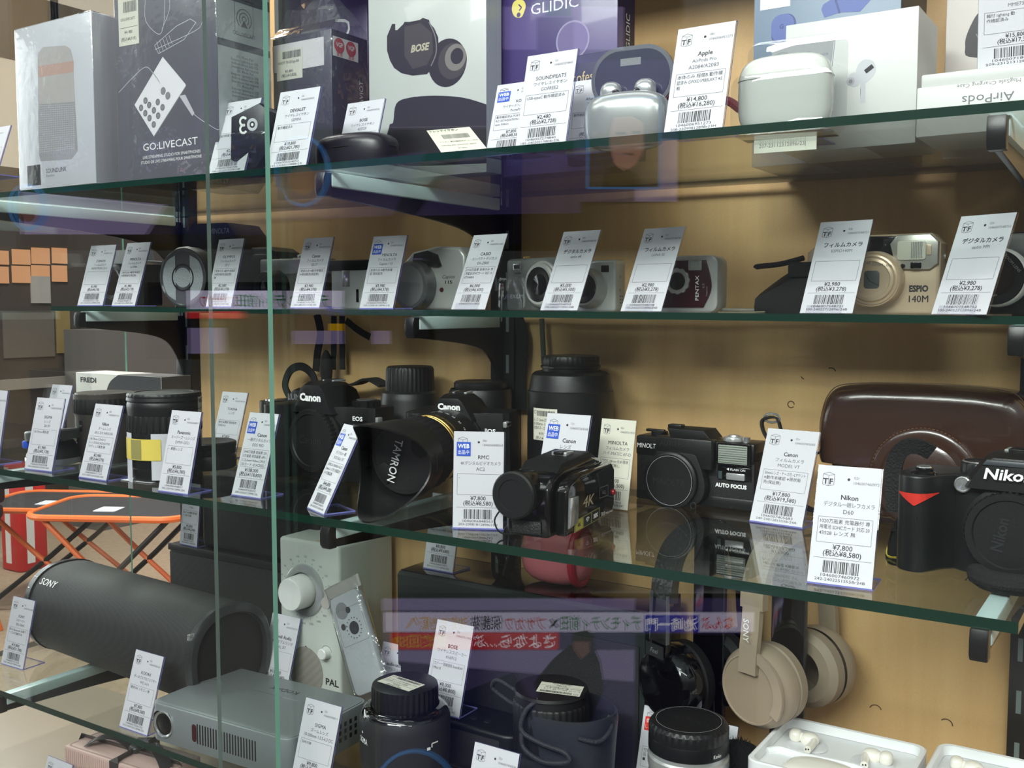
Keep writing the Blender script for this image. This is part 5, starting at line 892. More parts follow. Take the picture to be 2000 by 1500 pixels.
b = MB(); b.tube(cr([(-95, 10, 62), (-120, -6, 66), (-142, -10, 74), (-150, -8, 92), (-136, -6, 96), (-128, -8, 80), (-112, -4, 70)], 6), 1, STRAP, 8, flat=(9, 2)); b.build('strap', t); b = MB(); b.tube([(-140 + 8 * math.cos(q * PI / 8), -8, 96 + 4.5 * math.sin(q * PI / 8)) for q in range(16)], 1.2, CHROME, 6, closed=True); b.build('strap_ring', t)
b = MB(); b.tube(cr([(-70, -20, 16), (-88, -30, 12), (-104, -26, 16), (-112, -16, 20)], 6), 1, STRAP, 8, flat=(10, 2)); b.build('lower_strap', t)
# ---- SLR bodies
def slr(name, label, loc, rz, W, Hb, D, Hh, grip, mount, rx=0, hump=(0, 30, 19), mat=BLK, cap=True):
    """grip at the viewer's left. plan outline extruded, prism hump, mount with cap"""
    t = thing(name, label, 'camera', loc, rz, None, rx=rx)
    w2 = W / 2; g = grip
    plan = [(w2 - 4, D), (-w2 + 4, D), (-w2, D - 6), (-w2, 2)] + [(q.x, q.y) for q in cr([(-w2, 2, 0), (-w2 + 2, -g * .7, 0), (-w2 + 12, -g, 0), (-w2 + 24, -g * .92, 0), (-w2 + 33, -g * .3, 0), (-w2 + 40, 0, 0)], 4)][1:] + [(mount[0] - 34, -5), (mount[0] + 30, -7), (mount[0] + 38, -2), (w2 - 5, 2), (w2, 8), (w2, D - 6)]
    b = MB(); b.prism(plan, 0, Hb, mat, 'xy', 5, 3); b.build('body', t)
    hx, hw, hd = hump; b = MB()
    secs = [(-14, .62, .80), (-13, .78, .9), (-2, .92, 1.0), (hd, 1.0, 1.0), (D * .62, .92, .96), (D * .9, .86, .8)]
    b.loft([[Vector((hx + x * k1, y, Hb - 8 + (z - Hb + 8) * k2)) for x, z in ((-hw - 8, Hb - 8), (hw + 8, Hb - 8), (hw + 2, Hb + 2), (hw * .72, Hh - 4), (hw * .5, Hh), (-hw * .5, Hh), (-hw * .72, Hh - 4), (-hw - 2, Hb + 2))] for y, k1, k2 in secs], mat); b.build('prism_hump', t, sharp=28)
    b = MB(); b.box(hx - 9, hx + 9, D * .3, D * .75, Hh - 1, Hh + 1.4, SILV, .5); b.box(hx - 6, hx + 6, D * .28, D * .75, Hh + .2, Hh + 1.8, BLK, .3); b.build('hot_shoe', t)
    mx, mz, mr = mount; b = MB(); b.lathe([(mr + 6, 2), (mr + 5, 9), (mr + 1, 10), (mr, 12)], mat, (mx, 0, mz), '-y', 64); b.build('mount_ring', t)
    if cap:
        b = MB(); b.lathe([(mr + 2, 10), (mr + 2, 17), (mr + .8, 18.5), (mr - 4, 18.5), (mr - 5, 17.2), (mr - 7, 17.2), (0, 17.6)], CAPM, (mx, 0, mz), '-y', 176, kn=(0, 1, 1.1)); b.build('body_cap', t)
    return t
# body with 90D lettering
X = atY(624, 775, 905).x + 7
t = slr('digital_camera', 'black SLR body with plain body cap, lettered 90D, behind the sideways tag', (X, 905, S3), -3, 141, 82, 42, 108, 34, (-4, 44, 33), hump=(-6, 31, 14))
b = MB(); b.text(Fr((-6, -14.6, 0)), 'Canon', 0, 87, 9, WHITE, w=33, al='c', bold=.05, d=.3, capfit=True); b.text(Fr((0, -2.4, 0)), 'EOS', 47, 68, 5, WHITE, w=15, bold=.03, d=.5, capfit=True); b.text(Fr((0, -2.4, 0)), '90D', 47, 58.5, 5.6, GREYP, w=15, d=.5, capfit=True); b.text(Fr((-4, -17.8, 44)), 'Canon', 0, -4, 9, DGREY, w=34, al='c', d=.2, capfit=True); b.build('lettering', t); t.scale = (1.08, 1.08, 1.08)
b = MB(); b.lathe([(16, 0), (16, 8), (14.5, 9), (0, 9)], BLK, (48, 18, 80), 'z', 60, kn=(0, 1, .5)); b.lathe([(11, 0), (11, 1), (0, 1)], M('dial_marks', (70, 70, 72), .4), (48, 18, 89), 'z', 24); b.build('mode_dial', t)
b = MB(); b.lathe([(4.5, 0), (4.2, 2), (0, 2.6)], BLKG, (30, -1, 62), '-y', 20); b.poly(Fr((0, -1, 0)), [(29, 70), (31, 73), (30, 73), (32, 76), (29, 72.4), (30.4, 72.4)], WHITE, .6); b.build('flash_button', t); b = MB(); b.box(69, 74, 8, 16, 66, 72, SILV, 1); b.build('strap_lug', t)
# mirrorless body half hidden, with loop strap
c = atY(590, 860, 990); t = slr('mirrorless_camera', 'black camera lettered LUMIX half hidden behind the glass door edge and the 90D body', (c.x, 996, S3), -4, 128, 80, 40, 98, 32, (4, 42, 30), hump=(2, 26, 12))
b = MB(); b.text(Fr((2, -14.6, 0)), 'LUMIX', 0, 83, 8, GREYP, w=36, al='c', d=.3, capfit=True); b.build('lettering', t); b = MB(); b.lathe([(8, 0), (7, 3), (0, 4)], CHROME, (-47, -18, 79), 'z', 24); b.build('shutter_button', t)
b = MB(); b.tube(cr([(-60, 30, 76), (-74, 30, 96), (-62, 30, 118), (-38, 30, 124), (-16, 30, 112), (-10, 30, 88)], 6), 1, STRAP, 8, flat=(11, 2.4), up=(0, 1, 0)); b.build('loop_strap', t)
b = MB(); b.tube(cr([(-8, 34, 88), (20, 36, 98), (60, 38, 104), (86, 38, 112), (112, 38, 104)], 6), 1, STRAP, 8, flat=(22, 3)); b.egg((4, 36, 122), (9, 8, 26), STRAP); b.build('neck_strap', t)
# body wearing the hooded zoom
c = atY(893, 800, 925); t = slr('hooded_lens_camera', 'black SLR wearing a big zoom lens with petal hood, TAMRON on its cap', (c.x + 4, 925, S3 + 18), 8, 117, 72, 36, 91, 28, (-2, 40, 30), hump=(-4, 27, 12), cap=False, rx=3)
b = MB(); b.text(Fr((-4, -14.7, 0)), 'Canon', 0, 75.5, 7.6, WHITE, w=28, al='c', bold=.05, d=.3, capfit=True); f = Fr((0, -2.8, 0)); b.text(f, 'EOS', 33, 50, 5, WHITE, w=14, d=.5, bold=.03, capfit=True); b.text(f, 'Kiss X7', 34, 43, 3.6, WHITE, d=.5); b.poly(Fr((0, -1, 0)), [(25, 60), (27, 63), (26, 63), (28, 66), (25, 62.4), (26.4, 62.4)], WHITE, .8); b.build('lettering', t)
b = MB(); b.box(54, 58.6, 0, 14, 56, 63, SILV, 1.5); b.box(55, 59, 2, 12, 58, 61, BLK, .6); b.build('strap_lug', t); b = MB(); b.box(40, 57, 1, 3, 14, 46, BLKM, 1); b.build('port_cover', t)
lens = bpy.data.objects.new('zoom_lens', None); COL.objects.link(lens); lens.parent = t; lens.location = (-2 * MM, -6 * MM, 41 * MM); lens.rotation_euler = (math.radians(.5), 0, 0); lens.scale = (1, 1.16, 1)
b = MB(); b.lathe([(33, 0), (34, 6), (36.5, 12), (37, 34), (37, 58), (38, 62), (38, 84), (37, 86)], LB, (0, 0, 0), '-y', 72); b.build('barrel', lens)
b = MB(); b.lathe([(38.2, 62), (39, 63), (39, 82), (38.2, 83)], RUB, (0, 0, 0), '-y', 144, kn=(1, 2, .8)); b.build('zoom_ring', lens)
b = MB(); 
for q in (52, 56): b.lathe([(37, q), (37.7, q + .3), (37.7, q + 2.2), (37, q + 2.5)], GOLDP, (0, 0, 0), '-y', 72)
b.build('gold_bands', lens)
class BarFr:
    def __init__(s, r, a, y): s.r, s.a, s.y = r, a, y
    def p(s, x, y, d=0.0): a = s.a - x / s.r; return Vector(((s.r + d) * math.cos(a), -s.y - y, (s.r + d) * math.sin(a)))
b = MB(); b.text(BarFr(37.2, math.radians(80), 46), 'AF18-270mm Di II B01Q', 0, 0, 5, GOLDP, w=52, d=.3, bold=.02); 
for i, q in enumerate(('270', '200', '135', '70', '35', '18')): b.text(BarFr(37, math.radians(105 - i * 14), 30), q, 0, 0, 4, WHITE, d=.3)
b.box(-1, 1, -94, -90, 38.6, 39, WHITE); b.build('lens_lettering', lens)
# petal hood: wall whose rim height waves round
b = MB(); n = 96; vo = []; hood_prof = lambda a: 132 + 24 * math.cos(2 * a) + 3 * math.cos(4 * a)
rows = [(39, 84, 0), (42, 100, 0), (45.5, 112, .35), (49.5, 0, 1.0)]
ring_o = [[], [], [], []]; ring_i = [[], [], [], []]
for i in range(n):
    a = 2 * PI * i / n + PI / 2; top = hood_prof(a - PI / 2)
    for j, (r_, h_, k_) in enumerate(rows):
        hh = h_ if k_ == 0 else (top if k_ == 1 else 84 + (top - 84) * .6)
        rr_ = r_ if k_ != 1 else 39 + (top - 84) * .12
        if j == 2: rr_ = 39 + (hh - 84) * .12
        for R, q in ((ring_o, 0), (ring_i, -1.8)): R[j].append(Vector(((rr_ + q) * math.cos(a), -hh, (rr_ + q) * math.sin(a))))
b.loft(ring_o + ring_i[::-1], LB, caps=False); b.build('petal_hood', lens, sharp=50)
b = MB(); b.lathe([(36.6, 84), (36.6, 97), (35.6, 98.4), (33.5, 98.4), (32.5, 97), (0, 97)], CAPM, (0, 0, 0), '-y', 64); f = Fr((0, -97, 0)); 
for sgn in (-1, 1): b.prism([(sgn * q[0], q[1]) for q in ((33, -11), (33, 11), (19, 9), (15, 0), (19, -9))][::sgn], -99.2, -96.5, BLKM, 'xz', .6, A=Matrix.Rotation(math.radians(-35), 3, 'Y'))
for sg in (1,): b.text(f, 'TAMRON', -6, 22, 9, WHITE, w=46, rot=-106, d=2.6, bold=.05, capfit=True)
b.build('front_cap', lens)
# camcorder
c = atZ(1040, 1054, S3); t = thing('camcorder', 'small glossy black camcorder lettered 4K with round lens cap facing left', 'camcorder', (atY(1095, 1040, 768).x - 31, 770, S3), 3)
b = MB(); b.prism([(0, 6), (3, 0), (106, 0), (113, 8), (113, 52), (106, 60), (90, 63), (30, 60), (10, 54), (0, 44)], -27, 17, BLKG, 'yz', 4, 3); b.build('body', t)
b = MB(); b.prism([(8, 4), (10, 2), (104, 6), (112, 14), (112, 50), (104, 57), (34, 55), (14, 49), (8, 42)], 18, 31, BLKG, 'yz', 3.5, 3); b.build('flip_screen', t)
b = MB(); b.prism([(12, 54), (20, 57), (30, 64), (88, 68), (100, 62), (100, 56)], -24, 15, BLKM, 'yz', 3); b.box(-12, 4, 60, 76, 65, 69.5, SILV, .8); b.box(-9, 1, 58, 76, 67, 70, BLK, .6); b.build('top_cover', t)
b = MB(); b.lathe([(20, -14), (20.5, -2), (20.5, 10), (19, 12)], BLKG, (-12, 0, 39), '-y', 56); b.build('lens_barrel', t); b = MB(); b.lathe([(21.5, 8), (21.5, 13), (20, 14.5), (14.5, 14.5), (14, 13.6), (0, 13.6)], CAPM, (-12, 0, 39), '-y', 64); b.build('lens_cap', t)
b = MB(); b.prism([(10, 9), (28, 12), (29, 36), (11, 37)], 30.5, 33, CHROME, 'yz', 1.2); b.build('hinge_trim', t)
b = MB(); f = Fr((31.2, 0, 0), (0, 1, 0)); b.text(f, '4K', 40, 23, 10, M('pale_gold_print', (206, 194, 158), .35, metal=.4), w=24, d=.15, shear=.25, bold=.03, capfit=True); b.line(f, [(76, 26), (95, 26), (95, 36), (76, 36)], .4, GREYP, .1, closed=True); b.text(f, 'AC2', 85, 29, 4, GREYP, al='c'); b.text(f, '30.0', 79, 8.5, 5, WHITE, d=.5); b.text(f, 'MEGA PIXELS', 89, 8.8, 2.4, WHITE, w=16, d=.5); b.build('lettering', t)
b = MB(); f = Fr((31.2, 0, 0), (0, 1, .07)); b.slab(f, 22, 1.5, 76, 12.5, .15, .4, M('olive_label', (128, 122, 74), .4)); 
for i, (s_, m_) in enumerate((('4K', INK), ('', WHITE), ('30X', WHITE))):
    b.slab(f, 24 + i * 17.5, 2.4, 39 + i * 17.5, 11.6, .4, .55, M('label_yellow', (176, 166, 70), .4) if i == 0 else M('label_black', (34, 34, 36), .4)); b.text(f, s_, 31.5 + i * 17.5, 5, 5.4, m_, al='c', d=.65, bold=.05) if s_ else None
for r_ in (1.6, 3.2, 4.8): b.line(f, circ(r_, 49, 4.6, 10, 45, 135), .8, WHITE, .65)
b.build('feature_label', t); b = MB(); b.lathe([(3, 0), (2.6, 1.2), (0, 1.6)], M('record_red', (168, 26, 40), .3), (31, 108, 27), 'x', 16); b.build('record_button', t)
b = MB(); b.box(-20, 10, -2, .5, 3, 15, M('grille_black', (28, 28, 30), .5, bump=1.0, bscale=700), 1); b.build('microphone_grille', t); b = MB(); b.tube(cr([(-30, -2, 24), (-33, -10, 14), (-26, -12, 4), (-14, -8, 3)], 5), .8, BLK, 6); b.build('cap_cord', t)
b = MB(); b.tube(cr([(-28, 10, 30), (-36, 40, 34), (-28, 92, 30)], 5), 1, STRAP, 8, flat=(16, 2)); b.build('hand_strap', t)
# big SLR at the right with red triangle
RIBBED = M('ribbed_webbing', (20, 20, 22), .7, bump=1.0, bscale=600)
D60 = M('d60_black', (25, 26, 27), .33, bump=.1, bscale=1500)
c = atY(1830, 1000, 842); t = slr('red_accent_camera', 'black SLR body with red triangle on its grip and Nikon lettering, at the right edge', (atY(1765, 1000, 850).x + 61, 852, S3 + .5), -4, 126, 76, 40, 95, 30, (19, 36, 30), hump=(17, 30, 12), mat=D60)
b = MB(); q = [(q.x, q.y) for q in cr([(-61, 63, 0), (-50, 60, 0), (-34, 62, 0)], 4)]; gc = cr([(-63, 2, 0), (-61, -21, 0), (-51, -30, 0), (-39, -27.6, 0), (-30, -9, 0)], 12); sy_at = lambda x: min(((abs(v.x - x), v.y) for v in gc))[1] - .6
xs_ = [-59.5 + i * 1.2 for i in range(24)]; lo = lambda x: 62 - 9.5 * (1 - abs(x + 46) / 14.5)
vs_ = [Vector((x, sy_at(x) - d, z)) for d in (0, .5) for x in xs_ for z in (62.3, max(lo(x), 50))]; n_ = len(xs_) * 2
b.raw(vs_, [(n_ + 2 * i, n_ + 2 * i + 1, n_ + 2 * i + 3, n_ + 2 * i + 2) for i in range(len(xs_) - 1)], M('signal_red', (206, 54, 44), .35)); b.build('red_triangle', t)
b = MB(); b.lathe([(15, 0), (15, 8), (14, 9), (13.2, 9.4), (0, 9.4)], D60, (-10, 20, 75), 'z', 60, kn=(0, 1, .8)); b.lathe([(13.8, 9.2), (13.2, 9.9), (12.6, 9.9)], CHROME, (-10, 20, 75), 'z', 48); b.build('mode_dial', t)
b = MB(); b.lathe([(10, 0), (10, 3), (7, 4), (6.8, 6), (6, 6.8), (0, 7.2)], BLKG, (-44, -14, 74), 'z', 36); b.lathe([(6, 6.7), (5.4, 7.6), (0, 8)], CHROME, (-44, -14, 74), 'z', 30); b.build('shutter_button', t)
b = MB(); b.lathe([(6.2, 0), (6.2, 2.5), (5.4, 3), (4.6, 2), (0, 2.4)], CHROME, (-17, -5, 69), '-y', 28); b.build('assist_lamp', t); b = MB(); b.lathe([(3, 0), (2.6, .6), (0, .5)], BLKG, (-46, -29.6, 43), '-y', 20); b.build('remote_sensor', t)
b = MB(); b.text(Fr((17, -14.8, 0)), 'Nikon', 0, 76.5, 8.5, WHITE, w=34, al='c', bold=.025, d=2.6, shear=.15, capfit=True); b.text(Fr((19, -17.8, 36)), 'Nikon', -4, -14, 9, DGREY, w=26, rot=80, d=.15, bold=.03, capfit=True); b.quad(Fr((0, 0, 76)), 0, 0, .1, .1, WHITE); b.build('lettering', t)
b = MB(); b.prism([(-2, 86.5), (36, 86.5), (33, 91), (1, 91)], -15.5, -11, M('brow_grey', (66, 70, 74), .3), 'xz', 1.5); b.build('prism_brow', t)
b = MB(); P = [atY(x, y, Y) for x, y, Y in ((1748, 1000, 872), (1744, 940, 870), (1750, 896, 866), (1768, 874, 862), (1794, 872, 860), (1820, 884, 864))]; o_ = t.location / MM - Vector((0, 0, EYE / MM)); Ri = Matrix.Rotation(math.radians(4), 3, 'Z'); P = [Ri @ (p_ - o_) for p_ in P]
b.tube(cr(P, 6), 1, RIBBED, 8, flat=(13, 3), up=(0, -1, .1)); b.build('strap', t)
b = MB(); b.tube(cr([(-66, 20, 40), (-74, 22, 24), (-76, 12, 11), (-66, 6, 10), (-40, 20, 10)], 6), 1, STRAP, 8, flat=(30, 3), up=(-1, 0, 0)); b.tube(cr([(-68, 20, 40), (-76, 21, 20), (-78, 10, 2.4), (-68, 3, 2)], 6), 1, M('yellow_stitch', (200, 184, 60), .6), 6, flat=(1.5, 1)); b.build('yellow_edged_strap', t)
BR_ = M('black_bristle', (18, 18, 19), .85, bump=1, bscale=1200); b = MB(); b.tube(cr([(-6, -16, 6), (8, -30, 3), (30, -32, 3), (52, -20, 4)], 6), [4, 6, 7, 8, 8, 8, 8, 8, 8, 8, 8, 8, 8, 8, 8, 8, 7, 6, 5], BR_, 10)
rr = random.Random(2)
for i in range(90):
    u = i / 89; x = -6 + 58 * u; y = -20 - 12 * math.sin(u * PI); b.tube([(x, y, 4), (x + rr.uniform(-2, 1), y - 9 + rr.uniform(-2, 1), 3 - 2.4)], .5, BR_, 4)
b.build('frayed_strap', t)
# ---- lenses at the left
c = atZ(82, 903, S3); t = thing('small_lens', 'small dark lens with silver base ring and tilted cap, behind the ¥1,980 tag', 'lens', (c.x + 20, 800, S3), 0)
b = MB(); b.lathe([(34, 0), (36, 2), (36, 9), (34, 10)], M('bright_silver_ring', (206, 214, 214), .2, metal=.7), n=60); b.build('base_ring', t); b = MB(); b.lathe([(35, 9.5), (34, 14), (28, 24), (24, 30), (22, 31)], DGREY, n=56); b.build('barrel', t); b = MB(); b.lathe([(36.5, 0), (37.5, 3), (37.5, 11), (36, 13), (33, 13.4), (32, 12.4), (0, 12.4)], M('flat_cap_grey', (74, 78, 76), .35), (4, 0, 32), (-.1, .03, 1), 64); b.build('cap', t); b = MB(); b.box(-20, -8, -34, -26, 22, 32, BLUE, 2); b.build('blue_tab', t)
c = atY(202, 830, 845); H = atY(202, 766, 845).z - S3; t = lens_thing('zoom_lens', 'dark grey-brown ribbed zoom lens with flat cap on the third shelf', (c.x, 848, S3), None, [
    ('barrel', [(32, 0), (33, 6), (35, 22), (37, 40), (37.5, 62), (38.5, 66)], LBB, None), ('focus_ring', [(38.5, 66), (40, 68), (40, 84), (38.5, 86)], RUB, (1, 2, 1.0)), ('front_rim', [(38.6, 86), (39, 92), (38, H - 14), (37, H - 12)], LBB, None), ('front_cap', [(37, H - 13), (37.6, H - 11), (37.6, H - 2), (36, H), (0, H)], M('brown_black_cap', (58, 52, 48), .4), (1, 2, .4))])
b = MB(); b.raw([CylFr(37.9, math.radians(-92), 44).p(x, y, .2) for x, y in ((0, 0), (5, 0), (5, 14), (0, 14))], [(0, 1, 2, 3)], GLASSK); b.build('distance_window', t)
c = atY(318, 850, 800); H = atY(318, 766, 800).z - S3; t = lens_thing('taped_lens', 'tall black zoom lens with a strip of yellow tape and a white paper slip', (c.x + 2, 802, S3 + .3), None, [
    ('barrel', [(36, 0), (38, 3), (38, 14), (41, 18), (42, 46), (42, H * .56)], LB, None), ('zoom_ring', [(42, H * .56), (43.2, H * .57), (43.2, H * .74), (42, H * .75)], RUB, (1, 2, 1.4)), ('front_barrel', [(42, H * .75), (42.6, H * .78), (43, H * .84), (43, H * .87), (42, H * .9), (43.5, H * .92), (43, H * .955)], LB, None), ('front_cap', [(42.4, H * .95), (43, H * .96), (43, H - 2), (41.5, H), (34, H + .4), (33, H - .6), (0, H - .6)], CAPM, (1, 2, .5))])
b = MB(); cyl_label(b, 44.2, math.radians(-150), math.radians(-45), H * .26, H * .5, M('yellow_tape', (226, 204, 92), .5, bump=.1)); cyl_label(b, 44.5, math.radians(-98), math.radians(-76), H * .27, H * .49, M('tape_grey_print', (150, 142, 84), .6)); b.build('yellow_tape', t)
b = MB(); cyl_label(b, 43.5, math.radians(-126), math.radians(-98), -.2, H * .56, CARD); cyl_label(b, 43.4, math.radians(-60), math.radians(-20), 4, H * .56, CARD); b.slab(Fr((-30, -42, .4), (1, .1, 0), (0, 1, 0)), 0, 0, 50, 30, 0, .4, CARD); b.build('paper_slip', t)
sticker(t, CylFr(43.4, math.radians(22), H * .66), 14, 30, [(.5, .12, '¥5,800', 'l')], 6)
c = atZ(446, 905, S3); t = lens_thing('flat_lens', 'short round black lens lying flat left of the glass door edge', (c.x + 3, 885, S3), None, [('barrel', [(34, 0), (37, 2), (37, 14), (35, 18), (36.5, 20), (36.5, 27)], LB, None), ('cap', [(36, 27), (37.3, 28), (37.3, 33), (35, 34.5), (32, 34), (0, 34)], CAPM, None)])
# white and grey camera carton
a = atY(147, 716, 985); c_ = atY(358, 712, 985); Wd = 208; t = thing('security_camera_box', 'long white and dark grey carton lettered FREDI lying behind the lenses', 'box', (a.x, 985, S3), 0); Hh = atY(147, 727, 985).z - S3
b = MB(); b.box(0, Wd, 0, 55, 0, Hh, M('cream_carton', (214, 210, 202), .45), 1); f = Fr((0, 0, 0)); DG = M('graphite_print', (66, 66, 68), .4); b.poly(f, [(q.x, q.y) for q in cr([(66, 1, 0), (70, Hh * .5, 0), (84, Hh * .85, 0), (108, Hh - .5, 0)], 5)][::-1] + [(66, .5), (Wd - .5, .5), (Wd - .5, Hh - .5)], DG, .15); b.poly(Fr((0, 0, Hh), (1, 0, 0), (0, 1, 0)), [(108, .5), (Wd - .5, .5), (Wd - .5, 54), (124, 54)], DG, .1); b.quad(Fr((Wd, 0, 0), (0, 1, 0)), .5, .5, 54.5, Hh - .5, DG, .1); b.build('box_body', t)
b = MB(); b.text(f, 'FREDI', 13, Hh - 15, 8, INK, w=40, d=.3, bold=.03, capfit=True); b.text(f, 'Home Security', 16, Hh - 48, 6, INK, d=.3); b.build('lettering', t)
# lenses behind the SLR bodies
c = atY(800, 760, 1004); H = atY(800, 715, 1004).z - S3; t = lens_thing('capped_zoom_lens', 'black zoom lens with ribbed rear cap standing behind the 90D body', (c.x, 1005, S3), None, [
    ('barrel', [(36, 0), (38, 4), (38, H - 62), (37, H - 58), (37, H - 42), (36, H - 38), (35, H - 33), (31, H - 30)], LB, None), ('rear_cap', [(30, H - 32), (31, H - 30), (30, H - 4), (28.5, H - 1), (27, H), (0, H)], CAPM, (1, 2, 1.0))])
c = atY(938, 770, 1004); H = atY(938, 744, 1004).z - S3; t = lens_thing('pinch_cap_lens', 'black zoom lens with pinch cap standing behind the hooded-lens camera', (c.x, 1005, S3), None, [
    ('barrel', [(33, 0), (35, 4), (36, 60), (37.5, 64), (37.5, H - 12), (36, H - 9)], LB, None), ('front_cap', [(31, H - 10), (32, H - 8), (32, H - 2), (30, H), (24, H - 1.5), (10, H - 1.5), (0, H - 1)], CAPM, None)])
b = MB(); b.text(CylFr(37.6, math.radians(-120), H - 22), '0-36', 0, 0, 5, GREYP, d=.2); b.build('lettering', t)
# ================================================================ lowest shelf: speakers, projector, headphones
def mesh_fabric(name, rgb, sc, dark=.35):
    """perforated / woven cloth: fine diamond pattern in colour and bump"""
    if name in _M: return _M[name]
    m = bpy.data.materials.new(name); m.use_nodes = True; t = m.node_tree; N = t.nodes.new; L = t.links.new; p = t.nodes['Principled BSDF']
    co = N('ShaderNodeTexCoord'); mp = N('ShaderNodeMapping'); mp.inputs['Scale'].default_value = (sc, sc, sc); mp.inputs['Rotation'].default_value = (.3, .78, .2); L(co.outputs['Object'], mp.inputs[0])
    v = N('ShaderNodeTexVoronoi'); v.inputs['Scale'].default_value = 1; v.inputs['Randomness'].default_value = 0.0; L(mp.outputs[0], v.inputs['Vector'])
    r = N('ShaderNodeValToRGB'); r.color_ramp.elements[0].position = .25; r.color_ramp.elements[1].position = .5; c = lin(rgb); r.color_ramp.elements[0].color = tuple(q * dark for q in c[:3]) + (1,); r.color_ramp.elements[1].color = c; L(v.outputs['Distance'], r.inputs[0]); L(r.outputs[0], p.inputs['Base Color'])
    bp = N('ShaderNodeBump'); bp.inputs['Strength'].default_value = .5; bp.inputs['Distance'].default_value = .0008; L(v.outputs['Distance'], bp.inputs['Height']); L(bp.outputs[0], p.inputs['Normal']); p.inputs['Roughness'].default_value = .65; _M[name] = m; return m
GRILLE = mesh_fabric('speaker_mesh', (40, 42, 42), 420); CLOTH = mesh_fabric('speaker_cloth', (30, 32, 32), 520); PERF = mesh_fabric('radio_mesh', (140, 136, 128), 560, .7)
# barrel speaker
t = thing('barrel_speaker', 'large barrel-shaped bluetooth speaker in dark mesh lettered SONY', 'speaker', (-1180, 872, S4 + 66), -4)
n = 40; sec = lambda k: [Vector((0, 62 * k * math.copysign(abs(math.cos(a)) ** .85, math.cos(a)), 64 * k * math.copysign(abs(math.sin(a)) ** .85, math.sin(a)))) for a in [2 * PI * i / n for i in range(n)]]
def ring(x, k): return [Vector((x, v.y, v.z)) for v in sec(k)]
b = MB(); b.loft([ring(-166, .98), ring(-162, 1.0), ring(196, 1.0), ring(200, .98)], GRILLE, caps=True); b.build('mesh_body', t)
RIM = M('speaker_rim_grey', (58, 60, 62), .3, metal=.4); b = MB(); b.loft([ring(-184, .93), ring(-180, 1.0), ring(-167, 1.02), ring(-166, .95)], RIM); b.build('end_rim', t); b = MB(); b.loft([ring(199, .95), ring(200, 1.02), ring(207, 1.02), ring(210, .97), ring(211, .86), ring(205, .84)], RIM); b.build('end_rim', t)
b = MB(); b.loft([ring(204, .85), ring(206, .8), ring(209, .4)], RUB); b.build('passive_radiator', t); b = MB()
for x, z in ((-174, 1.035), (-174, .9)): b.box(x - 4, x + 4, -46 + (z < 1) * -10, -38 + (z < 1) * -10, 46 - (z < 1) * 14, 50 - (z < 1) * 14, CHROME, 1)
b.box(202, 207, -60, -50, 34, 42, CHROME, 1); b.build('strap_lug', t)
a_ = math.radians(43); b = MB(); f = Fr((0, -62 * math.cos(a_) ** .85, 64 * math.sin(a_) ** .85), (1, 0, 0), (0, math.sin(a_), math.cos(a_))); b.text(f, 'SONY', -152, -5, 10, WHITE, w=40, d=2.4, bold=.03, capfit=True); b.build('lettering', t)
b = MB(); b.box(-130, 95, -20, 20, -66, -61, RUB, 1); b.build('foot', t)
# black cabinets behind
t = thing('fabric_speaker', 'wide black cloth-fronted speaker standing behind the barrel speaker', 'speaker', (-1118, 985, S4), 0)
b = MB(); b.box(-130, 130, 0, 60, 0, 150, BLK, 4); b.build('cabinet', t); b = MB(); b.box(-127, 127, -2, 1, 4, 138, CLOTH, 1); b.build('cloth_front', t); b = MB(); b.box(-130, 130, -2.5, 2, 140, 150, DGREY, 1); b.build('top_trim', t)
t = thing('cloth_soundbar', 'second black cloth speaker lying on the wide cloth-fronted speaker', 'speaker', (-1080, 992, S4 + 150.4), 0)
b = MB(); b.box(-105, 130, 0, 46, 0, 118, CLOTH, 8, 3); b.build('body', t)
price_tag((-1224, 985, S4 + 150.4), 40, 91, 6, -3, TD('Anker', 'ワイヤレススピーカー', '3 Mini', ['Blue Tooth機能 説明書', '+ USB 欠損'], '¥5,800', '(税込¥6,380)', '1046007512873', '200-24020515558r24A'), 'price tag seen under the third shelf, beside the black cloth speaker')
# white radio
c = atZ(545, 1045, -345); t = thing('table_radio', 'white table radio with big tuning knob and round speaker grille', 'radio', (-1012, 940, S4), 0); RW, RH, RD = atY(662, 1100, 940).x - atY(545, 1100, 940).x, atY(545, 1047, 940).z - S4, 106
RWH = M('radio_white', (198, 204, 198), .4, var=.01); RSD = M('radio_side_white', (176, 184, 180), .45, var=.01)
t.location.x = atY(545, 1100, 940).x * MM
b = MB(); b.box(0, RW, 0, RD, 0, RH, RWH, 5, 3); b.build('cabinet', t)
b = MB(); o_ = (46, 0, RH * .68); b.lathe([(34, -.5), (33, 3), (31, 4), (24, 5)], M('dial_satin', (186, 190, 188), .25, metal=.5), o_, '-y', 56); b.build('tuning_ring', t); b = MB(); b.lathe([(22, 3), (21, 26), (19.5, 28), (0, 28)], WPL, o_, '-y', 48); b.build('tuning_knob', t)
b = MB(); f = Fr((0, 0, 0))
for i, s in enumerate(('88', '90', '92', '94', '96', '98', '100', '102', '104', '106', '108', '530', '600', '700', '800', '1000', '1200', '1400', '1600')):
    a_ = math.radians(215 - i * 18.2); b.text(f, s, o_[0] + 44 * math.cos(a_), o_[2] + 44 * math.sin(a_) - 1.5, 4, INK2, al='c', rot=0); b.line(f, [(o_[0] + 36 * math.cos(a_), o_[2] + 36 * math.sin(a_)), (o_[0] + 39 * math.cos(a_), o_[2] + 39 * math.sin(a_))], .5, INK2)
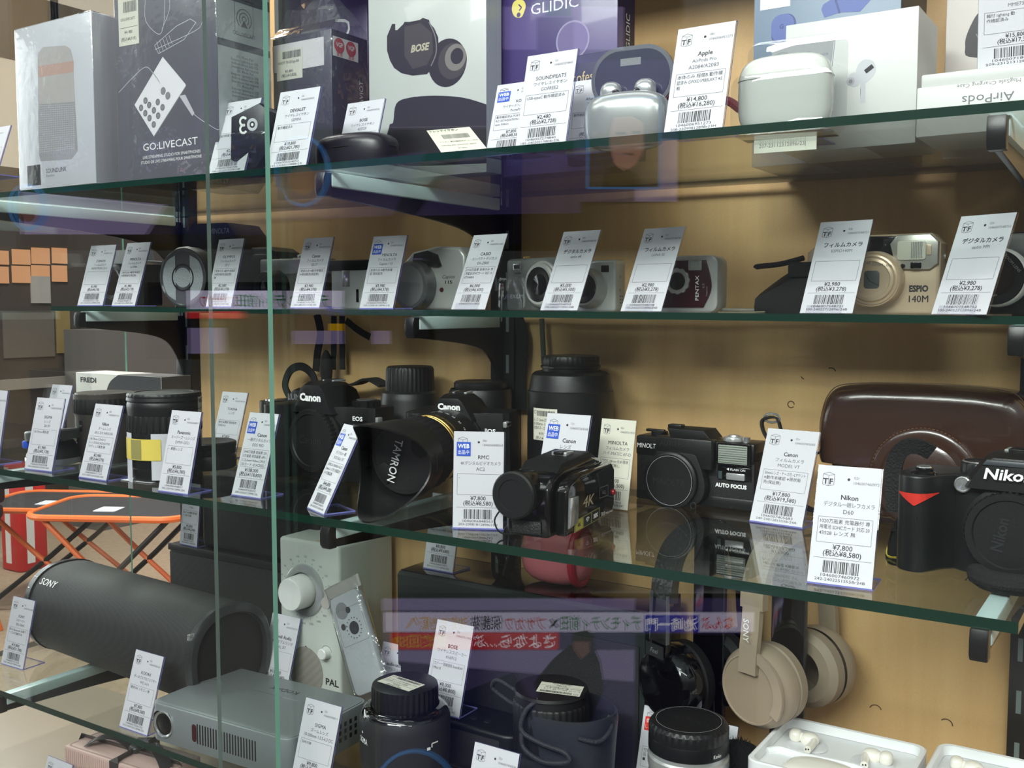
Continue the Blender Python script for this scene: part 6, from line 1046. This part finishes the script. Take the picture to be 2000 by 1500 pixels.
b.poly(f, circ(2.2, 46, 62, 14), INK, .2); b.text(f, 'PAL', 80, 20, 9, INK, capfit=True, bold=.03, w=22); b.text(f, 'Tivoli Audio', 22, 12, 5, GREYP, w=40); b.text(f, 'Bluetooth', 30, 20, 4, GREYP); b.line(f, circ(9, 82, 62, 16, 10, 340), .6, INK2); b.build('dial_print', t)
b = MB(); b.lathe([(7.5, 0), (7, 9), (6, 10), (0, 10)], WPL, (8, 0, 67), '-y', 30); b.build('knob', t, label='small left knob'); b = MB(); b.lathe([(7.5, 0), (7, 9), (6, 10), (0, 10)], WPL, (82, 0, 62), '-y', 30); b.build('knob', t, label='small right knob')
b = MB(); b.lathe([(33, .2), (31, .8), (0, .8)], PERF, (46, 0, 30), '-y', 56, sc=(.9, 1)); b.build('speaker_grille', t)
b = MB(); f = Fr((0, 0, RH), (1, 0, 0), (0, 1, 0)); b.poly(f, [(60, 6), (84, 3), (98, 16), (78, 20)], M('yellow_sticker', (190, 172, 60), .5), .2); b.text(f, 'Protective film', 52, 22, 4, INK2, w=40); b.build('top_sticker', t)
# bagged remote
c = atY(734, 1345, 905); t = thing('bagged_remote', 'small white remote control sealed in a clear plastic bag, leaning by the radio', 'remote control', (c.x, 905, S4 + 22), 0, ry=-27, rx=-6); t.scale = (.95, .95, .95)
b = MB(); b.prism(rrect(54, 128, 8, 0, 88), 0, 9, M('remote_silver_white', (186, 190, 194), .35), 'xz', 2); b.build('body', t); b = MB(); f = Fr((0, 0, 0)); b.poly(f, circ(11, -9, 132, 24), GREYP, .2); b.line(f, rrect(48, 46, 3, 1, 110), .5, GREYP, .2, closed=True)
for x, z, r_ in ((2, 130, 4.2), (-14, 112, 4.2), (4, 106, 8.5)): b.poly(f, circ(r_, x, z, 20), INK, .3)
for i in range(16): b.poly(f, circ(.9, 4 + 13 * math.cos(i * PI / 8), 106 + 13 * math.sin(i * PI / 8), 8), INK, .3)
b.build('buttons', t)
b = MB(); rr = random.Random(8); rings = []
for z in (0, 18, 40, 70, 100, 130, 158, 166): rings.append([Vector((x * (1 if z < 150 else .96) + rr.uniform(-1.2, 1.2), y + rr.uniform(-1, 1), z + rr.uniform(-1, 1))) for x, y in ((-33, 4), (-27, -3.5), (-9, -4.5), (9, -3.5), (27, -4), (33, 4), (27, 12.5), (0, 13), (-27, 12.5))])
b.loft(rings, BAGF); b.box(-34, 34, 2, 5, 152, 168, M('tape_frosted', (176, 172, 166), .4), 1); b.lathe([(8, 0), (8, 2), (0, 2)], M('tape_frosted', (176, 172, 166), .4), (-34, 2, 150), '-y', 20); b.build('clear_bag', t)
# projector
q = atZ(292, 1445, S4); P0 = q; t = thing('mini_projector', 'flat silver-grey mini projector with rounded corner and slotted front', 'projector', (q.x, q.y + 1, S4 + 1.5), 2.5); PW_, PD_, PH = 216, 134, 44
PGR = M('projector_grey', (142, 149, 151), .38, metal=.35, bump=.04, bscale=2500); plan = rrect(PW_, PD_, 14, PW_ / 2, PD_ / 2, 8)
b = MB(); b.prism(plan, 0, PH, PGR, 'xy', 1.6, 2); b.build('housing', t)
b = MB(); b.prism(rrect(PW_ - 5, PD_ - 5, 12, PW_ / 2, PD_ / 2, 8), PH, PH + .8, M('projector_top_grey', (132, 139, 141), .36, metal=.35, bump=.04, bscale=2500), 'xy', .4); f = Fr((0, 0, PH + .8), (1, 0, 0), (0, 1, 0)); b.line(f, [(4, PD_ * .64), (PW_ - 4, PD_ * .64)], .9, CHROME, .1); b.text(Fr((0, 0, PH + .8), (-1, 0, 0), (0, -1, 0)), 'KODAK', -PW_ * .62, -PD_ * .8, 8, DGREY, w=42, d=.12, bold=.02, capfit=True); b.build('top_panel', t)
b = MB(); b.prism(rrect(31, 28, 9, 22, 22), -.6, 1.5, BLKG, 'xz', .5); b.lathe([(15.5, -.4), (15, 2), (13, 1), (11, -1), (9, 0), (6, -2), (0, -1)], CHROME, (24, 0, 22), '-y', 40); b.lathe([(8.6, 1), (5, 1.7), (0, 2)], GLASSK, (24, 0, 22), '-y', 30); b.build('lens', t)
b = MB()
for i in range(23):
    x = 74 + i * 4.2
    if x < 78 or x > PW_ - 26: continue
    b.prism(rrect(1.9, 23, .9, x, 22, 2), -.25, .3, SLOT, 'xz')
b.build('vent_slots', t); b = MB(); b.prism(rrect(7, 20, 3.2, 73, 22), -.4, .4, M('ir_window', (60, 22, 24), .15), 'xz', .2); b.build('receiver_window', t)
b = MB()
for j in range(3):
    for i in range(9): b.box(PW_ - .2, PW_ + .3, 34 + i * 9, 38 + i * 9, 12 + j * 8, 17 + j * 8, SLOT)
b.build('side_vents', t)
# glossy black cabinet with tag
c = atY(775, 1115, 945); t = thing('black_cabinet_speaker', 'long black box-shaped speaker cabinet with sloping top, behind the lenses', 'speaker', (c.x, 945, S4), 0); Hc = c.z - S4
CABG = M('cabinet_dark_green_black', (40, 46, 44), .35, bump=.05); b = MB(); b.prism([(0, 0), (92, 0), (92, Hc + 1), (4, Hc), (0, Hc - 4)], 0, 330, CABG, 'yz', 2); b.build('cabinet', t)
b = MB(); b.box(6, 324, -2, .5, 4, Hc - 34, M('cabinet_cloth', (24, 24, 27), .7, bump=.5, bscale=900), 1); b.build('cloth_front', t); b = MB(); b.box(3, 327, 4, 88, Hc, Hc + 1.6, BLKG, .5); b.build('top_plate', t)
price_tag((c.x + 24, 966, S4 + Hc + 1.8), 45, 91, 12, -2, TD('SONY', 'ワイヤレススピーカー', 'SRS-X11', ['Blue Tooth機能 充電ケ'], '¥8,800', '(税込¥9,680)', '1046006461871', '200-22121012896r22L'), 'price tag standing on the long black speaker cabinet, seen through the third shelf')
# pink round speaker bag
c = atY(1096, 1105, 1008); t = thing('pink_round_speaker', 'pink round speaker with red rim under the third shelf', 'speaker', (c.x, 1000, S4 + Hc + 1.8 + 28), 0)
PK = M('pink_soft', (206, 112, 120), .5); b = MB(); b.egg((0, 0, 6), (44, 26, 34), PK, .7, .8); b.build('body', t); b = MB(); b.tube([(30 + 0 * i, 0 + 22 * math.cos(i * PI / 16), 6 + 31 * math.sin(i * PI / 16)) for i in range(32)], 5, M('red_rim', (176, 30, 52), .4), 10, closed=True); b.build('rim', t)
b = MB(); b.tube([(-64, -10, -26), (-50, -14, 8), (-40, -12, 24)], 5, STRAP, 8, flat=(12, 3)); b.build('strap', t)
# low speaker the tag marked 8,000 stands on
t = thing('low_speaker', 'low black portable speaker behind the ribbed-cap lens with a price tag standing on it', 'speaker', (-735, 872, S4), 0)
b = MB(); b.prism(rrect(176, 58, 22, 88, 29), 0, 51, BLK, 'xy', 4, 3); b.build('housing', t); b = MB(); b.box(22, 154, -.6, 1, 7, 44, M('speaker_cloth_fine', (18, 18, 20), .7, bump=.6, bscale=1500), .4); b.build('front_grille', t)
b = MB()
for i in range(5): b.lathe([(4.5, 0), (4.2, .8), (0, .9)], RUB, (52 + i * 18, 22, 51), 'z', 20)
b.build('buttons', t)
# lens with ribbed cap
c = atY(788, 1420, 812); H = atY(788, 1338, 812).z - S4 + 2; t = lens_thing('capped_lens', 'black lens standing on its petal hood with ribbed cap and ivory price sticker', (c.x, 815, S4), None, [
    ('hood', [(41, 0), (45, 10), (47.5, 40), (47.5, H - 40), (47, H - 34), (45, H - 28)], M('hood_matt', (42, 42, 44), .45, bump=.2, bscale=900), None), ('barrel', [(45.4, H - 29), (44, H - 26), (40, H - 23), (36, H - 22)], BLKG, None), ('rear_cap', [(34, H - 24), (35, H - 22), (35, H - 5), (34, H - 1), (32.5, H), (0, H)], CAPM, (1, 2, 1.5))])
sticker(t, Fr((-26, -14, H), (1, -.1, 0), (.12, 1, 0)), 46, 24, [(.55, .16, 'ズームレンズ 18-200mm 1:3.5', 'l'), (.38, .16, 'SIGMA 6.3 DC HSM', 'l'), (.16, .15, '¥9,800', 'c'), (.02, .15, '(税込¥10,780)', 'c')], 21)
b = MB(); b.text(CylFr(47.7, math.radians(-124), H - 54), 'SIGMA', 0, 0, 6, WHITE, d=.25, w=16, bold=.04, capfit=True); b.poly(CylFr(47.7, math.radians(-118), H - 44), [(0, 0), (3, 0), (1.5, 3)], WHITE, .25); b.quad(CylFr(47.7, math.radians(-24), H - 56), 0, 0, 4, 3, WHITE, .25); b.line(CylFr(47.7, math.radians(-17), H - 54), [(0, 0), (0, 4), (8, 4)], 1.4, WHITE, .25); b.build('lettering', t)
# drawstring pouch
c = atY(1098, 1400, 850); H = atY(1098, 1348, 850).z - S4; t = thing('drawstring_pouch', 'dark leather drawstring pouch holding a capped lens with ivory price sticker', 'pouch', (c.x, 855, S4), 0)
POU = M('pouch_leather', (44, 46, 52), .38, bump=.25, bscale=220); b = MB(); rings = []; n = 44
for z, r_, wv in ((0, 38, 0), (6, 44, .4), (40, 46, 1), (H - 44, 48, 1.4), (H - 22, 50, 1.2), (H - 16, 49, .8), (H - 16, 47, .8), (H - 40, 44, 0)): rings.append([Vector(((r_ + wv * math.sin(5 * a)) * math.cos(a) * 1.08, (r_ + wv * math.cos(3 * a)) * math.sin(a) * .86, z)) for a in [2 * PI * i / n for i in range(n)]])
b.loft(rings, POU); b.build('pouch_body', t)
b = MB(); b.lathe([(38, H - 60), (38, H - 13), (37, H - 11), (36, H - 11), (35, H - 4), (37, H - 3), (36, H), (0, H)], CAPM, (-13, -4, 0), n=144, kn=(1, 2, .8)); b.build('lens_cap', t); sticker(t, Fr((24, -18, H), (-.86, .42, 0), (.3, -.95, 0)) if False else Fr((14, 14, H + .1), (-1, -.25, 0), (.35, -1, 0)), 44, 27, [(.55, .15, 'レンズ 50mm EF 1:1.8', 'l'), (.38, .15, 'Canon 動作確認済み', 'l'), (.16, .14, '¥4,980', 'c'), (.02, .14, '(税込¥5,478)', 'c')], 23)
CORD = M('pouch_cord', (36, 36, 42), .7, bump=1, bscale=350); b = MB(); b.tube(cr([(-52, -6, H - 12), (-74, -8, H - 4), (-82, -6, H - 14), (-66, -4, H - 24), (-50, -8, H - 26)], 6), 2.2, CORD, 10); b.build('cord', t); b = MB(); b.tube(cr([(-8, -36, H - 1), (-18, -44, H - 12), (-20, -48, H - 30), (0, -47, H - 38), (26, -45, H - 42), (30, -45, H - 50), (6, -50, H - 54), (-16, -50, H - 46), (-20, -48, H - 32)], 6), 2.4, CORD, 10); b.build('cord', t); b = MB(); b.tube(cr([(34, -34, H - 30), (50, -22, H - 34), (54, -4, H - 26), (46, 6, H - 20)], 6), 2.2, CORD, 10); b.build('cord', t)
# silver lens with flat cap
c = atY(1341, 1470, 848); H = atY(1341, 1416, 848).z - S4 + 4; t = lens_thing('silver_lens', 'silver and black lens with flat black cap lettered OLYMPUS', (c.x, 852, S4), None, [
    ('barrel', [(30, 0), (34, 8), (36, H - 44), (37, H - 40), (37, H - 32), (35.5, H - 30), (35.5, H - 26)], SILV, None), ('filter_ring', [(35, H - 27), (36.5, H - 26), (36.5, H - 15), (35.8, H - 13)], BLK, None), ('front_cap', [(36, H - 14), (36.4, H - 11), (36.4, H - 4), (34, H - 1), (31, H), (30, H - .8), (0, H - .8)], CAPM, (1, 2, .4))])
b = MB(); b.ringf(Fr((0, 0, H), (1, 0, 0), (0, 1, 0)), circ(30, 0, 0, 48), circ(29.4, 0, 0, 48), GREYP, .1); b.text(Fr((0, 0, H - .7), (1, -.12, 0), (.12, 1, 0)), 'OLYMPUS', 0, -3, 7, DGREY, al='c', w=42, d=.2, bold=.02, capfit=True); b.text(CylFr(36.6, math.radians(-30), H - 23), 'Kenko', 0, 0, 3.4, WHITE, d=.2, w=9, bold=.03, capfit=True); b.build('lettering', t)
# headphones
def headphones(name, label, cup_px, Y, rz, A_, r, top_z, mats, band_w, carbon=False, fold=0):
    c = atY(cup_px[0], cup_px[1], Y); t = thing(name, label, 'headphones', (c.x, c.y, c.z), rz)
    shell, face, pad = mats; hz = top_z - c.z
    for s_ in (0, 1):
        x = s_ * A_; ax = '-x' if s_ == 0 else 'x'
        b = MB(); b.lathe([(r * .98, -20), (r, -12), (r * .97, -4), (r * .88, 2), (r * .84, 4), (r * .8, 4.4), (r * .79, 3.4)], shell, (x, 0, 0), ax, 56); b.lathe([(r * .79, 3.6), (r * .4, 4.8), (0, 5)], face, (x, 0, 0), ax, 56); b.build('ear_cup', t)
        b = MB(); b.lathe([(r * .9, -20), (r * .98, -24), (r * .96, -34), (r * .8, -40), (r * .5, -40)], pad, (x, 0, 0), ax, 48); b.build('ear_pad', t)
        sg = -1 if s_ == 0 else 1
        b = MB(); pts = cr([(x + sg * 7, 0, r * .42), (x + sg * 6, 0, r * .9), (x + sg * 3, 0, r * 1.5), (x + sg * 1, 0, hz * .62)], 6); b.tube(pts, 1, shell, 8, flat=(band_w, 6), up=(1, 0, 0)); b.build('slider_arm', t)
    b = MB(); b.tube([(-6.2, -r * .86 * math.sin(math.radians(q)), r * .86 * math.cos(math.radians(q))) for q in range(-14, 126, 5)] if True else [], 1, shell, 8, flat=(r * .24, 3.4), up=(1, 0, 0)); b.build('yoke', t) if not carbon else None
    b = MB(); m_ = A_ / 2; pts = cr([(0, 0, hz * .55), (2, 0, hz * .7), (m_ * .3, 0, hz * .9), (m_, 0, hz), (A_ - m_ * .3, 0, hz * .9), (A_ - 2, 0, hz * .7), (A_, 0, hz * .55)], 8); b.tube(pts, 1, face if not carbon else M('carbon_weave', (40, 44, 44), .3, coat=.4, bump=1.5, bscale=180), 8, flat=(band_w + 6, 9), up=(1, 0, 0)); b.build('headband', t)
    return t, hz
BEI = M('beige_plastic', (164, 146, 127), .45, var=.01); BEI2 = M('beige_face', (158, 140, 120), .4, var=.01); BEIP = M('beige_pad', (154, 137, 119), .6)
t, hz = headphones('beige_headphones', 'matt beige over-ear headphones lettered SONY hanging on a black stand', (1470, 1345), 925, 72, 118, 40, -221, (BEI, BEI2, BEIP), 20)
b = MB(); f = Fr((-12.4, 0, hz * .34), (0, -1, 0), (0, 0, 1)); b.text(f, 'SONY', -2.5, 36 - 14, 6.4, WHITE, w=22, rot=-90, d=.4, bold=.04, capfit=True); b.build('lettering', t)
t, hz = headphones('black_headphones', 'glossy black over-ear headphones with carbon-weave headband', (1296, 1335), 925, 66, 112, 40, -222, (BLKG, BLKG, RUB), 24, True)
b = MB(); f = Fr((-11.8, 0, 30), (0, -1, 0), (0, 0, 1)); b.slab(f, -13, 0, 13, 13, .2, 1, DGREY); b.text(f, 'Feel', 0, 4, 7, GREYP, al='c', d=1.2, shear=.3); b.build('name_plate', t); b = MB()
for sx_ in (-1, 1): b.box(-8.5, -4, sx_ * 12.2 - .25, sx_ * 12.2 + .25, 44, hz * .6, M('edging_grey', (120, 122, 124), .3, metal=.5))
b.build('silver_edging', t)
for px, Y_, lb in ((1540, 985, 'flat black upright headphone stand inside the beige headphones'), (1385, 990, 'flat black upright headphone stand inside the black headphones')):
    x_ = atY(px, 1250, Y_).x; t = thing('headphone_stand', lb, 'stand', (x_, Y_, S4), 0); b = MB(); b.prism(rrect(34, 282, 6, 0, 141), -3, 3, BLKG, 'xz', 1); b.build('upright', t); b = MB(); b.prism(rrect(60, 90, 20), 0, 6, BLKG, 'xy', 2); b.build('base', t); b = MB(); b.box(16, 17.6, -3.4, 3.4, 4, 278, DGREY, .3); b.build('edge_strip', t)
# white earbud display boxes with recessed tray
def tray(xl, xr, ypx_l, ypx_r, Ztop, dpth, label):
    a = atZ(xl, ypx_l, Ztop); c = atZ(xr, ypx_r, Ztop); w_ = c.x - a.x; yb = (a.y + c.y) / 2; t = thing('earbud_tray_box', label, 'earbud box', (a.x, yb - dpth, S4), 0); h = Ztop - S4
    TW = M('tray_white', (232, 234, 236), .35, var=.01); po = rrect(w_, dpth, 12, w_ / 2, dpth / 2, 6); pi_ = rrect(w_ - 11, dpth - 11, 9, w_ / 2, dpth / 2, 6)
    b = MB(); b.prism(po, 0, h - 9, TW, 'xy', 1.5); n = len(po)
    for ra, rb, za, zb in ((po, po, h - 10, h - 1), (po, rrect(w_ - 3, dpth - 3, 11, w_ / 2, dpth / 2, 6), h - 1, h), (rrect(w_ - 3, dpth - 3, 11, w_ / 2, dpth / 2, 6), rrect(w_ - 9, dpth - 9, 10, w_ / 2, dpth / 2, 6), h, h - .4), (rrect(w_ - 9, dpth - 9, 10, w_ / 2, dpth / 2, 6), pi_, h - .4, h - 8.8)):
        b.raw([Vector((*p_, za)) for p_ in ra] + [Vector((*p_, zb)) for p_ in rb], [(i, (i + 1) % n, n + (i + 1) % n, n + i) for i in range(n)], TW)
    b.build('tray', t)
    CR = M('cream_white', (236, 232, 222), .25, coat=.3, var=.01)
    def bud(x, y, a_, fl):
        R = Matrix.Rotation(math.radians(a_), 3, 'Z'); o = Vector((x, y, h - 4)); b = MB(); b.egg(o, (9, 8, 6.4), CR, .9, .9, A=R); b.egg(o + R @ Vector((-13, 2, 1.5)), (6, 7.2, 6), CR, .75, .9, A=R); b.egg(o + R @ Vector((-7, 1, 1)), (4, 4.6, 4.4), CR, A=R)
        P = [o + R @ Vector((4, -2 * fl, 1)), o + R @ Vector((3, -12 * fl, 0)), o + R @ Vector((0, -24 * fl, 0))]; b.tube(cr(P, 5), 3.7, CR, 14); b.build('earbud', t)
        b = MB(); e_ = P[-1] + (P[-1] - P[-2]).normalized() * .3; b.lathe([(3.5, 0), (3.2, .6), (0, .7)], CR, e_, tuple((P[-1] - P[-2]).normalized()), 18); b.egg(e_ + Vector((1.2, -.8, 1)), (.8, .8, .8), INK); b.egg(e_ + Vector((-1.2, -.8, .6)), (.8, .8, .8), INK); b.build('charging_tip', t)
        b = MB(); b.egg(o + R @ Vector((-2, -6 * fl, -4.2)), (19, 15, 1.2), M('recess_white', (214, 216, 220), .4), .9, .8, A=R); b.build('recess', t)
    return t, w_, h, CR, bud
t, w_, h, CR, bud = tray(1540, 1812, 1392, 1462, -402, 118, 'white recessed earbud tray box, left and nearer one, two cream stem earbuds inside'); bud(34, 82, 12, 1); bud(92, 78, 178, -1)
b = MB(); b.egg((62, 22, h - 8), (34, 24, 9), CR, .7, .8); b.build('case_lid', t); b = MB(); b.tube(cr([(6, 44, h - 8), (16, 52, h - 7), (40, 50, h - 7), (84, 52, h - 7), (112, 40, h - 8)], 6), 3.4, M('tray_white', (232, 234, 236), .35), 10); b.build('ridge', t)
t, w_, h, CR, bud = tray(1838, 2130, 1443, 1515, -402, 118, 'white recessed earbud tray box at the bottom right corner, one cream earbud in sight'); bud(34, 82, 8, 1); bud(92, 78, 178, -1)
# black furry thing between the trays and headphones
c = atY(1440, 1470, 905); t = thing('fur_windscreen', 'black furry microphone windscreen left of the white earbud trays', 'windscreen', (c.x, 912, S4), 0)
FUR = M('black_fur', (14, 14, 15), .9, bump=1.5, bscale=500); b = MB(); b.egg((0, 0, 44), (34, 24, 44), FUR, .9, .9); b.build('core', t); rr = random.Random(12); b = MB()
for i in range(420):
    th, ph = rr.uniform(0, 2 * PI), rr.uniform(-.9, 1.5); d = Vector((math.cos(ph) * math.cos(th), math.cos(ph) * math.sin(th), math.sin(ph))); p_ = Vector((34 * d.x, 24 * d.y, 44 + 44 * d.z)); e_ = p_ + d * rr.uniform(3, 7) + Vector((rr.uniform(-2, 2), rr.uniform(-2, 2), -2)); s_ = Vector((-d.y, d.x, 0)).normalized() * .6; b.raw([p_ - s_, p_ + s_, e_], [(0, 1, 2)], FUR)
o = b.build('fur_tufts', t); o['kind'] = 'stuff'
# pink ribbed box with dark ribbon, on the deck
q = atZ(125, 1456, -562); t = thing('pink_gift_box', 'pale pink ribbed gift box tied with a dark grey ribbon below the lowest shelf', 'gift box', (q.x, q.y, -650), 3); Wp, Dp, Hp = 176, 66, 88
PKB = M('pale_pink_card', (206, 176, 168), .5, var=.02); b = MB(); b.box(0, Wp, 0, Dp, 0, Hp, PKB, 2)
for i in range(43): b.box(3 + i * 4, 4.6 + i * 4, -.6, .4, 3, Hp - 3, PKB)
b.build('box_body', t); b = MB(); b.ringf(Fr((0, 0, Hp), (1, 0, 0), (0, 1, 0)), rrect(Wp - 6, Dp - 6, 6, Wp / 2, Dp / 2), rrect(Wp - 10, Dp - 10, 5, Wp / 2, Dp / 2), M('pink_groove', (176, 144, 138), .5), .15); b.build('lid_groove', t)
RIB = M('grey_satin_ribbon', (58, 56, 58), .3); b = MB(); b.tube([(96, -.9, 0), (96, -.9, Hp), (100, 0, Hp + .8), (92, Dp, Hp + .8), (92, Dp + .8, Hp), (92, Dp + .8, 4)], 1, RIB, 8, flat=(16, .8), up=(0, -1, .3)); b.tube([(-.8, 30, 4), (-.8, 30, Hp), (0, 30, Hp + .8), (Wp, 34, Hp + .8)], 1, RIB, 8, flat=(14, .8), up=(-1, 0, .3)); b.build('ribbon', t)
b = MB(); b.tube(cr([(96, 32, Hp + 2), (70, 30, Hp + 14), (44, 22, Hp + 12), (26, 14, Hp + 2)], 6), 1, RIB, 8, flat=(15, .9)); b.tube(cr([(96, 32, Hp + 2), (124, 34, Hp + 14), (150, 26, Hp + 10), (168, 18, Hp + 2)], 6), 1, RIB, 8, flat=(15, .9)); b.tube(cr([(96, 32, Hp + 3), (90, 50, Hp + 10), (84, 62, Hp + 4)], 6), 1, RIB, 8, flat=(15, .9)); b.egg((96, 32, Hp + 5), (9, 8, 6), RIB); b.build('bow', t)
pth((94, 1478), -650, TD('', '', '', [], '¥2,980', ''), 'price tag below the lowest shelf, left of the pink gift box', w=50)
